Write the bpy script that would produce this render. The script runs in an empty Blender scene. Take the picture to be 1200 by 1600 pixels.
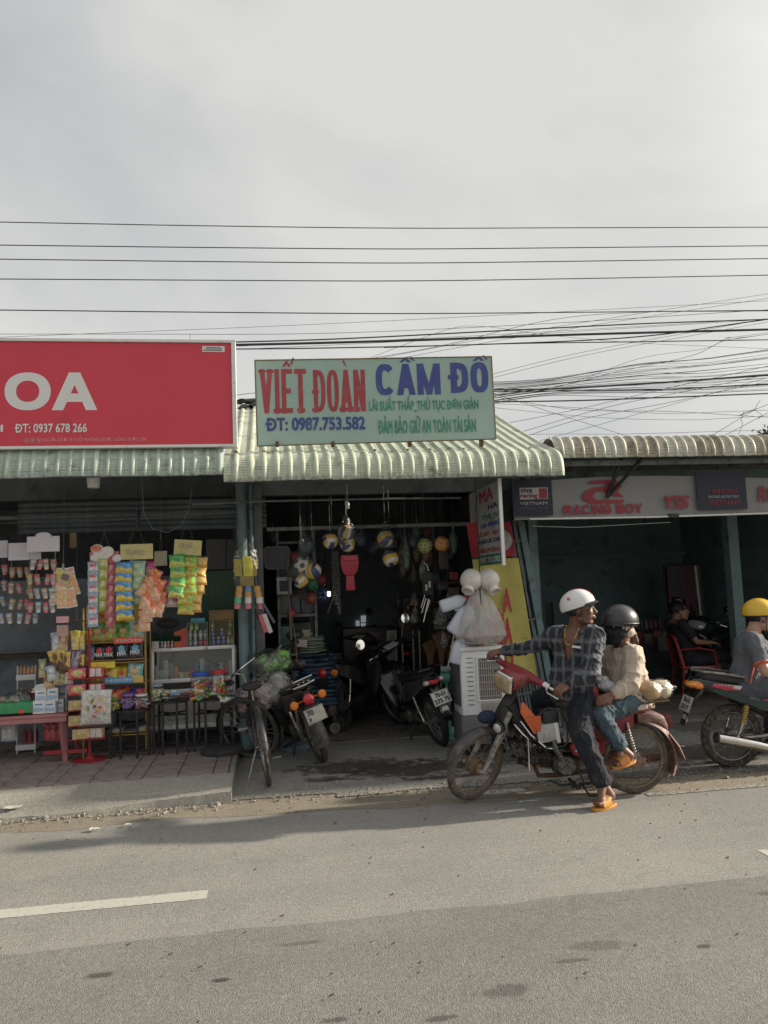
import bpy, bmesh, math, random
from mathutils import Vector as V, Matrix as Mx, noise as mnoise
R = math.radians
PI = math.pi
S = bpy.context.scene
COL = S.collection

# ------------------------------------------------------------ camera
FPX = 1202.0
YAW, PITCH, ROLL, CAMH = R(8.6), R(5.4), R(2.2), 1.7
_f = V((math.sin(YAW)*math.cos(PITCH), math.cos(YAW)*math.cos(PITCH), math.sin(PITCH)))
_r0 = V((math.cos(YAW), -math.sin(YAW), 0)); _u0 = _r0.cross(_f)
CR = _r0*math.cos(ROLL) - _u0*math.sin(ROLL)
CU = _r0*math.sin(ROLL) + _u0*math.cos(ROLL)
CC = V((0, 0, CAMH))
cd = bpy.data.cameras.new('camera'); cam = bpy.data.objects.new('camera', cd); COL.objects.link(cam)
cam.matrix_world = Mx(((CR.x, CU.x, -_f.x, CC.x), (CR.y, CU.y, -_f.y, CC.y), (CR.z, CU.z, -_f.z, CC.z), (0, 0, 0, 1)))
cd.sensor_fit = 'HORIZONTAL'; cd.sensor_width = 36; cd.lens = 36*FPX/1200; cd.clip_end = 2000; cd.clip_start = .05
S.camera = cam
def at(x, y, Y):                      # the place at depth Y seen at photo pixel (x, y)
 d = CR*((x-600)/FPX) - CU*((y-800)/FPX) + _f
 return CC + d*(Y/d.y)
def gz(x, y, Z=0.0):
 d = CR*((x-600)/FPX) - CU*((y-800)/FPX) + _f
 return CC + d*((Z-CC.z)/d.z)

# ------------------------------------------------------------ sky, sun, exposure
SUN_EL, SUN_AZ = R(21), R(89)         # azimuth from +Y (into the shops) towards +X: low, along the street from the right
w = bpy.data.worlds.new('World'); S.world = w; w.use_nodes = True
nt = w.node_tree; nt.nodes.clear(); N = nt.nodes.new; L = nt.links.new
wo = N('ShaderNodeOutputWorld'); bg = N('ShaderNodeBackground'); bg.inputs[1].default_value = 0.1
sky = N('ShaderNodeTexSky'); sky.sky_type = 'NISHITA'; sky.sun_disc = False
sky.sun_elevation = SUN_EL; sky.sun_rotation = SUN_AZ; sky.air_density = 1.2; sky.dust_density = 3.0
tc = N('ShaderNodeTexCoord')
mp = N('ShaderNodeMapping'); mp.inputs['Scale'].default_value = (1.0, 1.0, 2.2); mp.inputs['Location'].default_value = (.35, .2, .1)
n1 = N('ShaderNodeTexNoise'); n1.inputs['Scale'].default_value = 1.15; n1.inputs['Detail'].default_value = 7; n1.inputs['Roughness'].default_value = .5; n1.inputs['Distortion'].default_value = .35
cr = N('ShaderNodeValToRGB')
e = cr.color_ramp.elements
e[0].position = .38; e[0].color = (3.35, 3.45, 3.5, 1)
e[1].position = .63; e[1].color = (5.2, 5.15, 4.95, 1)
m = e.new(.5); m.color = (4.12, 4.18, 4.18, 1)
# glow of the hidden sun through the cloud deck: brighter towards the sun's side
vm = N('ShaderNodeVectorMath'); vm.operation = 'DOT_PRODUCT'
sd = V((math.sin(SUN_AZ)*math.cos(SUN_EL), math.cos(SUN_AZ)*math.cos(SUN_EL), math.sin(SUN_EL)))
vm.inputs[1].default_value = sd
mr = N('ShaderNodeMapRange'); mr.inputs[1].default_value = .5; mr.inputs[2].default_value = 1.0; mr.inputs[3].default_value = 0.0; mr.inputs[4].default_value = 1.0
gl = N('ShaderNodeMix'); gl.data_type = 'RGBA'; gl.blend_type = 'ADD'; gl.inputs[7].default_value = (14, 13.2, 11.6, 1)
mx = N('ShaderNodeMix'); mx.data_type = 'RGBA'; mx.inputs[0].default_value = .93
L(tc.outputs['Generated'], mp.inputs[0]); L(mp.outputs[0], n1.inputs[0]); L(n1.outputs[0], cr.inputs[0])
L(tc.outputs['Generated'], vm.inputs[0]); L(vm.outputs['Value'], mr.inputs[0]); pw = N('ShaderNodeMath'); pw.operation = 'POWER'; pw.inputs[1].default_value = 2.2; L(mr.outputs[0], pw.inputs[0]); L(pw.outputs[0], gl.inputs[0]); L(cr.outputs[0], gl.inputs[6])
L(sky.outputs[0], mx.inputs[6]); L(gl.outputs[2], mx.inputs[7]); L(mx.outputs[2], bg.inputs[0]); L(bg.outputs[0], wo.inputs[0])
sl = bpy.data.lights.new('sun', 'SUN'); so = bpy.data.objects.new('sun', sl); COL.objects.link(so)
sl.energy = 5.0; sl.angle = R(1.5); sl.color = (1.0, .89, .74)
so.rotation_euler = sd.to_track_quat('Z', 'Y').to_euler(); so.location = (8, 8, 12)
S.view_settings.view_transform = 'Standard'; S.view_settings.look = 'None'; S.view_settings.gamma = 1; S.view_settings.exposure = 0.52
S.view_settings.use_curve_mapping = False
try:
 S.cycles.max_bounces = 6; S.cycles.transparent_max_bounces = 16; S.cycles.use_denoising = True
except Exception: pass

# ------------------------------------------------------------ materials
MATS = {}
def mat(name, col, rough=.6, metal=0., var=.18, sc=6., bump=0., bsc=60., coat=0., alpha=1., emit=0., dirt=0., dcol=(.10, .075, .05), spec=.5, sheen=0., sss=0.):
 if name in MATS: return MATS[name]
 m = bpy.data.materials.new(name); m.use_nodes = True; t = m.node_tree; b = t.nodes['Principled BSDF']
 N, L = t.nodes.new, t.links.new
 b.inputs['Roughness'].default_value = rough; b.inputs['Metallic'].default_value = metal
 b.inputs['Specular IOR Level'].default_value = spec
 b.inputs['Coat Weight'].default_value = coat
 if sheen: b.inputs['Sheen Weight'].default_value = sheen
 if sss: b.inputs['Subsurface Weight'].default_value = sss; b.inputs['Subsurface Scale'].default_value = .01
 c = N('ShaderNodeTexCoord')
 n = N('ShaderNodeTexNoise'); n.inputs['Scale'].default_value = sc; n.inputs['Detail'].default_value = 5; n.inputs['Roughness'].default_value = .6
 L(c.outputs['Object'], n.inputs[0])
 r = N('ShaderNodeMapRange'); r.inputs[1].default_value = .25; r.inputs[2].default_value = .75; r.inputs[3].default_value = 1-var; r.inputs[4].default_value = 1+var*.6
 L(n.outputs[0], r.inputs[0])
 x = N('ShaderNodeMix'); x.data_type = 'RGBA'; x.blend_type = 'MULTIPLY'; x.inputs[0].default_value = 1; x.inputs[6].default_value = (*col, 1)
 L(r.outputs[0], x.inputs[7]); out = x.outputs[2]
 if dirt:
  n2 = N('ShaderNodeTexNoise'); n2.inputs['Scale'].default_value = sc*1.9; n2.inputs['Detail'].default_value = 8; n2.inputs['Roughness'].default_value = .7
  L(c.outputs['Object'], n2.inputs[0])
  r2 = N('ShaderNodeMapRange'); r2.inputs[1].default_value = .62-.3*dirt; r2.inputs[2].default_value = .8-.3*dirt; L(n2.outputs[0], r2.inputs[0])
  x2 = N('ShaderNodeMix'); x2.data_type = 'RGBA'; L(r2.outputs[0], x2.inputs[0]); L(out, x2.inputs[6]); x2.inputs[7].default_value = (*dcol, 1); out = x2.outputs[2]
  r3 = N('ShaderNodeMapRange'); r3.inputs[3].default_value = rough; r3.inputs[4].default_value = min(1, rough+.35); L(r2.outputs[0], r3.inputs[0]); L(r3.outputs[0], b.inputs['Roughness'])
 L(out, b.inputs['Base Color'])
 if bump:
  nb = N('ShaderNodeTexNoise'); nb.inputs['Scale'].default_value = bsc; nb.inputs['Detail'].default_value = 4; L(c.outputs['Object'], nb.inputs[0])
  bb = N('ShaderNodeBump'); bb.inputs['Strength'].default_value = bump; bb.inputs['Distance'].default_value = .01; L(nb.outputs[0], bb.inputs['Height']); L(bb.outputs[0], b.inputs['Normal'])
 if alpha < 1: b.inputs['Alpha'].default_value = alpha
 if emit: b.inputs['Emission Color'].default_value = (*col, 1); b.inputs['Emission Strength'].default_value = emit
 MATS[name] = m; return m
def nodes(m): t = m.node_tree; return t, t.nodes['Principled BSDF'], t.nodes.new, t.links.new
def stripes_mat(name, base, stripes, rough=.85, bump=.3):
 """woven cloth: soft crossing bands. stripes = (axis, freq, width, colour, strength)"""
 m = mat(name, base, rough, var=.25, sc=9, bump=bump, bsc=28, sheen=.05); t, b, N, L = nodes(m)
 src = b.inputs['Base Color'].links[0].from_socket
 c = N('ShaderNodeTexCoord'); sp = N('ShaderNodeSeparateXYZ')
 nz = N('ShaderNodeTexNoise'); nz.inputs['Scale'].default_value = 5; L(c.outputs['Object'], nz.inputs[0])
 mz = N('ShaderNodeVectorMath'); mz.operation = 'MULTIPLY_ADD'; mz.inputs[1].default_value = (.05, .05, .05); L(nz.outputs[1], mz.inputs[0]); L(c.outputs['Object'], mz.inputs[2]); L(mz.outputs[0], sp.inputs[0])
 for ax, fr, wd, colr, st in stripes:
  a = N('ShaderNodeMath'); a.operation = 'MULTIPLY'; a.inputs[1].default_value = fr*2*PI
  if ax in 'DE':
   s_ = N('ShaderNodeMath'); s_.operation = 'ADD' if ax == 'D' else 'SUBTRACT'; L(sp.outputs[0], s_.inputs[0]); L(sp.outputs[1], s_.inputs[1]); L(s_.outputs[0], a.inputs[0])
  else: L(sp.outputs['XYZ'.index(ax)], a.inputs[0])
  co = N('ShaderNodeMath'); co.operation = 'COSINE'; L(a.outputs[0], co.inputs[0])
  r = N('ShaderNodeMapRange'); r.inputs[1].default_value = 1-wd; r.inputs[2].default_value = 1; r.inputs[3].default_value = 0; r.inputs[4].default_value = st; L(co.outputs[0], r.inputs[0])
  x = N('ShaderNodeMix'); x.data_type = 'RGBA'; L(r.outputs[0], x.inputs[0]); L(src, x.inputs[6]); x.inputs[7].default_value = (*colr, 1); src = x.outputs[2]
 L(src, b.inputs['Base Color']); return m
def glass_mat(name, tint=(.9, .95, .95), a=.25, rough=.05):
 if name in MATS: return MATS[name]
 m = bpy.data.materials.new(name); m.use_nodes = True; t = m.node_tree; t.nodes.clear(); N, L = t.nodes.new, t.links.new
 o = N('ShaderNodeOutputMaterial'); g = N('ShaderNodeBsdfGlossy'); g.inputs['Roughness'].default_value = rough; tr = N('ShaderNodeBsdfTransparent'); tr.inputs[0].default_value = (*tint, 1)
 lw = N('ShaderNodeLayerWeight'); lw.inputs[0].default_value = .35
 r = N('ShaderNodeMapRange'); r.inputs[3].default_value = a*.35; r.inputs[4].default_value = min(1, a*2.4); L(lw.outputs['Facing'], r.inputs[0])
 c = N('ShaderNodeTexCoord'); n = N('ShaderNodeTexNoise'); n.inputs['Scale'].default_value = 30; n.inputs['Detail'].default_value = 3; L(c.outputs['Object'], n.inputs[0])
 bb = N('ShaderNodeBump'); bb.inputs['Strength'].default_value = .8 if rough > .1 else .02; bb.inputs['Distance'].default_value = .02; L(n.outputs[0], bb.inputs['Height']); L(bb.outputs[0], g.inputs['Normal'])
 x = N('ShaderNodeMixShader'); L(r.outputs[0], x.inputs[0]); L(tr.outputs[0], x.inputs[1]); L(g.outputs[0], x.inputs[2]); L(x.outputs[0], o.inputs[0])
 MATS[name] = m; return m

# ------------------------------------------------------------ objects
def wmat(o):
 m = Mx()
 while o is not None: m = o.matrix_basis @ m; o = o.parent
 return m
def tag(o, label=None, cat=None, group=None, kind=None):
 if label: o['label'] = label
 if cat: o['category'] = cat
 if group: o['group'] = group
 if kind: o['kind'] = kind
 return o
def thing(name, label, cat, loc=(0, 0, 0), rz=0., group=None, rot=None):
 o = bpy.data.objects.new(name, None); COL.objects.link(o); o.location = loc; o.rotation_euler = rot or (0, 0, rz); o.empty_display_size = .1
 return tag(o, label, cat, group)
def dup(o, parent=None):
 c = o.copy(); COL.objects.link(c); c.parent = parent
 for k in list(o.children): dup(k, c)
 return c
def shade(me, ang=35):
 me.polygons.foreach_set('use_smooth', [True]*len(me.polygons))
 me.set_sharp_from_angle(angle=R(ang))
def superell(a, b, e, n):
 out = []
 for i in range(n):
  t = 2*PI*i/n; c, s = math.cos(t), math.sin(t)
  out.append((a*math.copysign(abs(c)**e, c), b*math.copysign(abs(s)**e, s)))
 return out
class MB:
 def __init__(s, T=None): s.v = []; s.f = []; s.mi = []; s.T = T; s.m = 0
 def add(s, vs, fs, M=None):
  b = len(s.v)
  for p in vs:
   p = V(p)
   if M is not None: p = M @ p
   if s.T is not None: p = s.T @ p
   s.v.append(p)
  for f in fs: s.f.append(tuple(i+b for i in f)); s.mi.append(s.m)
  return s
 def box(s, c, d, r=None, taper=None, M=None):
  x, y, z = d[0]/2, d[1]/2, d[2]/2; k = taper or 1
  vs = [V((sx*x*(k if sz > 0 else 1), sy*y*(k if sz > 0 else 1), sz*z)) for sz in (-1, 1) for sx, sy in ((-1, -1), (1, -1), (1, 1), (-1, 1))]
  T = Mx.Translation(c)
  if r is not None:
   from mathutils import Euler
   T = T @ Euler(r).to_matrix().to_4x4()
  if M is not None: T = M @ T
  return s.add(vs, [(0, 3, 2, 1), (4, 5, 6, 7), (0, 1, 5, 4), (1, 2, 6, 5), (2, 3, 7, 6), (3, 0, 4, 7)], T)
 def bb(s, x0, x1, y0, y1, z0, z1): return s.box(((x0+x1)/2, (y0+y1)/2, (z0+z1)/2), (abs(x1-x0), abs(y1-y0), abs(z1-z0)))
 def loft(s, rings, closed=True, caps=True):
  n = len(rings[0]); vs = [p for r in rings for p in r]; fs = []
  for i in range(len(rings)-1):
   for j in range(n if closed else n-1):
    k = (j+1) % n; fs.append((i*n+j, i*n+k, (i+1)*n+k, (i+1)*n+j))
  if caps and closed:
   fs.append(tuple(range(n-1, -1, -1))); fs.append(tuple(range((len(rings)-1)*n, len(rings)*n)))
  return s.add(vs, fs)
 def tube(s, pts, r, n=8, caps=True, flat=1.0, up=None):
  pts = [V(p) for p in pts]
  if len(pts) < 2: return s
  rs = r if hasattr(r, '__len__') else [r]*len(pts)
  t0 = (pts[1]-pts[0]).normalized(); a = V(up) if up is not None else (V((0, 0, 1)) if abs(t0.z) < .9 else V((1, 0, 0)))
  x = t0.cross(a).normalized(); rings = []
  for i, p in enumerate(pts):
   t = ((pts[min(i+1, len(pts)-1)]-p).normalized() + (p-pts[max(i-1, 0)]).normalized()).normalized()
   x = (x - t*x.dot(t)).normalized(); y = t.cross(x)
   rings.append([p + x*(rs[i]*math.cos(2*PI*k/n)) + y*(rs[i]*flat*math.sin(2*PI*k/n)) for k in range(n)])
  return s.loft(rings, True, caps)
 def cyl(s, a, b, r0, r1=None, n=14): return s.tube([a, b], [r0, r0 if r1 is None else r1], n)
 def ell(s, c, r, n=14, k=8, M=None, cut=None):
  r = (r, r, r) if not hasattr(r, '__len__') else r; T = Mx.Translation(c) @ (M.to_4x4() if M is not None else Mx())
  c1 = -1.0 if cut is None else cut; rings = []
  th1 = math.acos(max(-1, min(1, c1)))
  for i in range(k+1):
   th = max(.02, th1*i/k); th = min(th, PI-.02)
   rings.append([T @ V((r[0]*math.sin(th)*math.cos(2*PI*j/n), r[1]*math.sin(th)*math.sin(2*PI*j/n), r[2]*math.cos(th))) for j in range(n)])
  return s.loft(rings[::-1], True, True)
 def lathe(s, prof, c=(0, 0, 0), ax=(0, 0, 1), n=20, caps=True):
  q = V(ax).to_track_quat('Z', 'Y').to_matrix().to_4x4(); T = Mx.Translation(c) @ q
  return s.loft([[T @ V((r*math.cos(2*PI*j/n), r*math.sin(2*PI*j/n), h)) for j in range(n)] for r, h in prof], True, caps)
 def torus(s, c, ax, Rr, r, N=36, n=8, sq=1.0):
  q = V(ax).to_track_quat('Z', 'Y').to_matrix().to_4x4(); T = Mx.Translation(c) @ q; vs = []; fs = []
  for i in range(N):
   a = 2*PI*i/N
   for j in range(n):
    b = 2*PI*j/n; rr = Rr + r*math.cos(b); vs.append(T @ V((rr*math.cos(a), rr*math.sin(a), r*sq*math.sin(b))))
  for i in range(N):
   for j in range(n): fs.append((i*n+j, ((i+1) % N)*n+j, ((i+1) % N)*n+(j+1) % n, i*n+(j+1) % n))
  return s.add(vs, fs)
 def prism(s, pts, o, u, v, d):
  o, u, v = V(o), V(u), V(v); nn = u.cross(v).normalized()*d; n = len(pts)
  a = [o+u*p[0]+v*p[1] for p in pts]; b = [p-nn for p in a]
  return s.add(b+a, [tuple(range(n-1, -1, -1)), tuple(range(n, 2*n))] + [(i, (i+1) % n, n+(i+1) % n, n+i) for i in range(n)])
 def grid(s, fn, nu, nv, close_u=False):
  vs = [fn(i/(nu-(0 if close_u else 1)), j/(nv-1)) for i in range(nu) for j in range(nv)]; fs = []
  for i in range(nu if close_u else nu-1):
   for j in range(nv-1):
    k = (i+1) % nu; fs.append((i*nv+j, k*nv+j, k*nv+j+1, i*nv+j+1))
  return s.add(vs, fs)
 def build(s, name, m, parent=None, local=False, bev=0., ang=35, label=None, cat=None, group=None, kind=None, origin=True, flat=False):
  vs = s.v; loc = V((0, 0, 0))
  if parent is not None and not local:
   im = wmat(parent).inverted(); vs = [im @ p for p in vs]
  if origin:
   if len(vs):
    lo = V((min(p[i] for p in vs) for i in range(3))); hi = V((max(p[i] for p in vs) for i in range(3)))
    loc = V(((lo.x+hi.x)/2, (lo.y+hi.y)/2, lo.z)); vs = [p-loc for p in vs]
  me = bpy.data.meshes.new(name); me.from_pydata([tuple(p) for p in vs], [], s.f)
  ms = m if isinstance(m, (list, tuple)) else [m]
  for q in ms: me.materials.append(q)
  if len(ms) > 1: me.polygons.foreach_set('material_index', s.mi)
  me.update()
  if bev:
   b = bmesh.new(); b.from_mesh(me)
   ed = [e for e in b.edges if len(e.link_faces) == 2 and e.calc_face_angle(0) > R(30)]
   bmesh.ops.bevel(b, geom=ed, offset=bev, segments=2, profile=.6, affect='EDGES'); b.to_mesh(me); b.free()
  if not flat: shade(me, ang)
  o = bpy.data.objects.new(name, me); COL.objects.link(o); o.parent = parent; o.location = loc
  return tag(o, label, cat, group, kind)
def inst(o, loc, parent=None, rot=None, name=None, scale=None):
 c = bpy.data.objects.new(name or o.name.split('.')[0], o.data); COL.objects.link(c); c.parent = parent; c.location = loc
 if rot is not None: c.rotation_euler = rot
 if scale is not None: c.scale = scale
 for k in ('label', 'category', 'group', 'kind'):
  if k in o: c[k] = o[k]
 return c
GCH = {}
def glyph_mesh(txt, shear):
 if (txt, shear) in GCH: vs, fs = GCH[(txt, shear)]; return list(vs), list(fs)
 cu = bpy.data.curves.new('t', 'FONT'); cu.body = txt; cu.size = 1; cu.shear = shear; cu.fill_mode = 'FRONT'; cu.resolution_u = 3
 to = bpy.data.objects.new('t', cu); COL.objects.link(to); bpy.context.view_layer.update()
 me = bpy.data.meshes.new_from_object(to.evaluated_get(bpy.context.evaluated_depsgraph_get())); bpy.data.objects.remove(to); bpy.data.curves.remove(cu)
 vs = [q.co.copy() for q in me.vertices]; fs = [tuple(q.vertices) for q in me.polygons]; bpy.data.meshes.remove(me); GCH[(txt, shear)] = (vs, fs); return list(vs), list(fs)
def lettering(txt, p0, u, v, wd, ht, m, parent, bold=.0, shear=0., th=.0015, name='lettering', local=False):
 """flat lettering filling the box (wd x ht) from lower-left corner p0 along u, v"""
 vs, fs = glyph_mesh(txt.replace('Đ', 'D'), shear)
 if not vs: return None
 for i, c_ in enumerate(txt):
  if c_ == 'Đ':                                    # the bar through the stem
   wD = max(q.x for q in glyph_mesh('D', 0)[0]); xr = max(q.x for q in glyph_mesh(txt[:i].replace('Đ', 'D')+'D', 0)[0]); a, b_ = xr-wD-.04, xr-wD*.45; k = len(vs)
   vs += [V((a, .32, 0)), V((b_, .32, 0)), V((b_, .40, 0)), V((a, .40, 0))]; fs.append((k, k+1, k+2, k+3))
 par = list(range(len(vs)))
 def fd(i):
  while par[i] != i: par[i] = par[par[i]]; i = par[i]
  return i
 for f in fs:
  for k in f[1:]: par[fd(k)] = fd(f[0])
 isl = {}; dep = [isl.setdefault(fd(i), len(isl)) % 3 for i in range(len(vs))]   # strokes that cross never share a plane
 xs = [q.x for q in vs]; ys = [q.y for q in vs]; x0, x1, y0, y1 = min(xs)-bold, max(xs)+bold, min(ys)-bold, max(ys)+bold
 p0, u, v = V(p0), V(u).normalized(), V(v).normalized(); n = u.cross(v).normalized()
 im = wmat(parent).inverted() if (parent is not None and not local) else Mx()
 sx, sy = wd/max(1e-6, x1-x0), ht/max(1e-6, y1-y0); V_ = []; F_ = []
 sh = [(0, 0)] if bold <= 0 else [(0, 0), (-1, -.6), (1, .6), (-1, .6), (1, -.6), (0, 1), (0, -1)]
 for k, (a, b_) in enumerate(sh):
  o_ = len(V_)
  for q, dp in zip(vs, dep): V_.append(im @ (p0 + u*((q.x+a*bold-x0)*sx) + v*((q.y+b_*bold-y0)*sy) + n*(th+.00012*(dp+3*k))))
  F_ += [tuple(i+o_ for i in f) for f in fs]
 me = bpy.data.meshes.new(name); me.from_pydata(V_, [], F_); me.materials.append(m)
 o = bpy.data.objects.new(name, me); COL.objects.link(o); o.parent = parent; return o
def block_letters(txt, p0, u, v, wd, ht, m, parent, t=.26, th=.16, gap=.16, feet=False, name='lettering', e=.75, shear=0.):
 """heavy sign painter's capitals drawn stroke by stroke; diacritics rise above the cap height"""
 AC = {'Ế': ('E', '^/'), 'À': ('A', '`'), 'Ầ': ('A', '^`'), 'Ồ': ('O', '^`'), 'Đ': ('D', '-')}
 W = {'I': t, 'M': 1.25, 'E': .82, 'T': .9, ' ': .4, 'V': .95}
 tot = sum(W.get(AC.get(c, (c,))[0], 1) for c in txt)+gap*(len(txt)-1); cap = .80 if any(c in 'ẾÀẦỒ' for c in txt) else 1.; polys = []; x = 0
 def ring(x0, w_, y0, h, a0, a1, n=22):
  P = lambda a, k: (x0+w_/2+(w_/2-(0 if k else t))*math.copysign(abs(math.cos(a))**e, math.cos(a)), y0+h/2+(h/2-(0 if k else th))*math.copysign(abs(math.sin(a))**e, math.sin(a)))
  for i in range(n): a, b_ = R(a0+(a1-a0)*i/n), R(a0+(a1-a0)*(i+1)/n); polys.append([P(a, 0), P(a, 1), P(b_, 1), P(b_, 0)])
 bar = lambda x0, y0, x1, y1: polys.append([(x0, y0), (x1, y0), (x1, y1), (x0, y1)])
 sl = lambda xa, ya, xb, yb, k=1.: polys.append([(xa-t*k/2, ya), (xa+t*k/2, ya), (xb+t*k/2, yb), (xb-t*k/2, yb)])
 def half(x0, w_, y0, h): P = lambda a, k: (x0+w_*.35+(w_*.65-(0 if k else t))*math.copysign(abs(math.cos(a))**e, math.cos(a)), y0+h/2+(h/2-(0 if k else th))*math.copysign(abs(math.sin(a))**e, math.sin(a))); [polys.append([P(R(-90+18*i), 0), P(R(-90+18*i), 1), P(R(-72+18*i), 1), P(R(-72+18*i), 0)]) for i in range(10)]; bar(x0+t*.5, y0, x0+w_*.36, y0+th); bar(x0+t*.5, y0+h-th, x0+w_*.36, y0+h)
 for c0 in txt:
  c, ac = AC.get(c0, (c0, '')); w_ = W.get(c, 1); ft = []
  if c == 'O': ring(x, w_, 0, 1, 0, 360, 30)
  elif c in 'CG':
   ring(x, w_, 0, 1, 38, 322)
   if c == 'G': bar(x+w_*.5, .36, x+w_, .36+th); bar(x+w_-t, .12, x+w_, .37)
  elif c == 'D': bar(x, 0, x+t, 1); half(x, w_, 0, 1); ft = [(x+t/2)]
  elif c == 'B': bar(x, 0, x+t, 1); half(x, w_, 0, .54); half(x, w_*.95, .46, .54)
  elif c == 'R': bar(x, 0, x+t, 1); half(x, w_, .42, .58); sl(x+w_-t/2, 0, x+w_*.55, .46)
  elif c == 'E': bar(x, 0, x+t, 1); [bar(x+t*.9, y, x+w_*k, y+th) for y, k in ((0, 1), (.5-th/2, .85), (1-th, 1))]; ft = [x+t/2]
  elif c == 'T': bar(x, 1-th, x+w_, 1); bar(x+w_/2-t/2, 0, x+w_/2+t/2, 1-th*.5); ft = [x+w_/2]
  elif c == 'I': bar(x, 0, x+t, 1); ft = [x+t/2]
  elif c == 'V': sl(x+w_/2, 0, x+t/2, 1); sl(x+w_/2, 0, x+w_-t/2, 1)
  elif c == 'Y': sl(x+w_/2, .42, x+t/2, 1); sl(x+w_/2, .42, x+w_-t/2, 1); bar(x+w_/2-t/2, 0, x+w_/2+t/2, .5)
  elif c == 'A': sl(x+t/2, 0, x+w_/2, 1); sl(x+w_-t/2, 0, x+w_/2, 1); bar(x+w_*.25, .22, x+w_*.75, .22+th); ft = [x+t/2, x+w_-t/2]
  elif c == 'N': bar(x, 0, x+t, 1); bar(x+w_-t, 0, x+w_, 1); sl(x+w_-t*.6, 0, x+t*.6, 1); ft = [x+t/2]
  elif c == 'M': bar(x, 0, x+t, 1); bar(x+w_-t, 0, x+w_, 1); sl(x+w_/2, 0, x+t*.6, 1, .9); sl(x+w_/2, 0, x+w_-t*.6, 1, .9)
  if '-' in ac: bar(x-.14, .44, x+w_*.45, .44+th*.75)
  m_ = x+w_/2
  if '^' in ac: polys.append([(m_-.34, 1.05), (m_-.14, 1.05), (m_+.05, 1.15), (m_, 1.21)]); polys.append([(m_+.34, 1.05), (m_+.14, 1.05), (m_-.05, 1.15), (m_, 1.21)][::-1])
  if '`' in ac: k = (0 if '^' not in ac else .46); polys.append([(m_-.05+k, 1.10), (m_+.07+k, 1.08), (m_-.10+k, 1.23), (m_-.26+k, 1.22)])
  if '/' in ac: polys.append([(m_+.28, 1.10), (m_+.42, 1.10), (m_+.62, 1.24), (m_+.46, 1.26)])
  if feet:
   for f in ft: polys.append([(f+t*.95*math.cos(q), .055+.07*math.sin(q)) for q in [PI*k/7 for k in range(14)]])
   if c == 'V': [polys.append([(x+t/2+k*(w_-t)+t*.85*math.cos(q), .95+.055*math.sin(q)) for q in [PI*j/7 for j in range(14)]]) for k in (0, 1)]
  x += w_+gap
 p0, u, v = V(p0), V(u).normalized(), V(v).normalized(); n = u.cross(v).normalized(); g = MB()
 for k, pl in enumerate(polys): g.add([p0+u*((a+shear*b_)*wd/tot)+v*(b_*cap*ht)+n*(.001+.00009*(k % 9)) for a, b_ in pl], [tuple(range(len(pl)))])
 return g.build(name, m, parent, flat=True)
ORD = ['first', 'second', 'third', 'fourth', 'fifth', 'sixth', 'seventh', 'eighth', 'ninth', 'tenth', 'eleventh', 'twelfth', 'thirteenth', 'fourteenth', 'fifteenth', 'sixteenth', 'seventeenth', 'eighteenth', 'nineteenth', 'twentieth']
rnd = random.Random(11)
U_ = rnd.uniform

# ------------------------------------------------------------ common materials
m_black = mat('black_paint', (.018, .018, .02), .45, var=.4, dirt=.35, dcol=(.09, .075, .06))
m_blackgloss = mat('black_gloss_plastic', (.012, .012, .014), .18, var=.3, sc=3, coat=.5, dirt=.2, dcol=(.05, .045, .04))
m_blackmetal = mat('black_steel', (.016, .017, .019), .5, metal=.0, var=.4, sc=20)
m_rubber = mat('tyre_rubber', (.045, .04, .035), .85, var=.4, sc=14, bump=.3, bsc=120, dirt=.5, dcol=(.16, .13, .10))
m_rubber2 = mat('clean_tyre_rubber', (.02, .02, .021), .75, var=.3, sc=14, bump=.3, bsc=120)
m_chrome = mat('chrome', (.62, .6, .57), .16, metal=1., var=.2, sc=15)
m_steel = mat('dull_steel', (.36, .35, .33), .42, metal=.85, var=.35, sc=20, dirt=.4)
m_alu = mat('cast_aluminium', (.30, .29, .27), .5, metal=.7, var=.45, sc=25, bump=.25, bsc=60, dirt=.6, dcol=(.05, .045, .04))
m_engine = mat('oily_engine_metal', (.085, .078, .07), .5, metal=.5, var=.5, sc=30, bump=.3, bsc=50, dirt=.5, dcol=(.03, .026, .022))
m_rust = mat('rusty_steel', (.15, .085, .05), .8, metal=.2, var=.5, sc=25, bump=.3)
m_white = mat('white_paint', (.72, .72, .70), .5, var=.1, dirt=.12, dcol=(.3, .28, .24))
m_whiteplastic = mat('white_plastic', (.78, .78, .77), .35, var=.08, sc=4, dirt=.1, dcol=(.4, .37, .3))
m_clear = glass_mat('clear_plastic_film', (.93, .93, .93), .28, .3)
m_glass = glass_mat('window_glass', (.94, .96, .96), .10, .03)
m_clearjar = glass_mat('clear_jar_plastic', (.93, .94, .93), .25, .08)
m_orange = mat('orange_plastic', (.62, .13, .04), .4, var=.2, sc=5, dirt=.15)
m_redlens = mat('red_lens', (.55, .02, .03), .15, coat=.5)
m_amber = mat('amber_lens', (.75, .20, .02), .2, coat=.5)
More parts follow.
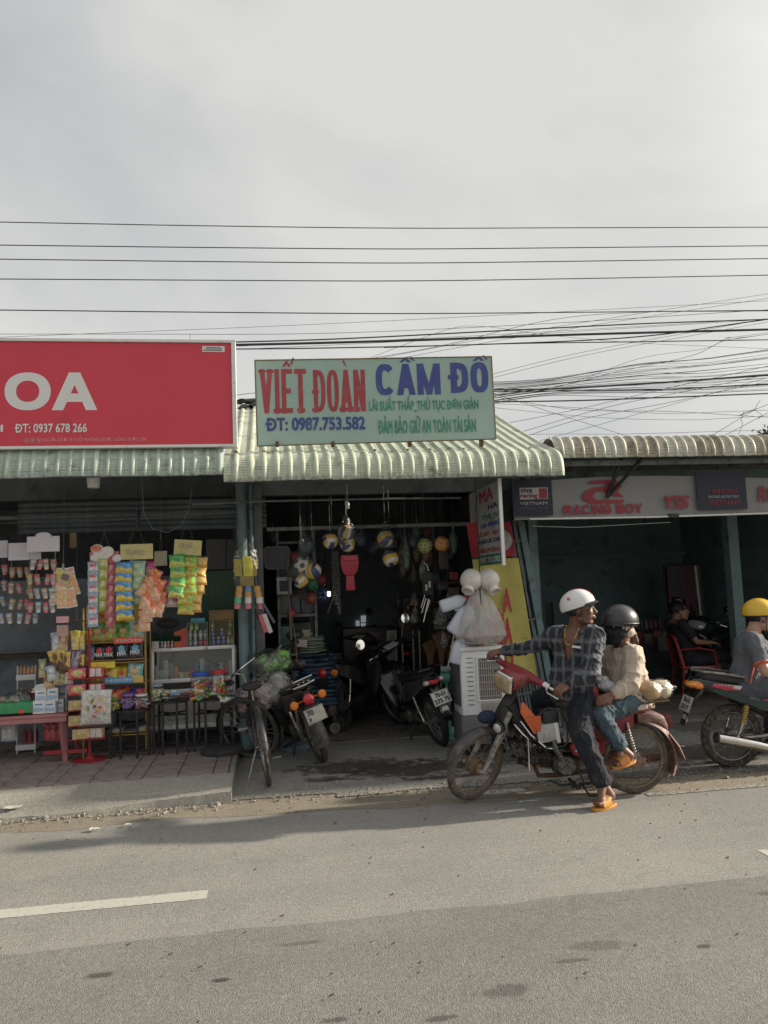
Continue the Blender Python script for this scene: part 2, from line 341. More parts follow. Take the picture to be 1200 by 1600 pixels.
# ============================================================ ROAD AND GROUND
def ground_material(name, c1, c2, c3, sc, bump, spots=(), spotcol=(.05, .045, .04), bsc=170.):
 m = bpy.data.materials.new(name); m.use_nodes = True; t, b, N, L = nodes(m); MATS[name] = m
 c = N('ShaderNodeTexCoord'); P = c.outputs['Object']
 def noise(scale, det=6, ro=.6, src=P):
  n = N('ShaderNodeTexNoise'); n.inputs['Scale'].default_value = scale; n.inputs['Detail'].default_value = det; n.inputs['Roughness'].default_value = ro; L(src, n.inputs[0]); return n.outputs[0]
 def rng(src, a, z, o0=0., o1=1.):
  r = N('ShaderNodeMapRange'); r.inputs[1].default_value = a; r.inputs[2].default_value = z; r.inputs[3].default_value = o0; r.inputs[4].default_value = o1; L(src, r.inputs[0]); return r.outputs[0]
 def mix(f, a, z, bt='MIX'):
  x = N('ShaderNodeMix'); x.data_type = 'RGBA'; x.blend_type = bt
  for s_, q in ((0, f), (6, a), (7, z)):
   if hasattr(q, 'is_linked') or hasattr(q, 'links'): L(q, x.inputs[s_])
   elif s_ == 0: x.inputs[0].default_value = q
   else: x.inputs[s_].default_value = (*q, 1)
  return x.outputs[2]
 base = mix(rng(noise(.7, 8, .65), .35, .65), c1, c2)
 mp = N('ShaderNodeMapping'); mp.inputs['Scale'].default_value = (.25, 1.6, 1); L(P, mp.inputs[0])
 base = mix(rng(noise(1.3, 6, .6, mp.outputs[0]), .45, .75, 0, .55), base, c3)
 vo = N('ShaderNodeTexVoronoi'); vo.inputs['Scale'].default_value = sc; L(P, vo.inputs[0])
 base = mix(.75, base, rng(vo.outputs['Color'], 0, 1, .72, 1.24), 'MULTIPLY')
 base = mix(rng(noise(3.1, 9, .75), .54, .70, 0, .5), base, tuple(q*.72 for q in c1))
 base = mix(rng(noise(38, 3, .7), .60, .70, 0, .65), base, tuple(q*1.75 for q in c1))
 base = mix(rng(noise(55, 2, .7), .63, .70, 0, .7), base, tuple(q*.35 for q in c1))
 if bsc > 100:                                         # hairline cracks
  wn = N('ShaderNodeTexNoise'); wn.inputs['Scale'].default_value = 2.2; wn.inputs['Detail'].default_value = 7; L(P, wn.inputs[0]); wv = N('ShaderNodeVectorMath'); wv.operation = 'MULTIPLY_ADD'; wv.inputs[1].default_value = (.9, .9, 0); L(wn.outputs[1], wv.inputs[0]); L(P, wv.inputs[2])
  cv = N('ShaderNodeTexVoronoi'); cv.feature = 'DISTANCE_TO_EDGE'; cv.inputs['Scale'].default_value = .55; L(wv.outputs[0], cv.inputs[0])
  cm = N('ShaderNodeMath'); cm.operation = 'MULTIPLY'; L(rng(cv.outputs[0], .001, .005, .2, 0), cm.inputs[0]); L(rng(noise(.9, 3), .48, .62), cm.inputs[1]); base = mix(cm.outputs[0], base, tuple(q*.3 for q in c1))
 if spots:
  dn = N('ShaderNodeTexNoise'); dn.inputs['Scale'].default_value = 9; dn.inputs['Detail'].default_value = 8; dn.inputs['Roughness'].default_value = .65; L(P, dn.inputs[0])
  for (cx, cy, rx, ry, st) in spots:
   sb = N('ShaderNodeVectorMath'); sb.operation = 'SUBTRACT'; L(P, sb.inputs[0]); sb.inputs[1].default_value = (cx, cy, 0)
   ml = N('ShaderNodeVectorMath'); ml.operation = 'MULTIPLY'; L(sb.outputs[0], ml.inputs[0]); ml.inputs[1].default_value = (1/rx, 1/ry, 0)
   ln = N('ShaderNodeVectorMath'); ln.operation = 'LENGTH'; L(ml.outputs[0], ln.inputs[0])
   ad = N('ShaderNodeMath'); ad.operation = 'MULTIPLY_ADD'; L(dn.outputs[0], ad.inputs[0]); ad.inputs[1].default_value = 2.6; L(ln.outputs['Value'], ad.inputs[2])
   base = mix(rng(ad.outputs[0], 1.95, 2.45, st, 0), base, spotcol)
 L(base, b.inputs['Base Color']); b.inputs['Roughness'].default_value = .88; b.inputs['Specular IOR Level'].default_value = .3
 vb = N('ShaderNodeTexVoronoi'); vb.inputs['Scale'].default_value = bsc; L(P, vb.inputs[0])
 nb = noise(45, 4, .7)
 sm = N('ShaderNodeMath'); sm.operation = 'MULTIPLY_ADD'; L(vb.outputs['Distance'], sm.inputs[0]); sm.inputs[1].default_value = -1.; L(nb, sm.inputs[2])
 bu = N('ShaderNodeBump'); bu.inputs['Strength'].default_value = bump; bu.inputs['Distance'].default_value = .012; L(sm.outputs[0], bu.inputs['Height']); L(bu.outputs[0], b.inputs['Normal'])
 return m
def edge_sheet(name, x0, x1, yn, yf, z, m, n=160, amp=.03, far_amp=0., kind='structure', slope=None, thick=None):
 g = MB(); vs = []; fs = []
 for i in range(n+1):
  x = x0+(x1-x0)*i/n
  ya = (yn(x) if callable(yn) else yn) + amp*mnoise.noise(V((x*1.7, 3.1, 0)))*2 + amp*.6*mnoise.noise(V((x*9, 1.1, 0)))
  yb = (yf(x) if callable(yf) else yf) + far_amp*mnoise.noise(V((x*3, 8.1, 0)))*2
  for k in range(5):
   y = ya+(yb-ya)*k/4; vs.append((x, y, slope(x, k/4) if slope else z))
  if thick: vs.append((x, ya-.012, thick))
 q = 6 if thick else 5
 for i in range(n):
  for k in range(4): fs.append((i*q+k, (i+1)*q+k, (i+1)*q+k+1, i*q+k+1))
  if thick: fs.append((i*q+5, (i+1)*q+5, (i+1)*q, i*q))
 return g.add(vs, fs).build(name, m, kind=kind, origin=False, ang=50)
m_ground = ground_material('packed_dirt', (.15, .125, .095), (.19, .16, .125), (.11, .095, .08), 60, .6)
m_road = ground_material('worn_asphalt', (.268, .262, .244), (.318, .310, .286), (.218, .214, .203), 110, .42, bsc=240.)
m_road2 = ground_material('smoother_old_asphalt', (.190, .188, .172), (.232, .228, .208), (.158, .156, .146), 80, .34,
 [(.93, 3.27, .13, .05, .45), (1.46, 3.55, .15, .05, .35), (1.92, 3.44, .04, .02, .7), (.22, 3.21, .06, .02, .6), (-.25, 3.63, .05, .02, .8), (2.6, 3.9, .1, .03, .5), (.62, 3.13, .07, .02, .6), (1.3, 3.45, .1, .02, .5), (-.8, 3.8, .07, .03, .7), (.1, 3.9, .12, .02, .4)], (.035, .032, .028))
m_sand = ground_material('dusty_road_edge', (.30, .265, .21), (.35, .31, .245), (.24, .215, .175), 90, .8)
m_conc = ground_material('stained_concrete', (.25, .245, .225), (.31, .30, .275), (.19, .185, .17), 50, .5,
 [(.75, 7.35, .62, .26, .85), (1.25, 7.1, .75, .28, .9), (1.5, 6.75, .5, .06, .85), (.45, 6.98, .18, .1, .7), (2.4, 7.3, 1., .35, .75), (4.0, 6.9, 1.4, .35, .75), (.9, 9.3, 1.2, .8, .6), (3.2, 6.35, 1.1, .12, .6), (5., 8.2, 1.2, .6, .5)], (.035, .032, .03))
m_conc2 = ground_material('pale_concrete_ramp', (.42, .40, .35), (.49, .465, .41), (.35, .335, .30), 70, .75)
g = MB(); g.add([(-300, -300, -.02), (300, -300, -.02), (300, 300, -.02), (-300, 300, -.02)], [(0, 1, 2, 3)]).build('ground', m_ground, kind='structure', origin=False)
edge_sheet('asphalt_road', -60, 60, -8.0, lambda x: 6.38-.08*max(0, min(5, x)), 0.0, m_road, n=600, far_amp=.035)
edge_sheet('old_road_lane', -60, 60, -7.0, lambda x: 4.12, .0012, m_road2, n=600, far_amp=.02)
edge_sheet('dusty_verge', -40, 40, lambda x: 6.10-.085*max(-.6, min(5, x)) , lambda x: 6.62-.05*max(0, min(5, x)), .0018, m_sand, n=700, amp=.05, far_amp=.04)
edge_sheet('concrete_apron', -.36, 24, lambda x: 6.56-.09*max(0, min(5, x)), 8.42, .0085, m_conc, n=260, amp=.035, slope=lambda x, k: .0085+.03*k)
# lane dashes and remains of the edge line
def paint_mat(name, wear):
 m = bpy.data.materials.new(name); m.use_nodes = True; t, b, N, L = nodes(m)
 c = N('ShaderNodeTexCoord'); n = N('ShaderNodeTexNoise'); n.inputs['Scale'].default_value = 26; n.inputs['Detail'].default_value = 8; n.inputs['Roughness'].default_value = .75; L(c.outputs['Object'], n.inputs[0])
 r = N('ShaderNodeMapRange'); r.inputs[1].default_value = .5+wear*.3; r.inputs[2].default_value = .62+wear*.3; r.inputs[3].default_value = 1; r.inputs[4].default_value = 0; L(n.outputs[0], r.inputs[0])
 x = N('ShaderNodeMix'); x.data_type = 'RGBA'; L(r.outputs[0], x.inputs[0]); x.inputs[6].default_value = (.18, .165, .14, 1); x.inputs[7].default_value = (.46, .45, .40, 1); L(x.outputs[2], b.inputs['Base Color']); b.inputs['Roughness'].default_value = .8
 return m
m_line = paint_mat('worn_white_line_paint', .16); m_line2 = paint_mat('nearly_worn_off_paint', -.35)
def dash(x0, x1, y0, w_, m, z=.0022):
 g = MB(); n = 110; pt = []; pb = []
 for i in range(n+1):
  x = x0+(x1-x0)*i/n
  pt.append((x, y0+w_/2+.006*mnoise.noise(V((x*20, 0, 0)))+.008*mnoise.noise(V((x*75, 0, 0))), z)); pb.append((x, y0-w_/2+.006*mnoise.noise(V((x*20, 5, 0)))+.008*mnoise.noise(V((x*75, 5, 0))), z))
 g.add(pb+pt, [(i, i+1, n+2+i, n+1+i) for i in range(n)]); return g.build('road_marking', m, kind='structure')
for k in range(-6, 7):
 x1 = -.39+3.32*k if k <= 0 else -.39+3.32*k+.1*0
 dash(x1-1.55 if k <= 0 else 2.9+4.8*(k-1), x1 if k <= 0 else 2.9+4.8*(k-1)+1.55, 4.63 if k <= 0 else 4.43, .125, m_line)
dash(1.52, 2.0, 6.2, .10, m_line, .0045); dash(2.85, 3.85, 5.79, .085, m_line2, .0045); dash(.5, .98, 6.45, .10, m_line2, .0105)

# raised platform of the left shop: concrete ramp and patterned terracotta tiles
def rampz(x, k):
 base = .02+.075*max(0, min(1, (x+1.6)/1.25)); return base + (.115-base)*min(1, k*1.15)**.8
edge_sheet('concrete_ramp', -14, -.35, 6.50, 7.04, .1, m_conc2, n=420, amp=.014, slope=rampz, thick=-.01)
g = MB(); g.add([(-.349, 6.50, -.01), (-.349, 7.04, -.01), (-.349, 7.04, .115), (-.349, 6.7, .108), (-.349, 6.5, .09)], [(0, 1, 2, 3, 4)])
g.bb(-.39, -.352, 7.04, 8.45, -.01, .125); g.build('platform_side_face', m_conc, kind='structure')
g = MB(); g.bb(-14, -.39, 7.02, 12.4, -.01, .105); g.build('platform_slab', m_conc, kind='structure')
m_tile = mat('terracotta_tile', (.29, .235, .215), .75, var=.25, sc=3, bump=.25, bsc=40, dirt=.5, dcol=(.30, .265, .24))
t, b, N, L = nodes(m_tile)
c = N('ShaderNodeTexCoord'); sp = N('ShaderNodeVectorMath'); sp.operation = 'LENGTH'; L(c.outputs['Object'], sp.inputs[0])
mm = N('ShaderNodeMath'); mm.operation = 'MULTIPLY'; mm.inputs[1].default_value = 55; L(sp.outputs['Value'], mm.inputs[0]); sn = N('ShaderNodeMath'); sn.operation = 'SINE'; L(mm.outputs[0], sn.inputs[0])
r = N('ShaderNodeMapRange'); r.inputs[1].default_value = .75; r.inputs[2].default_value = .98; r.inputs[3].default_value = 0; r.inputs[4].default_value = .45; L(sn.outputs[0], r.inputs[0])
x = N('ShaderNodeMix'); x.data_type = 'RGBA'; L(r.outputs[0], x.inputs[0]); L(b.inputs['Base Color'].links[0].from_socket, x.inputs[6]); x.inputs[7].default_value = (.15, .11, .10, 1); L(x.outputs[2], b.inputs['Base Color'])
TW, TB = .30, .13                      # big patterned tile and the narrow plain strip between
def tile_mesh(wx, wy, name):
 g = MB(); g.box((0, 0, .009), (wx-.008, wy-.008, .018), taper=.985)
 if wx > .2:
  for k in (-1, 1): g.box((k*(wx/2-.03), 0, .0185), (.008, wy-.07, .003)); g.box((0, k*(wy/2-.03), .0185), (wx-.09, .008, .003))
 return g.build(name, m_tile, kind=None)
t1 = tile_mesh(TW, TW, 'tile'); t2 = tile_mesh(TB, TW, 'tile')
paving = thing('tiled_pavement', 'reddish patterned tile pavement in front of the snack shop', 'pavement', (-2, 8, .105)); paving['kind'] = 'structure'; del paving['category']
for o in (t1, t2): o.parent = paving
first = [True, True]; x = -.40; k = 0
while x > -3.9:
 wd = TB if k % 3 == 0 else TW; src, ix = (t2, 1) if wd == TB else (t1, 0)
 for j in range(7):
  lc = (x-wd/2+2, 7.19+j*TW-8+.0, U_(0, .003))
  if first[ix]: src.location = lc; first[ix] = False
  else: inst(src, lc, paving, rot=(U_(-.006, .006), U_(-.006, .006), 0), name='tile')
 x -= wd; k += 1
# gravel, litter
g = MB()
for i in range(1700):
 x = U_(-3.2, 7.5); yc = 6.5-.09*max(0, min(5, x)); y = yc + rnd.gauss(0, .10) + (U_(0, .5) if rnd.random() < .18 else 0)
 if x < -.4: y = 6.42+rnd.gauss(0, .06)
 if 2.2 < x < 3.3 and rnd.random() < .6: y = 6.25+rnd.gauss(0, .09)
 s_ = abs(rnd.gauss(0, .006))+.003; z = .008+.02*max(0, (y-yc))/1.8
 g.box((x, y, z+s_*.3), (s_*U_(.8, 2), s_*U_(.8, 2), s_*U_(.6, 1.1)), r=(U_(-.4, .4), U_(-.4, .4), U_(0, 3)), taper=U_(.5, .8))
g.build('gravel', mat('grey_gravel', (.28, .26, .225), .9, var=.6, sc=15), kind='stuff', flat=True)
g = MB()
for i in range(240):
 x = U_(-2.5, 5); y = U_(3.0, 6.3) if rnd.random() < .5 else 6.3+rnd.gauss(0, .25); s_ = U_(.006, .022)
 if x < -.4 and y > 6.4: continue
 g.add([(x, y, .013), (x+s_, y+s_*.3, .015), (x+s_*1.2, y+s_, .020), (x+.1*s_, y+s_*.7, .014)], [(0, 1, 2, 3)])
g.build('leaf_litter', mat('dry_leaf_bits', (.10, .06, .035), .9, var=.5), kind='stuff', flat=True)
def paper(label, px, py, s_, m, z=.01):
 p = gz(px, py, z); g = MB()
 g.grid(lambda a, c: p+V(((a-.5)*s_, (c-.5)*s_*.6, .012*mnoise.noise(V((a*3, c*3, px))) + .012)), 6, 5); g.build('paper_scrap', m, label=label, cat='litter')
m_paper = mat('crumpled_paper', (.6, .58, .53), .8, var=.1)
paper('white scrap of paper lying on the road below the pavement ramp', 200, 1290, .05, m_paper)
paper('long thin white paper scrap lying left of the other scrap on the road', 148, 1297, .07, m_paper)
paper('crumpled white wrapper lying on the concrete ramp at far left', 20, 1263, .13, m_paper, .06)
paper('small pink and white wrapper lying by the rear wheel of the old red moped', 935, 1232, .07, mat('pink_wrapper', (.6, .25, .28), .6))
paper('pale flattened litter on the apron beneath the dark motorcycle', 1063, 1168, .09, m_paper, .02)
# ============================================================ BUILDINGS
m_wallteal = mat('faded_teal_plaster', (.20, .29, .30), .85, var=.25, sc=2, bump=.15, bsc=30, dirt=.3, dcol=(.10, .13, .13))
m_walldark = mat('grimy_plaster', (.21, .235, .26), .9, var=.35, sc=2, bump=.2, bsc=30, dirt=.4, dcol=(.13, .145, .16))
m_tealpipe = mat('teal_painted_steel', (.13, .21, .22), .5, var=.25, sc=5, dirt=.35, dcol=(.07, .08, .08))
m_greysteel = mat('grey_painted_steel', (.16, .175, .18), .55, var=.3, sc=6, dirt=.4, dcol=(.07, .06, .055))
m_shut = mat('dark_roller_shutter', (.10, .125, .135), .6, var=.35, sc=4, dirt=.3)
m_wood = mat('dark_wood', (.085, .05, .03), .7, var=.4, sc=8, bump=.2, bsc=30)
m_wood2 = mat('light_brown_wood', (.30, .19, .09), .6, var=.3, sc=8, bump=.1)
m_floorin = mat('worn_cement_floor', (.22, .19, .17), .8, var=.4, sc=2, bump=.2, bsc=20, dirt=.4, dcol=(.06, .045, .04))
def building(name, label, x0, x1, y0, y1, h, mt, opening_h, h2=None):
 b = thing(name, label, 'shop building', ((x0+x1)/2, y0, 0))
 def p(nm, a): g = MB(); g.bb(*a); return g.build(nm, mt, b)
 p('side_wall', (x0, x0+.1, y0, y1, 0, h)); p('side_wall', (x1-.1, x1, y0, y1, 0, h)); p('back_wall', (x0+.1, x1-.1, y1-.1, y1, 0, h))
 p('lintel', (x0+.1, x1-.1, y0+.02, y0+.14, opening_h, h)); p('ceiling', (x0, x1, y0, y1, h+.002, h+.06))
 return b
bL = building('snack_shop_building', 'dark open fronted snack shop under the long red signboard', -6.5, -.30, 8.9, 12.5, 3.05, m_walldark, 2.78)
bC = building('variety_shop_building', 'dark open fronted variety shop under the mint green signboard', -.29, 2.88, 8.42, 12.0, 3.0, m_walldark, 2.72)
bR = building('repair_shop_building', 'teal walled motorcycle repair shop behind the white racing banner', 2.89, 7.2, 8.3, 12.6, 3.02, m_wallteal, 2.55)
bX = thing('unseen_building', 'plain taller block added out of view at far right to shade the ground', 'building', (11, 7.2, 0))  # unseen block, added tall enough to cast shade on the right-hand apron
g = MB(); g.bb(8.0, 16, 6.95, 9, 0, 3.7); g.build('wall', m_wallteal, bX); g = MB(); g.bb(7.95, 16.1, 6.75, 9.1, 3.702, 3.85); g.build('roof', m_walldark, bX)
bY = thing('unseen_building', 'plain plastered shop block at the far left of the row', 'building', (-11, 8, 0))
g = MB(); g.bb(-16, -6.6, 7.4, 12, 0, 3.4); g.build('wall', m_walldark, bY)
def floor(nm, x0, x1, y0, y1, z, m): g = MB(); g.bb(x0, x1, y0, y1, z-.05, z); return g.build(nm, m, kind='structure')
floor('variety_shop_floor', -.19, 2.78, 8.40, 11.9, .05, m_floorin)
floor('repair_shop_floor', 2.99, 7.1, 8.25, 12.5, .06, m_floorin)
# rolled up shutters, one slat at a time
def shutter(label, x0, x1, Y, z0, z1, sh):
 t = thing('roller_shutter', label, 'roller shutter', ((x0+x1)/2, Y, z0)); n = int((z1-z0)/sh); first = None
 for k in range(n):
  z = z0+sh*k
  if first is None:
   g = MB(); pr = [(0, 0), (.012, .2*sh), (.018, .5*sh), (.012, .8*sh), (0, .95*sh), (-.004, .95*sh), (-.004, 0)]
   g.prism([(a, b_) for a, b_ in pr], (x0, Y, z0), (0, -1, 0), (0, 0, 1), -(x1-x0)); first = g.build('slat', m_shut, t)
  else: inst(first, first.location+V((0, 0, sh*k)), t)
 g = MB(); g.bb(x0, x1, Y-.03, Y+.02, z0-.04, z0-.003); g.build('bottom_rail', m_greysteel, t); return t
shutter('dark slatted shutter rolled up high over the variety shop doorway', -.02, 2.5, 8.34, 2.36, 2.74, .055)
shutter('dark slatted shutter rolled up high over the snack shop front', -6.3, -.36, 8.36, 2.55, 2.90, .05)
# front frame posts
def post(label, px, pyt, Y, r, m, sq=False, x=None, ztop=2.95, z0=0.05):
 X = at(px, pyt, Y).x if x is None else x; g = MB()
 if sq: g.bb(X-r, X+r, Y-r, Y+r, z0, ztop)
 else: g.cyl((X, Y, z0), (X, Y, ztop), r, n=18)
 return g.build('post', m, label=label, cat='post')
post('thick round teal steel post between the snack shop and variety shop', 379, 900, 8.12, .055, m_tealpipe, z0=.1)
post('thin round teal pipe standing right beside the thick teal post', 394, 900, 8.15, .022, m_tealpipe)
post('square grey steel post right of the two teal pipes', 405, 900, 8.30, .045, m_greysteel, True)
post('teal square post on the left side of the racing banner', 812, 900, 8.25, .05, m_tealpipe, True, ztop=3.0)
pp = post('tall pale teal column inside the repair shop near its right wall', 1146, 900, 9.3, .07, m_wallteal, True, ztop=3.0)
# under-awning steel: long beams and short rafters
fr = thing('awning_frame', 'dark steel beams and rafters holding up the awnings', 'steel frame', (1, 7.6, 2.6))
for (y, z, x0, x1) in ((7.05, 2.70, -.36, 2.76), (8.25, 2.98, -.36, 2.76), (7.12, 2.78, -6, -.42), (8.2, 2.95, -6, -.42), (7.3, 2.84, 2.95, 7), (8.1, 2.90, 2.95, 7)):
 g = MB(); g.bb(x0, x1, y-.02, y+.02, z-.025, z+.025); g.build('beam', m_greysteel, fr)
for i in range(34):
 x = -5.6+i*.34
 if -.5 < x < -.3 or 2.7 < x < 3: continue
 y0_, z0_ = (7.32, 2.87) if x > 2.9 else ((7.07, 2.73) if x > -.4 else (7.14, 2.81))
 g = MB(); g.tube([(x, y0_, z0_), (x, 8.2, z0_+.24 if x < 2.9 else 2.93)], .014, 4); g.build('rafter', m_greysteel, fr)
for (a, b_) in (((948, 778, 7.42), (1004, 716, 7.25)), ((948, 778, 7.42), (972, 716, 7.3))):
 p, q = at(*a), at(*b_); g = MB(); g.tube([p, q], .02, 6); g.build('brace', m_blackmetal, fr)

# ------------------------------------------------------------ corrugated awnings
def sheet_metal(name, col, rust=.4):
 m = mat(name, col, .58, var=.22, sc=3, dirt=rust, dcol=(.16, .15, .115), bump=.06, bsc=12)
 t, b, N, L = nodes(m); src = b.inputs['Base Color'].links[0].from_socket   # streaks of dirt running down the sheet
 c = N('ShaderNodeTexCoord'); mp = N('ShaderNodeMapping'); mp.inputs['Scale'].default_value = (22, 1.4, 1.4); L(c.outputs['Object'], mp.inputs[0])
 n = N('ShaderNodeTexNoise'); n.inputs['Scale'].default_value = 1.6; n.inputs['Detail'].default_value = 6; n.inputs['Roughness'].default_value = .7; L(mp.outputs[0], n.inputs[0])
 r = N('ShaderNodeMapRange'); r.inputs[1].default_value = .5; r.inputs[2].default_value = .72; r.inputs[3].default_value = 0; r.inputs[4].default_value = .55; L(n.outputs[0], r.inputs[0])
 x = N('ShaderNodeMix'); x.data_type = 'RGBA'; L(r.outputs[0], x.inputs[0]); L(src, x.inputs[6]); x.inputs[7].default_value = (.19, .165, .11, 1); src = x.outputs[2]
 sp = N('ShaderNodeSeparateXYZ'); L(c.outputs['Generated'], sp.inputs[0]); gn = N('ShaderNodeTexNoise'); gn.inputs['Scale'].default_value = 28; gn.inputs['Detail'].default_value = 5; L(c.outputs['Object'], gn.inputs[0])
 su = N('ShaderNodeMath'); su.operation = 'MULTIPLY_ADD'; L(sp.outputs[2], su.inputs[0]); su.inputs[1].default_value = -9.; L(gn.outputs[0], su.inputs[2])
 r = N('ShaderNodeMapRange'); r.inputs[1].default_value = .15; r.inputs[2].default_value = .6; r.inputs[4].default_value = .85; L(su.outputs[0], r.inputs[0])
 x = N('ShaderNodeMix'); x.data_type = 'RGBA'; L(r.outputs[0], x.inputs[0]); L(src, x.inputs[6]); x.inputs[7].default_value = (.13, .13, .11, 1); L(x.outputs[2], b.inputs['Base Color'])
 return m
m_sheetC = sheet_metal('cream_green_roof_sheet', (.50, .55, .43), .3)
m_sheetL = sheet_metal('pale_green_roof_sheet', (.40, .48, .41), .25)
m_sheetR = sheet_metal('cream_roof_sheet', (.55, .55, .46), .3)
m_sheetR2 = sheet_metal('tan_patched_roof_sheet', (.46, .42, .32), .5)
def bez(p, n):
 out = []
 for i in range(n+1):
  t = i/n; a = (1-t)**3; b_ = 3*(1-t)**2*t; c = 3*(1-t)*t*t; d = t**3
  out.append(tuple(a*p[0][k]+b_*p[1][k]+c*p[2][k]+d*p[3][k] for k in (0, 1)))
 return out
def awning(label, name, x0, x1, curve, tail, pitch, m, splits, crimp=.0045, rib=.014, crimp_len=.026, flare=0.):
 t = thing(name, label, 'awning', ((x0+x1)/2, curve[0][0], curve[0][1]))
 prof = bez(curve, 64); arc = [0.]
 for i in range(1, len(prof)): arc.append(arc[-1]+math.dist(prof[i], prof[i-1]))
 ncurve = len(prof); La = arc[-1]
 for q in tail: prof.append(q); arc.append(arc[-1]+math.dist(prof[-1], prof[-2]))
 nr = []
 for i in range(len(prof)):
  a = prof[max(0, i-1)]; b_ = prof[min(len(prof)-1, i+1)]; dy, dz = b_[0]-a[0], b_[1]-a[1]; l = math.hypot(dy, dz); nr.append((-dz/l, dy/l))
 cuts = [x0]+list(splits)+[x1]
 for si in range(len(cuts)-1):
  a, b_ = cuts[si], cuts[si+1]; g = MB(); cols = []
  nribs = max(1, round((b_-a)/pitch)); pt = (b_-a)/nribs; off = .006*(si % 2); tilt = U_(-.006, .006)
  for k in range(nribs):
   for fx, h, cr_ in ((0, 0, 1), (.16, .0, 1), (.42, 0, 1), (.60, 0, 1), (.68, .8, 0), (.75, 1, 0), (.88, 1, 0), (.96, .7, 0)): cols.append((a+(k+fx)*pt, h, cr_, k))
  cols.append((b_+.012, 0, 1, nribs)); vs = []
  for (x, h, c_, k) in cols:
   ph = mnoise.noise(V((x*2, si, 0)))*.006; jag = mnoise.noise(V((k*3.3, si, 5)))*.006
   for i, (y, z) in enumerate(prof):
    d = h*rib+off*.5+.007*mnoise.noise(V((x*4.5, y*4, z*6+si)))
    if c_ and i < ncurve and .02 < arc[i] < La-.03:
     d += crimp*(abs(math.sin(PI*arc[i]/crimp_len))**.5*2-1.6)*min(1, (La-.03-arc[i])/.05)*(1 if 0 < (x-a) else 1)
    dz = ph*(1-arc[i]/arc[-1]) + (jag if i == 0 else 0) + tilt*(x-a)*(1 if i < ncurve else .2)
    vs.append((x, y+nr[i][0]*d, z+nr[i][1]*d+dz))
  n = len(prof); fs = [(i*n+j, (i+1)*n+j, (i+1)*n+j+1, i*n+j+1) for i in range(len(cols)-1) for j in range(n-1)]
  g.add(vs, fs); mm_ = m[si % len(m)] if isinstance(m, list) else m
  g.build('roof_sheet', mm_, t, ang=60)
  sc_ = MB(); yq, zq = tail[0]
  for k in range(0, nribs, 3): q = a+(k+.8)*pt; sc_.cyl((q, curve[3][0]+.06, curve[3][1]+.02), (q, curve[3][0]+.055, curve[3][1]+.05), .011, n=6)
  sc_.build('screws', m_black if rib < .02 else m, t)['kind'] = 'stuff'
 return t
awning('cream green corrugated awning with crimped rounded front edge under the mint sign', 'corrugated_awning', -.385, 2.79,
 [(6.93, 2.668), (6.925, 2.83), (6.97, 2.885), (7.09, 2.935)], [(7.5, 3.10), (8.2, 3.39), (9.0, 3.73), (9.8, 4.06)], .113, m_sheetC, (-.12, .93, 1.46))
awning('pale green corrugated awning with rounded edge below the red signboard', 'corrugated_awning', -6.2, -.40,
 [(6.95, 2.735), (6.945, 2.90), (7.02, 3.0), (7.16, 3.035)], [(7.6, 3.10), (8.4, 3.25), (9.4, 3.5)], .108, m_sheetL, (-4.2, -3.2, -2.2, -1.47, -.62))
awning('cream corrugated awning with half round front over the racing banner', 'corrugated_awning', 2.80, 7.3,
 [(7.14, 2.872), (7.12, 3.03), (7.22, 3.115), (7.40, 3.10)], [(7.46, 3.085), (7.9, 3.05), (8.6, 3.10)], .108, [m_sheetR, m_sheetR2, m_sheetR, m_sheetR2], (3.0, 3.22, 3.55, 3.9, 4.3, 4.6, 4.95, 5.5, 6.2), crimp=.006, rib=.02, crimp_len=.03)
# gable ends that close the space beneath the centre roof, ridge piece, tarps and roof behind
g = MB()
for X in (-.28, 2.78): g.add([(X, 8.3, 2.9), (X, 13, 2.9), (X, 13, 3.6), (X, 9.75, 4.02), (X, 8.3, 3.40)], [(0, 1, 2, 3, 4)])
g.build('gable_wall', m_walldark, bC)
g = MB(); g.add([(-.36, 9.8, 4.03), (2.79, 9.8, 4.03), (2.79, 13.2, 3.55), (-.36, 13.2, 3.55)], [(0, 1, 2, 3)]); g.build('rear_roof', m_sheetC, bC)
m_tarp = mat('black_tarpaulin', (.015, .016, .018), .7, var=.4, bump=.4, bsc=15)
def strip(p, q, w_, nm, m, label, cat, h=.06, seed=0):
 p, q = V(p), V(q); g = MB()
 def fn(a, c): b_ = p.lerp(q, a); return b_+V((0, w_*(c-.5), h*math.sin(c*PI)+.05*mnoise.noise(V((a*6, c*3, seed)))))
 g.grid(fn, 40, 10); return g.build(nm, m, label=label, cat=cat)
strip(at(352, 655, 9.6)+V((0, 0, .03)), at(420, 640, 9.6)+V((0, 0, .05)), .35, 'tarpaulin', m_tarp, 'black tarpaulin folded over the roof ridge between the two big signs', 'tarpaulin', .08)
strip(at(350, 634, 11)+V((0, 0, .0)), at(460, 630, 11), .5, 'tarpaulin', m_tarp, 'far black tarpaulin lying on the rear roof between the two big signs', 'tarpaulin', .08, 4)
g = MB()
def fr_(a, c):
 x = -1.2+a*2.6; k = (a*26) % 1; return V((x, 10.4+c*1.2, 4.02+.30*c+(.03 if .3 < k < .6 else 0)))
g.grid(fr_, 105, 3); g.build('rear_corrugated_roof', m_sheetC, label='cream corrugated roof seen behind the ridge between the signs', cat='roof')

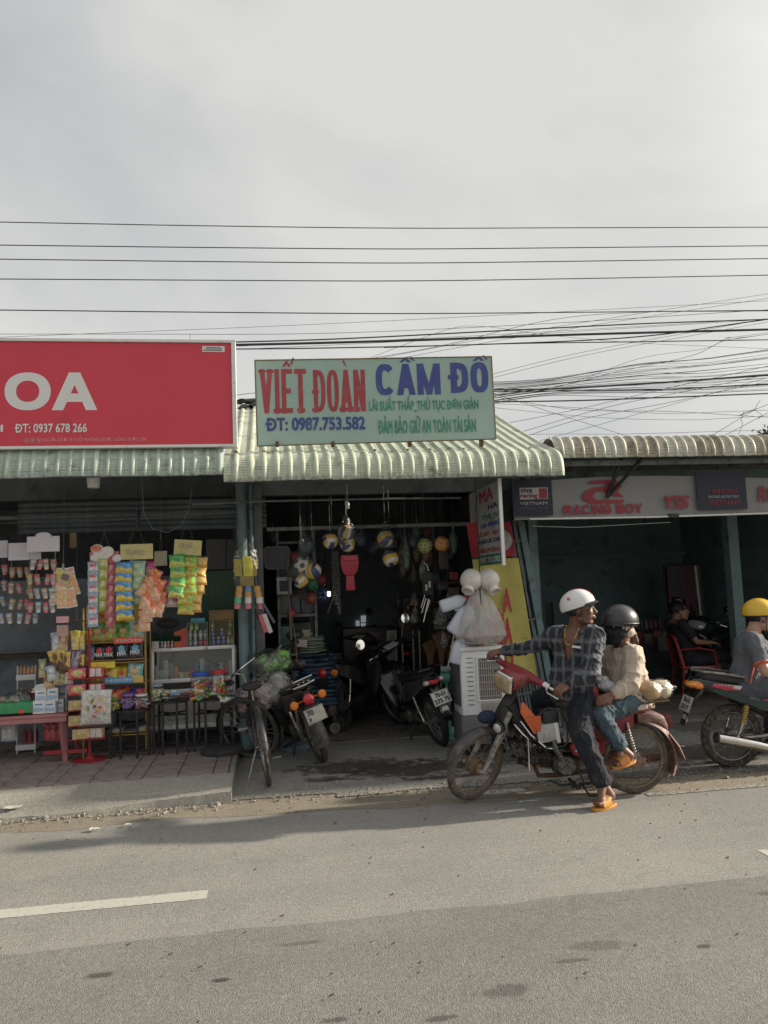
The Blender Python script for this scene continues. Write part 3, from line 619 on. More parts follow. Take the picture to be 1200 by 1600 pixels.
# ============================================================ SIGNBOARDS
UX, UZ, UY = V((1, 0, 0)), V((0, 0, 1)), V((0, 1, 0))
m_red = mat('red_sign_face', (.62, .045, .075), .38, var=.06, sc=1.2, dirt=.06, dcol=(.3, .06, .06))
m_signwhite = mat('white_sign_print', (.72, .71, .69), .5, var=.05)
m_pinkw = mat('pale_pink_print', (.62, .33, .33), .5, var=.05)
m_mint = mat('faded_mint_sign_face', (.33, .455, .40), .6, var=.12, sc=1.5, dirt=.30, dcol=(.36, .47, .38), bump=.05, bsc=4)
m_signred = mat('faded_red_brush_paint', (.36, .055, .065), .65, var=.2, sc=6, dirt=.2, dcol=(.36, .20, .17))
m_signblue = mat('faded_blue_brush_paint', (.055, .075, .27), .6, var=.2, sc=5, dirt=.15, dcol=(.15, .2, .3))
m_signgreen = mat('faded_green_brush_paint', (.05, .28, .19), .65, var=.2, sc=6, dirt=.35, dcol=(.16, .36, .27))
rs = thing('red_signboard', 'large glossy red shop signboard with white frame and big white letters', 'signboard', (-2, 7.0, 3.0))
SY = 6.99
g = MB(); g.bb(-6.0, -.30, SY, SY+.10, 3.02, 3.955); g.build('panel', m_red, rs)
for a in ((-6.02, -.262, SY-.014, SY+.11, 3.957, 3.982), (-6.02, -.262, SY-.014, SY+.11, 2.995, 3.018), (-.298, -.262, SY-.0145, SY+.11, 3.0185, 3.9565)):
 g = MB(); g.bb(*a); g.build('frame_strip', m_white, rs)
def on(px0, py1, px1, py0, Y):           # a box on plane Y given by pixel corners: lower-left, width, height
 a = at(px0, (py0+py1)/2, Y); b_ = at(px1, (py0+py1)/2, Y); c = at((px0+px1)/2, py1, Y); d = at((px0+px1)/2, py0, Y)
 return V((a.x, Y, c.z)), b_.x-a.x, d.z-c.z
def sign(txt, px0, px1, py0, py1, Y, m, par, bold=.0, shear=0.):
 p, w_, h = on(px0, py1, px1, py0, Y); return lettering(txt, p-V((0, .0015, 0)), UX, UZ, w_, h, m, par, bold, shear)
p, w_, h = on(7, 641, 152, 582, SY); block_letters('OA', p, UX, UZ, w_, h, m_signwhite, rs, .25, .22, .02, e=.92)
sign('H', -11, 5, 664, 675, SY, m_signwhite, rs, .03)
sign('ĐT: 0937 678 266', 23, 136, 662, 676, SY, m_signwhite, rs, .022)
sign('NGƯỜI DƯỚI 18 TUỔI KHÔNG ĐƯỢC UỐNG RƯỢU, BIA.', 67, 230, 681, 691, SY, m_pinkw, rs, .0)
for k in range(3):
 c = at(41+k*10, 688, SY-.003); g = MB(); g.torus(c, (0, 1, 0), .021, .0022, 20, 4); g.box(c, (.014, .002, .016)); g.build('icon', m_pinkw, rs)
p, w_, h = on(316, 550, 351, 541, SY); g = MB(); g.box(p+V((w_/2, -.002, h/2)), (w_, .002, h)); st = g.build('sticker', m_signwhite, rs)
m_ink = mat('dark_ink', (.05, .05, .06), .6)
for k in range(3):
 g = MB(); g.box(p+V((w_/2-.01*(k == 0), -.004, h*(.25+.25*k))), (w_*(.85-.1*k), .001, .006)); g.build('print_line', m_ink, rs)

cs = thing('mint_signboard', 'faded mint green hand painted signboard standing on the corrugated awning', 'signboard', (1, 7.15, 3.05))
CY = 7.14
def mcor(px, py): return at(px, py, CY)
A_, B_, C_, D_ = mcor(398, 563), mcor(768, 557), mcor(775, 686), mcor(402, 697)
g = MB(); bk = [p+V((0, .035, 0)) for p in (A_, B_, C_, D_)]
g.add([A_, B_, C_, D_]+bk, [(3, 2, 1, 0), (4, 5, 6, 7), (0, 1, 5, 4), (1, 2, 6, 5), (2, 3, 7, 6), (3, 0, 4, 7)]); g.build('panel', m_mint, cs)
def edge(p, q, r=.006):
 g = MB(); g.tube([p+V((0, -.001, 0)), q+V((0, -.001, 0))], r, 6); return g
for p, q in ((A_, B_), (B_, C_), (C_, D_), (D_, A_)): edge(p, q).build('edge_strip', mat('rusted_sign_edge', (.22, .19, .12), .8, var=.5, sc=15, dirt=.7, dcol=(.16, .08, .04)), cs)
for px in (433, 520, 640, 752):
 a = at(px, 692, CY+.02); g = MB(); g.bb(a.x-.015, a.x+.015, CY+.002, CY+.05, a.z-.035, a.z+.03); g.box((a.x, CY-.006, a.z-.008), (.03, .02, .03)); g.build('bracket', m_rust, cs)
for px in (440, 740):
 a = at(px, 600, CY+.03); g = MB(); g.tube([(a.x, CY+.04, a.z+.1), (a.x, 8.1, 3.36)], .014, 6); g.build('stay', m_rust, cs)
# lettering that follows the slight slope of the board
import math as _m
slope = (B_-A_).normalized(); mcS = slope
def csign(txt, px0, px1, py0, py1, m, bold, sh=0.):
 a = at(px0, py1, CY); b_ = at(px1, py1-(px1-px0)*.018, CY); c = at(px0, py0, CY)
 return lettering(txt, a-V((0, .0015, 0)), (b_-a), UZ, (b_-a).length, (c-a).length, m, cs, bold, sh)
m_cols = None
def cblock(txt, px0, px1, py0, py1, m, **k):
 a = at(px0, py1, CY); b_ = at(px1, py1-(px1-px0)*.018, CY); c = at(px0, py0, CY)
 return block_letters(txt, a-V((0, .0015, 0)), (b_-a), UZ, (b_-a).length, (c-a).length, m, cs, **k)
cblock('VIẾT', 407, 480, 560, 646, m_signred, t=.34, th=.11, gap=.17, feet=True); cblock('ĐOÀN', 491, 572, 562, 644, m_signred, t=.36, th=.11, gap=.14, feet=True)
cblock('CẦM', 588, 689, 557, 618, m_signblue, t=.33, th=.20, gap=.10); cblock('ĐỒ', 705, 764, 555, 614, m_signblue, t=.36, th=.20, gap=.12)
csign('ĐT: 0987.753.582', 415, 571, 653, 674, m_signblue, .03)
csign('LÃI SUẤT THẤP_THỦ TỤC ĐƠN GIẢN', 577, 748, 619, 646, m_signgreen, .022)
csign('ĐẢM BẢO GIỮ AN TOÀN TÀI SẢN', 591, 744, 650, 678, m_signgreen, .024)

# hanging sign at right angles to the street
m_old = mat('grimy_white_board', (.42, .42, .41), .7, var=.2, sc=3, dirt=.4, dcol=(.16, .15, .15))
ps = thing('hanging_signboard', 'grimy white signboard hung at right angles to the street under the awning', 'signboard', (2.2, 7.6, 1.86))
PXs = 2.20; g = MB(); g.bb(PXs, PXs+.02, 7.12, 8.22, 1.965, 2.66); g.build('panel', m_old, ps)
g = MB(); g.bb(PXs, PXs+.02, 7.12, 8.22, 1.86, 1.963); g.build('green_panel', mat('green_sign_band', (.035, .20, .12), .6, var=.2), ps)
g = MB(); g.bb(PXs-.006, PXs+.026, 7.095, 7.118, 1.84, 2.72); g.build('frame_post', m_white, ps)
mB, mR_, mG, mK = mat('sign_blue', (.04, .10, .38), .6), mat('sign_red', (.45, .05, .05), .6), mat('sign_teal', (.03, .25, .22), .6), mat('sign_navy', (.03, .03, .15), .6)
def psign(txt, yl, yr, z0, h, m, bold=.02): lettering(txt, (PXs-.0015, yl, z0), (0, -1, 0), (0, 0, 1), yl-yr, h, m, ps, bold)
psign('MA', 7.8, 7.3, 2.50, .13, mR_); psign('HA', 7.5, 7.16, 2.41, .055, mK); psign('TIVI..IV', 7.75, 7.14, 2.315, .055, mG); psign('GIA ĐÌNH', 7.8, 7.15, 2.24, .06, mB)
psign('ĐỒ SẮT - BẠT', 7.95, 7.15, 2.145, .07, mR_); psign('SỬA CHỮA CÁC LOẠI', 8.1, 7.15, 2.07, .065, mK); psign('VĂN PHÒNG', 7.9, 7.15, 1.985, .06, mR_, .01)
psign('0987.753.582', 7.9, 7.16, 1.885, .055, m_signwhite, .01)

# yellow cloth banner and the red panel above it
m_yel = mat('yellow_banner_cloth', (.52, .46, .13), .8, var=.15, sc=3, bump=.15, bsc=14, dirt=.15)
yb = thing('yellow_banner', 'yellow cloth banner with red letters hanging beside the folded steel gate', 'banner', (2.5, 7.95, .3))
def ycl(x0, x1, z0, z1, m, nm, lean=.22):
 g = MB(); g.grid(lambda a, c: V((x0+(x1-x0)*a+lean*(1-(z0+(z1-z0)*c-.3)/2), 7.92+.012*math.sin(a*9+c*3)+.01*mnoise.noise(V((a*4, c*6, 1))), z0+(z1-z0)*c)), 14, 24)
 return g.build(nm, m, yb)
ycl(2.08, 2.585, .62, 1.93, m_yel, 'cloth'); ycl(2.08, 2.56, 1.95, 2.32, mat('red_banner_cloth', (.40, .03, .05), .7, var=.1), 'upper_cloth')
ycl(2.10, 2.38, .60, .80, m_orange, 'lower_cloth')
g = MB(); g.ell((2.40, 7.885, 2.12), (.16, .004, .13), 20, 8); g.build('logo_disc', m_old, yb)
for tx, a in (('A', (783, 799, 918, 957)), ('ỬA', (772, 800, 950, 1012)), ('O', (786, 802, 1010, 1048))): sign(tx, a[0]+2, a[1], a[2], a[3], 7.885, mR_, yb, .04)
# folded steel gate, leaning
gt = thing('folding_gate', 'folded grey steel scissor gate leaning beside the yellow banner', 'gate', (2.75, 8.0, 0), rot=(0, R(-7.5), 0))
n_ = 9
for k in range(n_):
 g = MB(); g.bb(-.13+k*.036, -.108+k*.036, -.02+.012*(k % 2), .02, .0, 2.34)
 g.build('slat', m_greysteel, gt, local=True)
g = MB(); g.bb(.215, .285, -.035, .035, 0, 2.3); g.build('end_post', m_tealpipe, gt, local=True)
for z in (.5, 1.25, 2.1): g = MB(); g.bb(-.14, .21, -.028, -.0215, z, z+.02); g.build('cross_bar', m_greysteel, gt, local=True)

# long racing banner
m_ban = mat('grey_white_vinyl_banner', (.22, .22, .215), .55, var=.08, sc=2, dirt=.15, dcol=(.2, .2, .2))
rb = thing('racing_banner', 'long grey white vinyl banner of racing logos under the right awning', 'banner', (4, 7.5, 2.3))
BY = 7.46
def bw(x, z): return BY+.012*math.sin(x*3.1)+.009*mnoise.noise(V((x*3, z*18, 2)))
g = MB(); x0, x1 = 2.46, 7.0
def bf(a, c):
 x = x0+(x1-x0)*a; px = 803+(x-2.46)*144
 zt = 2.66+.045*math.sin((x-x0)*1.15)+.02; zb = 2.30-.012*math.sin((x-x0)*1.1)
 z = zb+(zt-zb)*c; return V((x, bw(x, z), z))
g.grid(bf, 120, 14); g.build('vinyl_sheet', m_ban, rb)
m_navy = mat('navy_print', (.006, .009, .028), .5, var=.1); m_bred = mat('dark_red_print', (.26, .02, .032), .5, var=.1); m_bwhite = mat('pale_print', (.40, .40, .40), .5)
def rect_on(px0, px1, py0, py1, Y, m, nm, par):
 p, w_, h = on(px0, py1, px1, py0, Y); g = MB(); g.box(p+V((w_/2, 0, h/2)), (w_, .002, h)); return g.build(nm, m, par)
BF = BY-.024
rect_on(803, 863, 750, 806, BF, m_navy, 'logo_panel', rb); rect_on(1089, 1166, 738, 796, BF, m_navy, 'logo_panel', rb)
rect_on(812, 856, 762, 780, BF-.002, m_bwhite, 'logo_box', rb)
sign('ma', 814, 832, 764, 770, BF-.003, m_ink, rb, .02); sign('racing', 813, 840, 771, 780, BF-.003, m_bred, rb, .02)
rect_on(842, 855, 763, 779, BF-.003, m_bred, 'logo_flag', rb)
sign('VIETNAM', 812, 855, 784, 789, BF-.002, m_bwhite, rb, .0); sign('OFFICIAL PAGE', 813, 855, 792, 796, BF-.002, mat('dim_print', (.1, .1, .14), .6), rb)
p, w_, h = on(881, 803, 1004, 788, BF); block_letters('RACING BOY', p-V((0, .002, 0)), UX, UZ, w_, h, m_bred, rb, .27, .26, .10)
p, w_, h = on(909, 786, 975, 750, BF)     # the swept R emblem
g = MB(); P2 = [(0.0, .32), (.06, .14), (.2, .02), (.95, .02), (1, .14), (.38, .16), (.30, .28), (.36, .42), (.60, .60), (.72, .50), (.55, .36), (.78, .26), (1.0, .24), (.86, .5), (.98, .74), (.86, .95), (.6, 1.0), (.2, .98), (.14, .88), (.55, .86), (.66, .76), (.5, .66), (.25, .62), (.07, .5)]
g.prism([(a*w_, b_*h) for a, b_ in [(0, .3), (.05, .12), (.18, 0), (.98, 0), (.99, .13), (.36, .14), (.24, .26), (.3, .45), (.45, .56), (.62, .40), (.78, .26), (1, .24), (.84, .48), (.97, .72), (.86, .94), (.62, 1), (.2, .97), (.16, .84), (.56, .84), (.64, .74), (.3, .68), (.08, .52)]], p, UX, UZ, .002); g.build('emblem', m_bred, rb)
sign('YSS', 1038, 1078, 774, 795, BF, m_bred, rb, .04, .25)
sign('RC', 1183, 1215, 759, 785, BF, m_bred, rb, .03, .25)
for tx, a in (('BINTANG RACING TEAM', (1107, 1154, 774, 778)),): sign(tx, *a, BF-.002, m_bwhite, rb)
sign('RACING', 1112, 1152, 764, 771, BF-.002, m_bred, rb, .02, .2); sign('VIETNAM', 1106, 1156, 781, 789, BF-.002, m_bred, rb, .0)
g = MB(); c = at(1052, 806, BF); g.box(c, (.10, .05, .04)); g.build('clip', m_blackmetal, rb)
g = MB(); a, b_ = at(828, 811, 7.44), at(1200, 802, 7.44); g.tube([a, a.lerp(b_, .5)+V((0, 0, -.01)), b_, b_+V((1.5, 0, 0))], .010, 6); g.build('hem_bar', m_white, rb)
g = MB(); g.tube([at(832, 822, 7.6), at(900, 824, 7.6), at(1048, 816, 7.6)], .003, 5); g.build('electric_wire', m_white, label='thin white wire strung below the racing banner', cat='wire')

# ============================================================ CABLES
m_cable = mat('black_cable', (.03, .03, .034), .6, var=.1)
def cable(pts, Y, r, label, group=None, name='overhead_cable', ext=6.0, Y2=None):
 Y2 = Y if Y2 is None else Y2; n = len(pts)
 P = [at(x, y, Y+(Y2-Y)*i/(n-1)) for i, (x, y) in enumerate(pts)]
 if pts[0][0] <= 5 and ext: P.insert(0, P[0]+(P[0]-P[1]).normalized()*ext)
 if pts[-1][0] >= 1195 and ext: P.append(P[-1]+(P[-1]-P[-2]).normalized()*ext)
 out = []                                    # Catmull-Rom through the points
 for i in range(len(P)-1):
  a, b_, c, d = P[max(0, i-1)], P[i], P[i+1], P[min(len(P)-1, i+2)]
  for k in range(8):
   t = k/8; out.append(.5*((2*b_)+(c-a)*t+(2*a-5*b_+4*c-d)*t*t+(3*b_-a-3*c+d)*t**3))
 out.append(P[-1]); g = MB(); g.tube(out, r, 5)
 return g.build(name, m_cable, label=label, cat='cable', group=group)
H5 = ['highest', 'second highest', 'third highest', 'fourth highest', 'lowest']
for i, (a, b_, c, r) in enumerate(((347, 356.5, 355, .0034), (383, 389, 384, .0036), (405, 411, 404, .0036), (436, 439, 430, .0036), (484.5, 490, 485, .0040))):
 cable([(0, a), (300, a*.42+b_*.58), (620, b_), (900, (b_*.6+c*.4)), (1200, c)], 5.2, r, f'{H5[i]} of the five long level cables crossing the open sky')
cable([(0, 522), (200, 522), (500, 521), (830, 507), (1200, 484)], 9, .003, 'thin cable grazing the top edge of the red signboard', Y2=8)
GA = 'thick cables running between the signs and the right edge'
for i, (pts, r, lb) in enumerate((
 ([(300, 540), (420, 538), (640, 532), (900, 523), (1200, 515)], .016, 'thickest black cable leaving the top corner of the red signboard'),
 ([(300, 546), (500, 544), (760, 538), (1000, 526), (1200, 499)], .008, 'medium black cable just under the thickest cable'),
 ([(300, 536), (520, 530), (800, 516), (1000, 506), (1200, 499)], .009, 'medium black cable just above the thickest cable'),
 ([(600, 543), (800, 537), (1000, 534), (1200, 531)], .007, 'dark cable above the mint sign running level to the right'),
 ([(760, 609), (860, 608), (1000, 600), (1200, 586)], .012, 'thick cable leaving the mint sign top right corner and rising'),
 ([(760, 612), (870, 611), (1040, 608), (1200, 600)], .007, 'cable just below the thick one at the mint sign corner'),
 ([(768, 628), (900, 626), (1040, 621), (1200, 615)], .009, 'lowest of the thick dark cables right of the mint sign'))):
 cable(pts, 9.0, r, lb, GA)
GT = 'tangle of thin cables right of the mint sign'; LT = 'thin black cable within the tangle of cables right of the mint sign'
rc = random.Random(5)
for i in range(26):
 y0 = 585+i*1.35+rc.uniform(-1, 1); y2 = 544+i*2.8+rc.uniform(-5, 5)
 cable([(765, y0+12), (860, y0+6-i*.3), (1000, (y0+y2)/2+rc.uniform(-2, 5)), (1100, y2+14-i*.4), (1200, y2)], 9+rc.uniform(-.5, .8), rc.choice((.0024, .003, .0042)), LT, GT)
for (a, b_, c, d) in ((560, 566, 505, 459), (560, 572, 512, 466), (0, 527, 494, 470), (372, 541, 523, 498), (372, 546, 528, 499), (764, 586, 540, 498), (764, 592, 545, 503)):
 cable([(a, b_), ((a+1200)/2-60, (b_+d)/2+6), (1200, d)], 9.2, .0026, LT, GT)
for pts in ([(762, 630), (900, 637), (1040, 646), (1200, 641)], [(762, 618), (900, 640), (1050, 643), (1200, 652)], [(762, 636), (930, 652), (1080, 656), (1200, 650)], [(762, 612), (880, 650), (1040, 700)], [(762, 667), (900, 640), (1050, 605), (1200, 572)], [(772, 688), (950, 636), (1100, 606), (1200, 585)], [(820, 695), (1000, 646), (1200, 590)], [(770, 690), (830, 679), (980, 678), (1200, 672)], [(800, 690), (900, 657), (1050, 628), (1200, 596)], [(540, 574), (690, 518), (752, 510), (860, 524), (1000, 536), (1200, 545)], [(580, 560), (700, 538), (860, 500), (1000, 488), (1200, 486)], [(1080, 700), (1180, 640), (1200, 632)], [(1095, 700), (1200, 645)], [(764, 618), (870, 605), (1000, 560), (1100, 545), (1140, 528), (1200, 520)], [(764, 620), (880, 602), (960, 582), (1080, 556), (1130, 533), (1180, 525), (1200, 522)]):
 cable(pts, 8.9+rc.uniform(-.3, .3), rc.choice((.0024, .003)), LT, GT)
cable([(340, 622), (380, 616), (420, 612)], 10, .004, 'short thin cable visible in the gap between the two signs'); cable([(340, 634), (380, 627), (430, 622)], 10, .006, 'short thicker cable visible low in the gap between the signs')
cable([(297, 532), (297, 521)], 7.1, .002, 'tiny upright wire standing on the top edge of the red signboard', ext=0)
for k, pts in enumerate(([(1163, 642), (1158, 655), (1160, 664), (1154, 678)], [(1188, 625), (1180, 640), (1190, 648), (1184, 655)])):
 cable(pts, 8.8, .0028, ('loose curly wire end dangling from the cables above the tree', 'second loose curly wire end dangling near the right edge')[k], ext=0)
# wires looping from the left awning
g = MB(); P = [at(x, y, 7.5) for x, y in ((225, 705), (222, 760), (224, 800), (238, 826), (262, 832), (284, 820), (296, 792), (300, 765))]; g.tube(P, .004, 5)
g.build('electric_wire', m_greysteel, label='grey wire looping down from the awning above the snack displays', cat='wire')
g = MB(); g.tube([at(-30, 818, 7.9), at(130, 815, 7.9), at(250, 808, 7.9), at(370, 800, 7.9)], .004, 5); g.build('hanging_rail', m_greysteel, label='thin steel rail carrying the hanging snack displays', cat='rail')
g = MB(); g.tube([at(300, 788, 7.75), at(420, 783, 7.75), at(560, 780, 7.75), at(720, 778, 7.75)], .012, 6); g.build('ridged_conduit', m_greysteel, label='pale ridged conduit strung across both shop fronts below the awnings', cat='conduit')
g = MB(); c = at(146, 752, 7.3); g.lathe([(.052, -.06), (.058, 0), (.058, .09)], c, n=18); g.build('ceiling_lamp', m_whiteplastic, label='white round lamp housing under the left awning edge', cat='lamp')
g = MB(); c = at(216, 813, 7.9); g.lathe([(.012, -.09), (.02, -.06), (.02, .08), (.01, .1)], c, n=12); g.tube([c+V((0, 0, .1)), c+V((0, 0, .5))], .003, 5); g.build('hook_weight', m_blackmetal, label='dark slim hook hanging from the rail over the chips card', cat='hook')
g = MB(); c = at(543, 792, 8.0); g.lathe([(.012, -.02), (.022, -.01), (.022, .03), (.012, .055), (.01, .06)], c, n=14); g.tube([c+V((0, 0, .06)), c+V((0, 0, .25))], .003, 5); g.build('hanging_bulb', mat('pale_bulb_glass', (.75, .75, .72), .2), label='small white bulb hanging on a wire under the centre awning', cat='bulb')

# ------------------------------------------------------------ tree behind the right roof
def leafy(name, label, base, h, cr, n, m_leaf, seed, trunk=.06):
 t = thing(name, label, 'tree', base); rr = random.Random(seed); g = MB(); b0 = V(base); top = b0+V((0, 0, h*.75)); g.tube([b0, b0+V((.05, 0, h*.4)), top], [trunk, trunk*.7, trunk*.35], 8)
 limbs = []
 for k in range(9):
  a = rr.uniform(0, 2*PI); e = top+V((math.cos(a)*cr*.8, math.sin(a)*cr*.8, rr.uniform(-.1, .5)*cr)); s_ = b0.lerp(top, rr.uniform(.55, 1)); g.tube([s_, s_.lerp(e, .5)+V((0, 0, .1)), e], [trunk*.4, trunk*.25, .01], 5); limbs.append(e)
 g.build('trunk', m_wood, t); g = MB(); cl = [(e, cr*rr.uniform(.3, .5)) for e in limbs]+[(top+V((rr.uniform(-1, 1)*cr*.7, rr.uniform(-1, 1)*cr*.7, rr.uniform(.1, .6)*cr)), cr*rr.uniform(.25, .45)) for _ in range(10)]
 for _ in range(n):
  c, r_ = rr.choice(cl); d = V((rr.gauss(0, 1), rr.gauss(0, 1), rr.gauss(0, .8))).normalized()*r_*rr.uniform(.5, 1.05); p = c+d; u = V((rr.uniform(-1, 1), rr.uniform(-1, 1), rr.uniform(-.6, .6))).normalized(); v = u.cross(V((rr.uniform(-1, 1), rr.uniform(-1, 1), rr.uniform(-1, 1)))).normalized(); s_ = rr.uniform(.03, .07)
  g.add([p-u*s_, p+v*s_*.45, p+u*s_, p-v*s_*.45], [(0, 1, 2, 3)])
 g.build('crown', m_leaf, t, flat=True); return t
m_leaf = mat('dark_green_leaves', (.045, .07, .03), .6, var=.6, sc=3)
leafy('leafy_tree', 'dark leafy tree top peeking over the cream roof at far right', (10.3, 13.5, 0), 5.05, .9, 6500, m_leaf, 3, .1)
# ============================================================ TWO-WHEELERS
def wheel(par, c, Rw, T=None, tyre=.028, hub=.055, m_t=None, m_r=None, m_h=None, spokes=36, alloy=False, rimw=.02, hw=.05, sp_r=.0019):
 c = V(c); g = MB(T); n = 14
 g.torus(c, (0, 1, 0), Rw-tyre, tyre, 56, 12, 1.0)
 for i in range(64):                                    # tread blocks
  a = 2*PI*i/64
  for s_ in (-1, 1):
   q = Mx.Translation(c) @ Mx.Rotation(a+(.03 if s_ > 0 else 0), 4, 'Y'); g.box((Rw-.0022, s_*tyre*.2, 0), (.004, tyre*.28, .012), M=q)
 w_ = g.build('wheel', m_t or m_rubber, par, local=True)
 def bl(g_, nm, m):
  return g_.build(nm, m, w_, local=False) if False else g_.build(nm, m, w_, local=True)
 off = w_.location.copy()
 Tl = Mx.Translation(-off) @ (T if T is not None else Mx())
 g = MB(Tl); r1 = Rw-tyre*1.75; g.lathe([(r1-.012, -rimw*.6), (r1+.006, -rimw), (r1+.012, -rimw), (r1+.002, -rimw*.5), (r1-.006, 0), (r1+.002, rimw*.5), (r1+.012, rimw), (r1+.006, rimw), (r1-.012, rimw*.6), (r1-.016, 0), (r1-.012, -rimw*.6)], c, (0, 1, 0), 48, caps=False); bl(g, 'rim', m_r or m_steel)
 g = MB(Tl); g.lathe([(.012, -hw-.015), (.02, -hw-.01), (hub*.8, -hw), (hub, -hw+.012), (hub, hw*.2), (hub*.55, hw*.4), (hub*.55, hw*.8), (hub*.65, hw), (.012, hw+.015)], c, (0, 1, 0), 24); bl(g, 'hub', m_h or m_alu)
 g = MB(Tl)
 if alloy:
  for i in range(5):
   a = 2*PI*i/5; d = V((math.cos(a), 0, math.sin(a))); g.tube([c+d*.03, c+d*(r1-.005)], [.022, .014], 6, flat=.5)
  bl(g, 'alloy_spoke', m_r or m_steel)
 else:
  for i in range(spokes):
   a = 2*PI*i/spokes; s_ = 1 if i % 2 else -1; k = 1 if (i//2) % 2 else -1; b_ = a+k*.55
   g.tube([c+V((math.cos(b_)*hub*.8, s_*hw*.75, math.sin(b_)*hub*.8)), c+V((math.cos(a)*(r1-.008), s_*.004, math.sin(a)*(r1-.008)))], sp_r, 4, caps=False)
  o = bl(g, 'spokes', m_r or m_steel); o['kind'] = 'stuff'
 return w_
def steerT(P, ax, ang): return Mx.Translation(P) @ Mx.Rotation(ang, 4, V(ax).normalized()) @ Mx.Translation(-V(P))
def stations(g, st, n=16, e=.7):
 rings = []
 for i, (x, y, z, wy, hz) in enumerate(st): rings.append([V((x, y+a, z+b_)) for a, b_ in superell(wy, hz, e, n)])
 return g.loft(rings)
def fender(g, c, Rf, a0, a1, w_, n=22, drop=.02, thick=.003):
 c = V(c)
 def fn(t, s_):
  a = R(a0+(a1-a0)*t); q = (s_*2-1); r = Rf-drop*q*q; return c+V((math.cos(a)*r, q*w_, math.sin(a)*r))
 g.grid(fn, n, 9)
 return g.grid(lambda t, s_: fn(t, s_)-(fn(t, s_)-c).normalized()*thick, n, 9)
def plate(par, c, u, v, w_, h, lines, m_face=None):
 c, u, v = V(c), V(u).normalized(), V(v).normalized(); n = u.cross(v); g = MB()
 g.prism([(-w_/2, -h/2), (w_/2, -h/2), (w_/2, h/2), (-w_/2, h/2)], c, u, v, .003)
 p = g.build('number_plate', m_face or m_plate, par, local=True, bev=.001); off = p.location
 g = MB(); e = .004
 for a, b_, sx, sy in ((0, h/2-e, w_-2*e, .003), (0, -h/2+e, w_-2*e, .003), (w_/2-e, 0, .003, h-2*e), (-w_/2+e, 0, .003, h-2*e)):
  q = c+u*a+v*b_+n*.0008-off; g.prism([(-sx/2, -sy/2), (sx/2, -sy/2), (sx/2, sy/2), (-sx/2, sy/2)], q, u, v, .0012)
 g.build('plate_border', m_ink, p, local=True)
 for t_, x0, x1, y0, y1 in lines: lettering(t_, c-off+u*((x0-.5)*w_)+v*((y0-.5)*h), u, v, (x1-x0)*w_, (y1-y0)*h, m_ink, p, .04, name='plate_lettering', local=True, th=.002)
 return p
m_plate = mat('dusty_white_plate', (.55, .54, .50), .5, var=.12, sc=10, dirt=.25, dcol=(.28, .26, .22))
m_plate2 = mat('old_chipped_plate', (.46, .44, .38), .6, var=.3, sc=14, dirt=.4, dcol=(.2, .17, .13))
m_dusty = mat('dusty_brown_tyre', (.10, .085, .068), .95, var=.35, sc=10, bump=.3, bsc=100, dirt=.5, dcol=(.17, .145, .115))
m_dustrim = mat('dusty_brown_rim', (.24, .19, .14), .7, metal=.25, var=.4, sc=16, dirt=.5, dcol=(.15, .12, .09))
m_rusthub = mat('rust_brown_hub', (.20, .13, .085), .85, var=.4, sc=20, bump=.3)
m_oldred = mat('faded_red_plastic', (.24, .018, .028), .42, var=.35, sc=6, dirt=.42, dcol=(.16, .09, .08))
m_oldred2 = mat('scuffed_red_side_cover', (.34, .03, .025), .35, var=.3, sc=8, coat=.2, dirt=.4, dcol=(.12, .06, .05))
m_brownfender = mat('brown_red_patched_metal', (.17, .085, .07), .6, var=.5, sc=9, dirt=.5, dcol=(.24, .17, .14), bump=.2, bsc=20)
m_darkfender = mat('dull_dark_fender', (.06, .055, .052), .5, var=.4, sc=7, dirt=.45, dcol=(.16, .14, .12))
m_vinyl = mat('black_vinyl_seat', (.02, .02, .022), .42, var=.3, sc=10, bump=.15, bsc=40, dirt=.3, dcol=(.07, .06, .05))
m_headlens = mat('yellowed_lens', (.38, .30, .17), .3, var=.4, sc=20, coat=.6, dirt=.4, dcol=(.22, .15, .08))
m_lens = mat('clear_lamp_lens', (.55, .55, .53), .1, metal=.3, coat=1.)
def engine(par, cx, cz, m=None, y=.0, flip=1):
 m = m or m_engine
 g = MB(); stations(g, [(cx-.17, y, cz+.0, .06, .05), (cx-.13, y, cz, .085, .075), (cx+.02, y, cz-.01, .095, .085), (cx+.09, y, cz+.01, .08, .07), (cx+.11, y, cz+.02, .05, .045)], 16, .6); e = g.build('engine', m, par, local=True, bev=0); off = e.location
 def sub(g_, nm, mm): g_.T = Mx.Translation(-off); return g_
 g = MB(Mx.Translation(-off)); g.lathe([(.0, .0), (.03, .0), (.034, -.006), (.05, -.006), (.052, .0), (.066, .002), (.072, -.01), (.072, -.03)][::-1], (cx-.0, y+.105*flip, cz), (0, flip, 0), 26); g.build('engine_cover', m_alu, e, local=True)
 g = MB(Mx.Translation(-off)); g.lathe([(.05, -.03), (.05, -.008), (.044, .0), (.02, .002), (0, .002)], (cx-.14, y+.085*flip, cz+.0), (0, flip, 0), 22); g.build('crank_cover', m_alu, e, local=True)
 g = MB(Mx.Translation(-off))
 for k in range(7): g.box((cx+.12+.017*k, y, cz+.03+.003*k), (.007, .125-.004*k, .12-.004*k), r=(0, -.1, 0))
 g.cyl((cx+.1, y, cz+.025), (cx+.25, y, cz+.05), .045, .05, 14); g.lathe([(.05, -.04), (.052, .03), (.03, .045), (0, .046)], (cx+.24, y, cz+.05), (0, 1, 0), 18); g.lathe([(.036, -.02), (.036, .0), (.028, .01), (0, .01)], (cx+.24, y+.06*flip, cz+.05), (0, flip, 0), 18); g.build('cylinder_head', m, e, local=True)
 return e
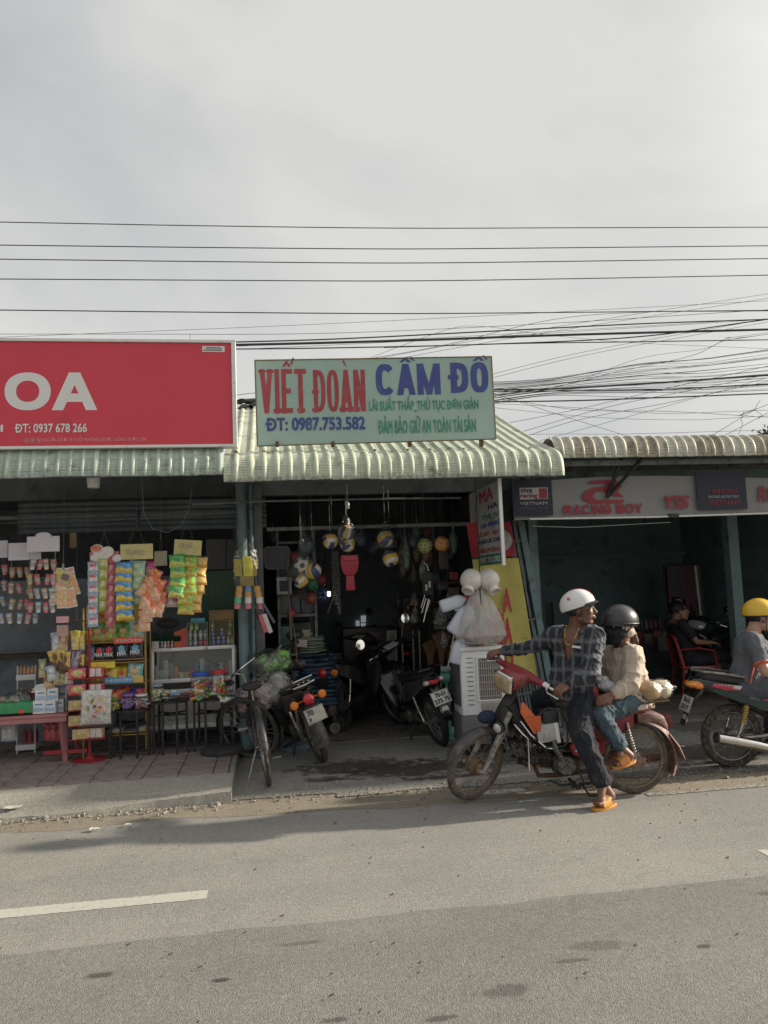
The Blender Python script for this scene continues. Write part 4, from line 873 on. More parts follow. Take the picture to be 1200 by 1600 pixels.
# ---------- the old moped in front
mo = thing('old_moped', 'battered old red and black moped ridden by the man in a plaid shirt', 'moped', (2.79, 5.86, 0), rot=(R(-4), 0, R(174.0)))
WR, WB = .275, 1.25
ST = steerT((1.16, 0, .45), (-.42, 0, .9), R(34))
wheel(mo, (0, 0, WR), WR, None, .027, .06, m_dusty, m_dustrim, m_alu)
wheel(mo, (WB, 0, WR), WR, ST, .027, .07, m_dusty, m_dustrim, m_rusthub, hw=.055, spokes=28)
def P_(name, m, g, **k): return g.build(name, m, mo, local=True, **k)
# front end
g = MB(ST)
for s_ in (-1, 1):
 g.tube([(1.00, s_*.075, .70), (1.13, s_*.078, .47), (1.17, s_*.08, .40)], .021, 10);
 g.tube([(1.135, s_*.078, .45), (1.19, s_*.085, .35), (WB+.005, s_*.085, WR-.015)], [.024, .022, .014], 10, flat=.7)
 g.tube([(WB-.04, s_*.085, WR-.03), (WB+.05, s_*.085, WR+.015)], .014, 8)
P_('fork', mat('dirty_pale_fork', (.36, .34, .30), .5, metal=.3, var=.3, sc=12, dirt=.45, dcol=(.12, .09, .07)), g)
g = MB(ST); stations(g, [(.92, 0, .80, .05, .05), (.98, 0, .70, .06, .08), (1.03, 0, .60, .07, .09), (1.08, 0, .50, .065, .06)], 14, .7); P_('steering_column', m_black, g)
g = MB(ST); fender(g, (WB, 0, WR), WR+.045, 28, 158, .052, drop=.03); P_('front_fender', m_darkfender, g)
g = MB(ST); g.tube([(WB, .085, WR), (WB-.18, .09, WR+.24)], .006, 6); g.tube([(WB, -.085, WR), (WB-.18, -.09, WR+.24)], .006, 6); P_('fender_stay', m_steel, g)
# handlebar cover and big square headlight
g = MB(ST); stations(g, [(.80, 0, .955, .08, .015), (.84, 0, .955, .12, .032), (.90, 0, .95, .115, .052), (.97, 0, .935, .10, .066), (1.02, 0, .925, .095, .068)], 18, .5)
g.loft([[V((.845+.0, yy*1.0, .965)) + V((math.cos(t)*rx, 0, math.sin(t)*rz)) for t in [2*PI*k/14 for k in range(14)]] for yy, rx, rz in ((-.27, .020, .020), (-.2, .028, .026), (-.1, .042, .036), (0, .05, .04), (.1, .042, .036), (.2, .028, .026), (.27, .020, .020))]); P_('handlebar_cover', m_oldred, g)
g = MB(ST); stations(g, [(1.015, 0, .925, .102, .074), (1.035, 0, .925, .104, .078), (1.05, 0, .925, .09, .066)], 18, .35); P_('headlight_ring', m_chrome, g)
g = MB(ST); stations(g, [(1.046, 0, .925, .092, .066), (1.06, 0, .925, .08, .055), (1.068, 0, .925, .04, .03)], 18, .35); P_('headlight_lens', m_headlens, g)
for s_ in (-1, 1):
 g = MB(ST); g.tube([(.845, s_*.26, .965), (.83, s_*.33, .955), (.80, s_*.38, .945)], .011, 8); g.tube([(.842, s_*.25, .967), (.836, s_*.30, .96)], .027, 12); P_('handlebar', m_chrome, g)
 g = MB(ST); g.tube([(.825, s_*.335, .953), (.79, s_*.43, .94)], .018, 12); P_('grip', m_vinyl, g)
 g = MB(ST); g.tube([(.86, s_*.28, .96), (.90, s_*.34, .95), (.875, s_*.43, .93)], .006, 6); P_('brake_lever', m_chrome, g)
g = MB(ST); g.lathe([(.02, -.04), (.045, -.02), (.05, .02), (.044, .03), (0, .034)], (1.13, .10, .62), (1, .25, .0), 18); P_('fog_lamp', m_blackgloss, g)
g = MB(ST); g.lathe([(.036, .031), (.02, .042), (0, .045)], (1.13, .10, .62), (1, .25, .0), 18); P_('fog_lamp_lens', m_lens, g)
g = MB(ST); g.ell((1.12, -.06, .63), (.08, .06, .05), 12, 8); g.ell((1.08, .02, .50), (.05, .06, .09), 12, 8); P_('front_bundle', mat('dark_blue_rag', (.02, .03, .07), .9, bump=.4, bsc=20), g)
g = MB(ST); g.ell((1.05, -.02, .36), (.03, .02, .06), 10, 8); P_('blue_hook', mat('bright_blue_plastic', (.02, .12, .45), .4), g)
# frame
g = MB(); g.tube([(.96, 0, .74), (.90, 0, .60), (.80, 0, .48), (.62, 0, .38), (.42, 0, .37), (.25, 0, .46), (.10, 0, .60)], [.045, .045, .042, .045, .05, .05, .04], 12); P_('frame', m_black, g)
g = MB(); g.tube([(.90, .07, .62), (.83, .10, .52), (.72, .11, .42), (.55, .11, .385), (.42, .10, .40)], .008, 6); g.tube([(.95, .08, .60), (.90, .12, .54), (.86, .13, .50), (.86, .14, .26)], .009, 6); P_('crash_bar', m_chrome, g)
eng = engine(mo, .56, .27)
g = MB(); g.tube([(.60, .13, .33), (.64, .14, .40), (.66, .10, .47)], [.03, .032, .02], 10, flat=.7); P_('kick_cover', m_alu, g)
# loose parts bunched between column and engine
g = MB(); rr = random.Random(3)
for k in range(34):
 a = V((rr.uniform(.72, .98), rr.uniform(-.06, .07), rr.uniform(.27, .56))); g.box(a, (rr.uniform(.02, .08), rr.uniform(.02, .06), rr.uniform(.015, .05)), r=(rr.uniform(-1, 1), rr.uniform(-1, 1), rr.uniform(-1, 1)), taper=rr.uniform(.6, 1))
for k in range(24):
 a = V((rr.uniform(.7, 1.0), rr.uniform(-.05, .1), rr.uniform(.25, .6))); b_ = V((rr.uniform(.5, .95), rr.uniform(-.05, .11), rr.uniform(.25, .6))); g.tube([a, (a+b_)/2+V((rr.uniform(-.06, .06), 0, rr.uniform(-.08, .08))), b_], .005, 5)
P_('cables_and_carburettor', m_engine, g)['kind'] = 'stuff'
# orange panel, white box, black pouch strapped between knees
g = MB(); g.prism([(.0, .02), (.01, 0), (.10, -.15), (.115, -.14), (.12, -.02), (.03, .095), (.01, .09)], (.91, .13, .68), (-1, 0, 0), (0, 0, 1), .018); g.T = None
P_('orange_panel', m_orange, g, bev=.005)
g = MB(); g.prism([(.02, .0), (.12, -.125), (.135, -.12), (.14, 0)], (.895, .137, .67), (-1, 0, 0), (0, 0, 1), .004); P_('panel_rib', mat('dark_orange_plastic', (.55, .10, .03), .5), g)
g = MB(); g.box((.70, .05, .53), (.17, .12, .14), r=(0, .12, 0)); P_('white_box', mat('dirty_white_box', (.50, .49, .46), .5, dirt=.35, dcol=(.18, .15, .12)), g, bev=.012)
g = MB(); g.box((.625, .055, .53), (.03, .128, .155), r=(0, .12, 0)); P_('box_strap', m_whiteplastic, g, bev=.004)
g = MB(); g.box((.67, .06, .655), (.13, .11, .10), r=(0, .1, 0)); P_('black_pouch', m_vinyl, g, bev=.02)
g = MB(); g.tube([(.78, .115, .46), (.80, .12, .54), (.78, .12, .66), (.70, .12, .725), (.60, .12, .70), (.55, .12, .6), (.55, .115, .46), (.58, .115, .425), (.72, .115, .425)], .008, 6); P_('black_strap', m_black, g)
# red body, side cover, seat, fender, rack
g = MB(); stations(g, [(.47, 0, .50, .05, .05), (.42, 0, .50, .08, .13), (.30, 0, .52, .10, .15), (.15, 0, .56, .10, .12), (.02, 0, .60, .09, .07)], 16, .6); P_('centre_body', m_oldred, g)
g = MB(); stations(g, [(.53, .085, .40, .01, .02), (.50, .095, .40, .03, .055), (.42, .10, .395, .045, .075), (.32, .10, .395, .04, .07), (.26, .09, .40, .02, .04)], 16, .6); P_('side_cover', m_oldred2, g)
g = MB(); g.tube([(.50, .142, .39), (.46, .147, .42), (.40, .149, .43), (.32, .146, .425)], [.006, .014, .012, .004], 8, flat=.25, up=(0, 1, 0)); P_('side_stripe', m_white, g)
g = MB(); stations(g, [(.62, 0, .72, .06, .02), (.58, 0, .74, .10, .035), (.40, 0, .735, .12, .04), (.28, 0, .745, .125, .042), (.05, 0, .765, .125, .035), (-.14, 0, .765, .12, .03), (-.20, 0, .76, .08, .018)], 16, .55); P_('seat', m_vinyl, g)
g = MB(); stations(g, [(.44, 0, .63, .08, .07), (.3, 0, .65, .11, .07), (.1, 0, .67, .11, .06), (-.1, 0, .69, .10, .045), (-.16, 0, .70, .06, .03)], 14, .6); P_('under_seat_body', m_oldred, g)
g = MB(); fender(g, (0, 0, WR), WR+.07, 100, 205, .075, drop=.045); P_('rear_fender', m_brownfender, g)
g = MB(); stations(g, [(-.02, 0, .60, .08, .05), (-.1, 0, .60, .075, .05), (-.18, 0, .585, .06, .045), (-.24, 0, .55, .05, .05), (-.27, 0, .5, .03, .03)], 14, .6); P_('tail_body', m_brownfender, g)
g = MB(); g.tube([(-.27, .03, .46), (-.33, .035, .37), (-.375, .03, .27), (-.39, .03, .235)], [.035, .05, .045, .004], 10, flat=.3, up=(1, 0, 0)); P_('mud_flap', m_brownfender, g)
g = MB(); g.box((-.27, -.04, .54), (.09, .12, .10), r=(0, .2, 0)); P_('tail_lamp_housing', mat('dark_red_tail_box', (.10, .015, .02), .4), g, bev=.015)
g = MB()
for s_ in (-1, 1): g.tube([(.1, s_*.11, .71), (-.12, s_*.12, .73), (-.26, s_*.11, .735)], .007, 6)
for x in (-.05, -.15, -.25): g.tube([(x, -.12, .735), (x, .12, .735)], .006, 6)
P_('rack', m_rust, g)
for s_ in (-1, 1):
 g = MB(); g.tube([(.46, s_*.07, .30), (.2, s_*.085, .27), (0, s_*.085, WR)], [.022, .02, .016], 8); P_('swing_arm', m_rust, g)
 g = MB(); g.tube([(.02, s_*.095, WR+.01), (.08, s_*.1, .58)], .012, 8)
 for k in range(9): g.torus((.035+.0055*k, s_*.0965, .36+.02*k), (.14, 0, 1), .021, .004, 14, 5)
 P_('rear_shock', m_steel, g)
g = MB(); stations(g, [(.36, .075, .27, .012, .03), (.2, .08, .265, .014, .035), (0, .085, .27, .014, .045), (-.06, .085, .27, .01, .03)], 12, .6); P_('chain_case', m_brownfender, g)
g = MB(); g.tube([(.78, -.06, .24), (.74, -.08, .15), (.6, -.1, .14), (.3, -.12, .17), (-.1, -.13, .22), (-.3, -.13, .25)], [.015, .018, .02, .035, .04, .036], 12); P_('exhaust', m_rust, g)
g = MB(); g.tube([(.70, .10, .17), (.62, .12, .135), (.40, .12, .135), (.30, .12, .17)], .009, 6); g.tube([(.52, .0, .14), (.52, .24, .15)], .011, 8); g.tube([(.36, .1, .14), (.28, .17, .12), (.20, .2, .12)], .008, 6); P_('footrest_bar', m_blackmetal, g)
g = MB(); g.cyl((.52, .16, .152), (.52, .25, .154), .019, n=10); g.cyl((.52, -.16, .152), (.52, -.25, .154), .019, n=10); P_('rider_peg', m_rubber2, g)
g = MB(); g.tube([(.16, .08, .30), (.10, .13, .29), (.10, .22, .29)], .011, 8); P_('passenger_peg', m_rubber2, g)
g = MB(); g.tube([(.47, .11, .22), (.44, .15, .14), (.55, .17, .13)], .008, 6); g.tube([(.45, .07, .13), (.40, .13, .045), (.22, .15, .05)], .009, 6); P_('side_stand', m_blackmetal, g)

# ---------- the modern underbone bikes
def underbone(label, loc, rz, lean, c_body, c_panel=None, steer=0, mirrors=True, plate_lines=None, plate_mat=None, classic=False, alloy=False, cat='motorbike', light=True, m_t=None, seat_m=None, shock_m=None, twin=False, name='motorbike', muffler='side'):
 b = thing(name, label, cat, loc, rot=(lean, 0, rz)); c_panel = c_panel or c_body; Wb = 1.22; r = .275; m_t = m_t or m_rubber2
 A = lambda nm, m, g, **k: g.build(nm, m, b, local=True, **k)
 T = steerT((1.12, 0, .5), (-.42, 0, .9), steer)
 wheel(b, (0, 0, r), r, None, .036, .065, m_t, None, None, alloy=alloy, rimw=.022); wheel(b, (Wb, 0, r), r, T, .03, .05, m_t, None, None, alloy=alloy)
 g = MB(T)
 for s_ in (-1, 1): g.tube([(1.0, s_*.075, .72), (1.14, s_*.08, .45), (Wb, s_*.082, r)], [.018, .024, .02], 10)
 A('fork', m_steel if classic else m_blackgloss, g)
 g = MB(T); fender(g, (Wb, 0, r), r+.03, -5, 165, .06, drop=.035); A('front_fender', c_body, g)
 g = MB(); stations(g, [(1.02, 0, .78, .06, .05), (.96, 0, .70, .16, .10), (.90, 0, .58, .20, .13), (.85, 0, .44, .19, .12), (.80, 0, .33, .13, .07)], 18, .6); A('leg_shield', c_body, g)
 g = MB(); stations(g, [(1.04, 0, .70, .03, .03), (1.03, 0, .66, .09, .09), (1.0, 0, .56, .11, .10), (.96, 0, .46, .06, .06)], 14, .7); A('front_cowl', c_panel, g)
 g = MB(T); stations(g, [(.80, 0, .99, .09, .02), (.85, 0, 1.0, .15, .05), (.92, 0, .985, .16, .068), (1.0, 0, .95, .14, .065), (1.07, 0, .91, .09, .04), (1.09, 0, .90, .03, .015)], 18, .7)
 for s_ in (-1, 1): g.tube([(.86, s_*.1, .99), (.84, s_*.2, .99), (.83, s_*.25, .985)], [.04, .032, .022], 10)
 A('handlebar_cowl', c_body, g)
 g = MB(T); stations(g, [(1.02, 0, .945, .12, .05), (1.075, 0, .92, .10, .045), (1.10, 0, .91, .05, .025)], 16, .7); A('headlight', m_lens, g)
 g = MB(T); g.box((.80, 0, 1.02), (.09, .16, .012), r=(0, -.4, 0)); A('instrument_panel', m_lens, g, bev=.004)
 for s_ in (-1, 1):
  g = MB(T); g.tube([(.83, s_*.24, .985), (.78, s_*.36, .975)], [.016, .016], 10); A('grip', m_rubber2, g)
  g = MB(T); g.tube([(.88, s_*.24, .98), (.90, s_*.28, .975), (.86, s_*.36, .96)], .006, 6); A('brake_lever', m_chrome, g)
  if mirrors:
   g = MB(T); g.tube([(.84, s_*.2, 1.0), (.86, s_*.27, 1.10), (.85, s_*.33, 1.17)], .006, 6); g.ell((.85, s_*.345, 1.20), (.02, .07, .05), 14, 8); mi = A('mirror', m_blackgloss, g); g = MB(T); g.T = Mx.Translation(-mi.location) @ T; g.lathe([(.055, -.001), (.056, .003), (0, .004)], (.832, s_*.345, 1.20), (-1, 0, 0), 18); g.build('mirror_glass', mat('mirror_glass', (.62, .63, .62), .08, metal=.9), mi, local=True)
 g = MB(); g.tube([(.93, 0, .72), (.85, 0, .50), (.68, 0, .36), (.45, 0, .38), (.2, 0, .52), (0, 0, .62)], .04, 10); A('frame', m_blackmetal, g)
 g = MB(); stations(g, [(.82, 0, .42, .05, .05), (.72, 0, .42, .09, .07), (.58, 0, .50, .10, .10), (.5, 0, .58, .11, .10), (.42, 0, .60, .11, .12)], 16, .6); A('centre_cowl', c_body, g)
 engine(b, .52, .27, None, 0);
 for s_ in (-1, 1):
  g = MB(); g.loft([[V((x, s_*(y+a*.4), z+bb_)) for a, bb_ in superell(wy, hz, .7, 12)] for (x, y, z, wy, hz) in ((.62, .07, .50, .02, .03), (.5, .095, .52, .04, .08), (.30, .115, .58, .05, .10), (.10, .12, .64, .045, .085), (-.12, .10, .70, .04, .06), (-.28, .06, .755, .03, .035), (-.34, .03, .775, .01, .015))][::s_]); A('side_cowl', c_panel, g)
 g = MB(); stations(g, [(.60, 0, .68, .05, .02), (.54, 0, .705, .10, .04), (.36, 0, .71, .125, .045), (.2, 0, .725, .13, .045), (.14, 0, .75, .13, .04), (-.1, 0, .785, .12, .035), (-.24, 0, .80, .09, .025), (-.28, 0, .80, .05, .012)], 18, .55); A('seat', seat_m or m_vinyl, g)
 g = MB(); stations(g, [(-.05, 0, .68, .10, .05), (-.2, 0, .72, .10, .045), (-.31, 0, .745, .07, .035), (-.36, 0, .755, .03, .02)], 14, .7); A('tail_cowl', c_body, g)
 if classic:
  g = MB(); g.tube([(-.12, .11, .80), (-.30, .12, .84), (-.40, .10, .845), (-.43, 0, .845), (-.40, -.10, .845), (-.30, -.12, .84), (-.12, -.11, .80)], .009, 8)
  g.tube([(-.14, .10, .85), (-.42, .09, .90), (-.44, 0, .905), (-.42, -.09, .90), (-.14, -.10, .85)], .009, 8)
  for y in (-.05, 0, .05): g.tube([(-.12, y, .83), (-.43, y, .87)], .006, 6)
  A('chrome_rack', m_chrome, g)
  g = MB(); g.lathe([(.03, -.03), (.05, -.01), (.052, .02), (.035, .035), (0, .04)], (-.37, 0, .70), (-1, 0, .15), 20); A('tail_light', m_redlens, g)
  for s_ in (-1, 1): g = MB(); g.tube([(-.3, s_*.03, .69), (-.33, s_*.10, .69)], .008, 6); g.lathe([(.02, -.025), (.038, -.01), (.04, .01), (.028, .022), (0, .025)], (-.35, s_*.14, .69), (-1, 0, 0), 16); A('indicator', m_amber, g)
  g = MB(); fender(g, (0, 0, r), r+.06, 95, 190, .075, drop=.05); A('rear_fender', m_darkfender, g); pc, pu, pv = V((-.43, 0, .56)), V((0, -1, 0)), V((.25, 0, 1))
  g = MB(); g.box((-.40, 0, .60), (.05, .14, .10)); A('plate_bracket', m_blackmetal, g)
  g = MB(); g.tube([(-.30, .12, .74), (-.10, .13, .32)], .016, 10); A('chrome_strut', m_chrome, g)
 else:
  g = MB(); g.tube([(.08, .13, .80), (-.12, .14, .84), (-.28, .11, .86), (-.33, 0, .865), (-.28, -.11, .86), (-.12, -.14, .84), (.08, -.13, .80)], .012, 8); A('grab_rail', m_blackgloss if not twin else m_steel, g)
  g = MB(); stations(g, [(-.30, 0, .74, .07, .035), (-.35, 0, .735, .05, .03), (-.37, 0, .73, .02, .015)], 14, .7); A('tail_light', m_redlens, g)
  for s_ in (-1, 1): g = MB(); g.ell((-.315, s_*.085, .735), (.045, .035, .028), 12, 8); A('indicator', m_lens if not twin else m_amber, g)
  g = MB(); stations(g, [(-.26, 0, .70, .06, .04), (-.33, 0, .62, .055, .012), (-.40, 0, .50, .05, .01), (-.44, 0, .40, .04, .006)], 12, .5); A('rear_fender', m_blackgloss, g); pc, pu, pv = V((-.385, 0, .575)), V((0, -1, 0)), V((.42, 0, 1))
  g = MB(); stations(g, [(-.41, 0, .455, .05, .03), (-.425, 0, .43, .04, .02)], 12, .6); A('reflector', m_lens, g)
 if plate_lines: plate(b, pc+V((-.012, 0, 0)), pu, pv, .19, .14, plate_lines, plate_mat)
 for s_ in (-1, 1):
  g = MB(); g.tube([(.45, s_*.08, .30), (.2, s_*.09, .28), (0, s_*.09, r)], [.022, .02, .018], 8); A('swing_arm', m_steel, g)
  g = MB(); g.tube([(.0, s_*.105, r+.02), (.05, s_*.115, .42)], .014, 10); A('shock_rod', m_chrome, g)
  g = MB(); g.tube([(.05, s_*.115, .42), (.085, s_*.12, .56)], .016, 10)
  for k in range(7): g.torus((.045+.0055*k, s_*.117, .41+.022*k), (.24, 0, 1), .026, .0055, 16, 6)
  A('shock_spring', shock_m or m_chrome, g)
 g = MB(); g.tube([(.76, -.05, .24), (.72, -.08, .15), (.55, -.12, .14), (.35, -.15, .17)], .015, 10); g.tube([(.35, -.15, .17), (.25, -.16, .20), (.0, -.165, .26), (-.22, -.17, .31)], [.03, .043, .048, .044], 16)
 e = A('exhaust', m_chrome if twin else m_blackmetal, g); g = MB(Mx.Translation(-e.location)); g.lathe([(.046, -.01), (.048, .006), (.03, .006), (.028, -.02), (.0, -.02)], (-.225, -.17, .311), (-.97, -.02, .2), 18); g.build('exhaust_tip', m_engine, e, local=True)
 g = MB(); g.tube([(.4, .1, .2), (.40, .17, .10), (.30, .22, .012)], .010, 6); A('side_stand', m_blackmetal, g)
 g = MB(); g.tube([(.48, -.22, .17), (.48, .22, .17)], .011, 8)
 for s_ in (-1, 1): g.cyl((.48, s_*.15, .17), (.48, s_*.24, .17), .018, n=10)
 A('footrest', m_rubber2, g)
 return b
rearS = gz(700, 1168)
underbone('glossy black motorbike on its stand in the doorway beside the air cooler', (1.72, 7.98, .02), R(100), R(-15), m_blackgloss, mat('dark_grey_panel', (.05, .052, .058), .3, coat=.4), steer=R(18),
 plate_lines=[('70-01', .22, .80, .55, .88), ('275 75', .07, .93, .12, .45)], plate_mat=m_plate, light=True)
underbone('old black motorbike with chrome rack and round red tail light beside the bicycle', (.47, 7.64, .02), R(102), R(-19), m_black, m_darkfender, steer=R(22), mirrors=False, classic=True,
 plate_lines=[('70', .12, .45, .52, .9), ('P', .12, .24, .1, .42)], plate_mat=m_plate2, m_t=m_rubber)
underbone('dusty dark motorbike parked deep in the doorway behind the chrome rack motorbike', (.80, 9.0, .05), R(60), R(-6), m_black, m_darkfender, steer=R(-20), mirrors=False, classic=True, m_t=m_rubber)
underbone('dark motorbike standing deep in the doorway behind the glossy black motorbike', (1.72, 10.6, .05), R(118), R(-6), m_black, m_darkfender, steer=R(14))
m_green = mat('dark_green_gloss_fairing', (.008, .035, .036), .2, var=.2, sc=2, coat=.6)
m_yeltail = mat('orange_yellow_tail_lens', (.75, .30, .05), .25, coat=.5)
rbk = underbone('dark green sporty motorbike with bright decals ridden by the man in the yellow helmet', (3.95, 6.37, 0), R(-4), R(3), m_blackgloss, m_green, steer=0, twin=True, alloy=False, name='motorbike',
 plate_lines=[('70-H1', .2, .8, .55, .88), ('3317', .15, .85, .12, .45)], shock_m=mat('gold_spring', (.42, .29, .09), .3, metal=.6), m_t=m_rubber)
def decal(par, pts, m, nm='decal'):
 g = MB(); g.tube(pts, [.003]+[.016]*(len(pts)-2)+[.003], 6, flat=.22, up=(0, 1, 0)); return g.build(nm, m, par, local=True)
m_dw, m_dr, m_do = mat('decal_white', (.6, .6, .6), .4), mat('decal_red', (.6, .06, .10), .4), mat('decal_orange', (.6, .22, .06), .4)
decal(rbk, [(-.20, -.108, .745), (-.05, -.138, .725), (.1, -.150, .70), (.3, -.150, .655), (.48, -.128, .60)], m_dw)
decal(rbk, [(-.22, -.105, .735), (-.1, -.135, .715), (.02, -.145, .695)], m_dr)
decal(rbk, [(.10, -.1525, .675), (.28, -.152, .64), (.40, -.14, .59)], m_do); decal(rbk, [(.22, -.154, .61), (.38, -.142, .55), (.5, -.125, .52)], m_dr)
lettering('WAVE', (-.20, -.134, .735), (1, 0, -.20), (.1, -.1, 1), .17, .036, m_dr, rbk, .03, .3, name='lettering', local=True, th=.012)
g = MB(); g.ell((-.33, -.03, .745), (.075, .075, .03), 14, 8); g.build('tail_lens', m_yeltail, rbk, local=True)
underbone('dim parked motorbike facing out inside the repair shop', (6.6, 10.7, .06), R(215), R(-6), m_blackgloss, steer=R(15))

# ---------- bicycle
bi = thing('bicycle', 'black city bicycle with bent handlebar leaning at the pavement edge', 'bicycle', (-.05, 6.93, .012), rot=(R(-8), 0, R(95)))
BR, BW = .335, 1.02; BT = steerT((.86, 0, .55), (-.33, 0, .94), R(56)); Bq = lambda nm, m, g, **k: g.build(nm, m, bi, local=True, **k)
m_bike = mat('dusty_black_frame_paint', (.035, .036, .04), .45, var=.3, sc=12, dirt=.4, dcol=(.12, .11, .10))
wheel(bi, (0, 0, BR), BR, None, .019, .024, m_rubber, m_steel, m_alu, 32, rimw=.013, hw=.045, sp_r=.0015); wheel(bi, (BW, 0, BR), BR, BT, .019, .02, m_rubber, m_steel, m_alu, 32, rimw=.013, hw=.04, sp_r=.0015)
g = MB(); BB = (.42, 0, .29); HT, HB = (.80, 0, .80), (.85, 0, .66)
for a, b_, r_ in ((BB, (.29, 0, .72), .015), (BB, HB, .019), ((.33, 0, .60), HT, .016), (HT, HB, .019)): g.tube([a, b_], r_, 10)
for s_ in (-1, 1): g.tube([BB, (.2, s_*.045, .30), (0, s_*.055, BR)], .010, 8); g.tube([(.31, 0, .62), (.24, s_*.035, .57), (0, s_*.055, BR)], .008, 8)
Bq('frame', m_bike, g)
g = MB(BT); g.tube([(.85, 0, .66), (.87, 0, .60), (.87, .05, .57), (.93, .052, .46), (BW, .05, BR)], .012, 8); g.tube([(.87, .05, .60), (.87, -.05, .60), (.93, -.052, .46), (BW, -.05, BR)], .012, 8); Bq('fork', m_bike, g)
g = MB(BT); g.tube([(.80, 0, .80), (.79, 0, .90), (.86, 0, .93)], .012, 8); g.tube([(.70, .31, .96), (.80, .20, .94), (.87, .06, .93), (.87, -.06, .93), (.80, -.20, .94), (.70, -.31, .96)], .011, 8); Bq('handlebar', m_chrome, g)
for s_ in (-1, 1):
 g = MB(BT); g.tube([(.76, s_*.25, .95), (.66, s_*.35, .965)], [.017, .018], 10); Bq('grip', m_rubber2, g); g = MB(BT); g.tube([(.82, s_*.2, .935), (.80, s_*.27, .91), (.72, s_*.33, .91)], .005, 6); Bq('brake_lever', m_chrome, g)
g = MB(); g.tube([(.29, 0, .70), (.265, 0, .80)], .012, 8); Bq('seat_post', m_chrome, g)
g = MB(); stations(g, [(.36, 0, .83, .018, .012), (.30, 0, .835, .03, .02), (.22, 0, .84, .07, .035), (.16, 0, .845, .09, .04), (.13, 0, .845, .07, .025)], 14, .8); Bq('saddle', m_vinyl, g)
g = MB(); fender(g, (0, 0, BR), BR+.02, 20, 175, .028, drop=.014); Bq('rear_fender', m_bike, g)
g = MB(BT); fender(g, (BW, 0, BR), BR+.02, 10, 150, .028, drop=.014); Bq('front_fender', m_bike, g)
g = MB(); g.lathe([(.0, -.003), (.09, -.003), (.09, .003), (0, .003)], (.42, -.05, .29), (0, 1, 0), 26); g.tube([(.42, -.06, .29), (.45, -.075, .13)], .009, 8); g.tube([(.42, .06, .29), (.39, .075, .45)], .009, 8); Bq('crank', m_steel, g)
for q in ((.45, -.13, .125), (.39, .13, .455)): g = MB(); g.box(q, (.09, .09, .02)); Bq('pedal', m_steel, g, bev=.004)
g = MB(); g.tube([(.42, -.05, .38), (0, -.05, BR+.035)], .005, 5); g.tube([(.42, -.05, .20), (0, -.05, BR-.035)], .005, 5); Bq('chain', m_rust, g)
g = MB(); g.tube([(.02, .06, BR-.02), (-.03, .19, .03), (-.06, .23, .012)], .009, 6); Bq('kickstand', m_steel, g)
g = MB()
for s_ in (-1, 1): g.tube([(.0, s_*.06, BR), (-.02, s_*.065, .74)], .006, 6); g.tube([(.26, s_*.055, .73), (-.10, s_*.065, .74)], .006, 6)
for x in (-.1, 0, .1, .2): g.tube([(x, -.065, .737), (x, .065, .737)], .005, 5)
g = MB(); g.ell((-.19+.12, .0, .66), (.012, .02, .02), 10, 6); Bq('rear_reflector', m_redlens, g)
g = MB(); g.box((.5, 0, .50), (.16, .05, .09), r=(0, -.7, 0)); Bq('frame_guard', m_bike, g, bev=.015)
# ============================================================ PEOPLE
def cap(g, p0, r0, p1, r1, n=12, sq=1.0, up=None):
 p0, p1 = V(p0), V(p1); d = (p1-p0)
 if d.length < 1e-5: return g.ell(p0, r0)
 d.normalize(); pts, rs = [], []
 for a in (80, 55, 28): pts.append(p0-d*r0*math.sin(R(a))); rs.append(r0*math.cos(R(a)))
 pts += [p0, p1]; rs += [r0, r1]
 for a in (28, 55, 80): pts.append(p1+d*r1*math.sin(R(a))); rs.append(r1*math.cos(R(a)))
 return g.tube(pts, rs, n, True, sq, up)
def chain(g, *pr):
 for i in range(0, len(pr)-2, 2): cap(g, pr[i], pr[i+1], pr[i+2], pr[i+3])
 return g
def ringloft(g, secs, n=20, e=.85):
 return g.loft([[V(c)+V(u)*a+V(v)*b_ for a, b_ in superell(ra, rb_, e, n)] for (c, u, v, ra, rb_) in secs])
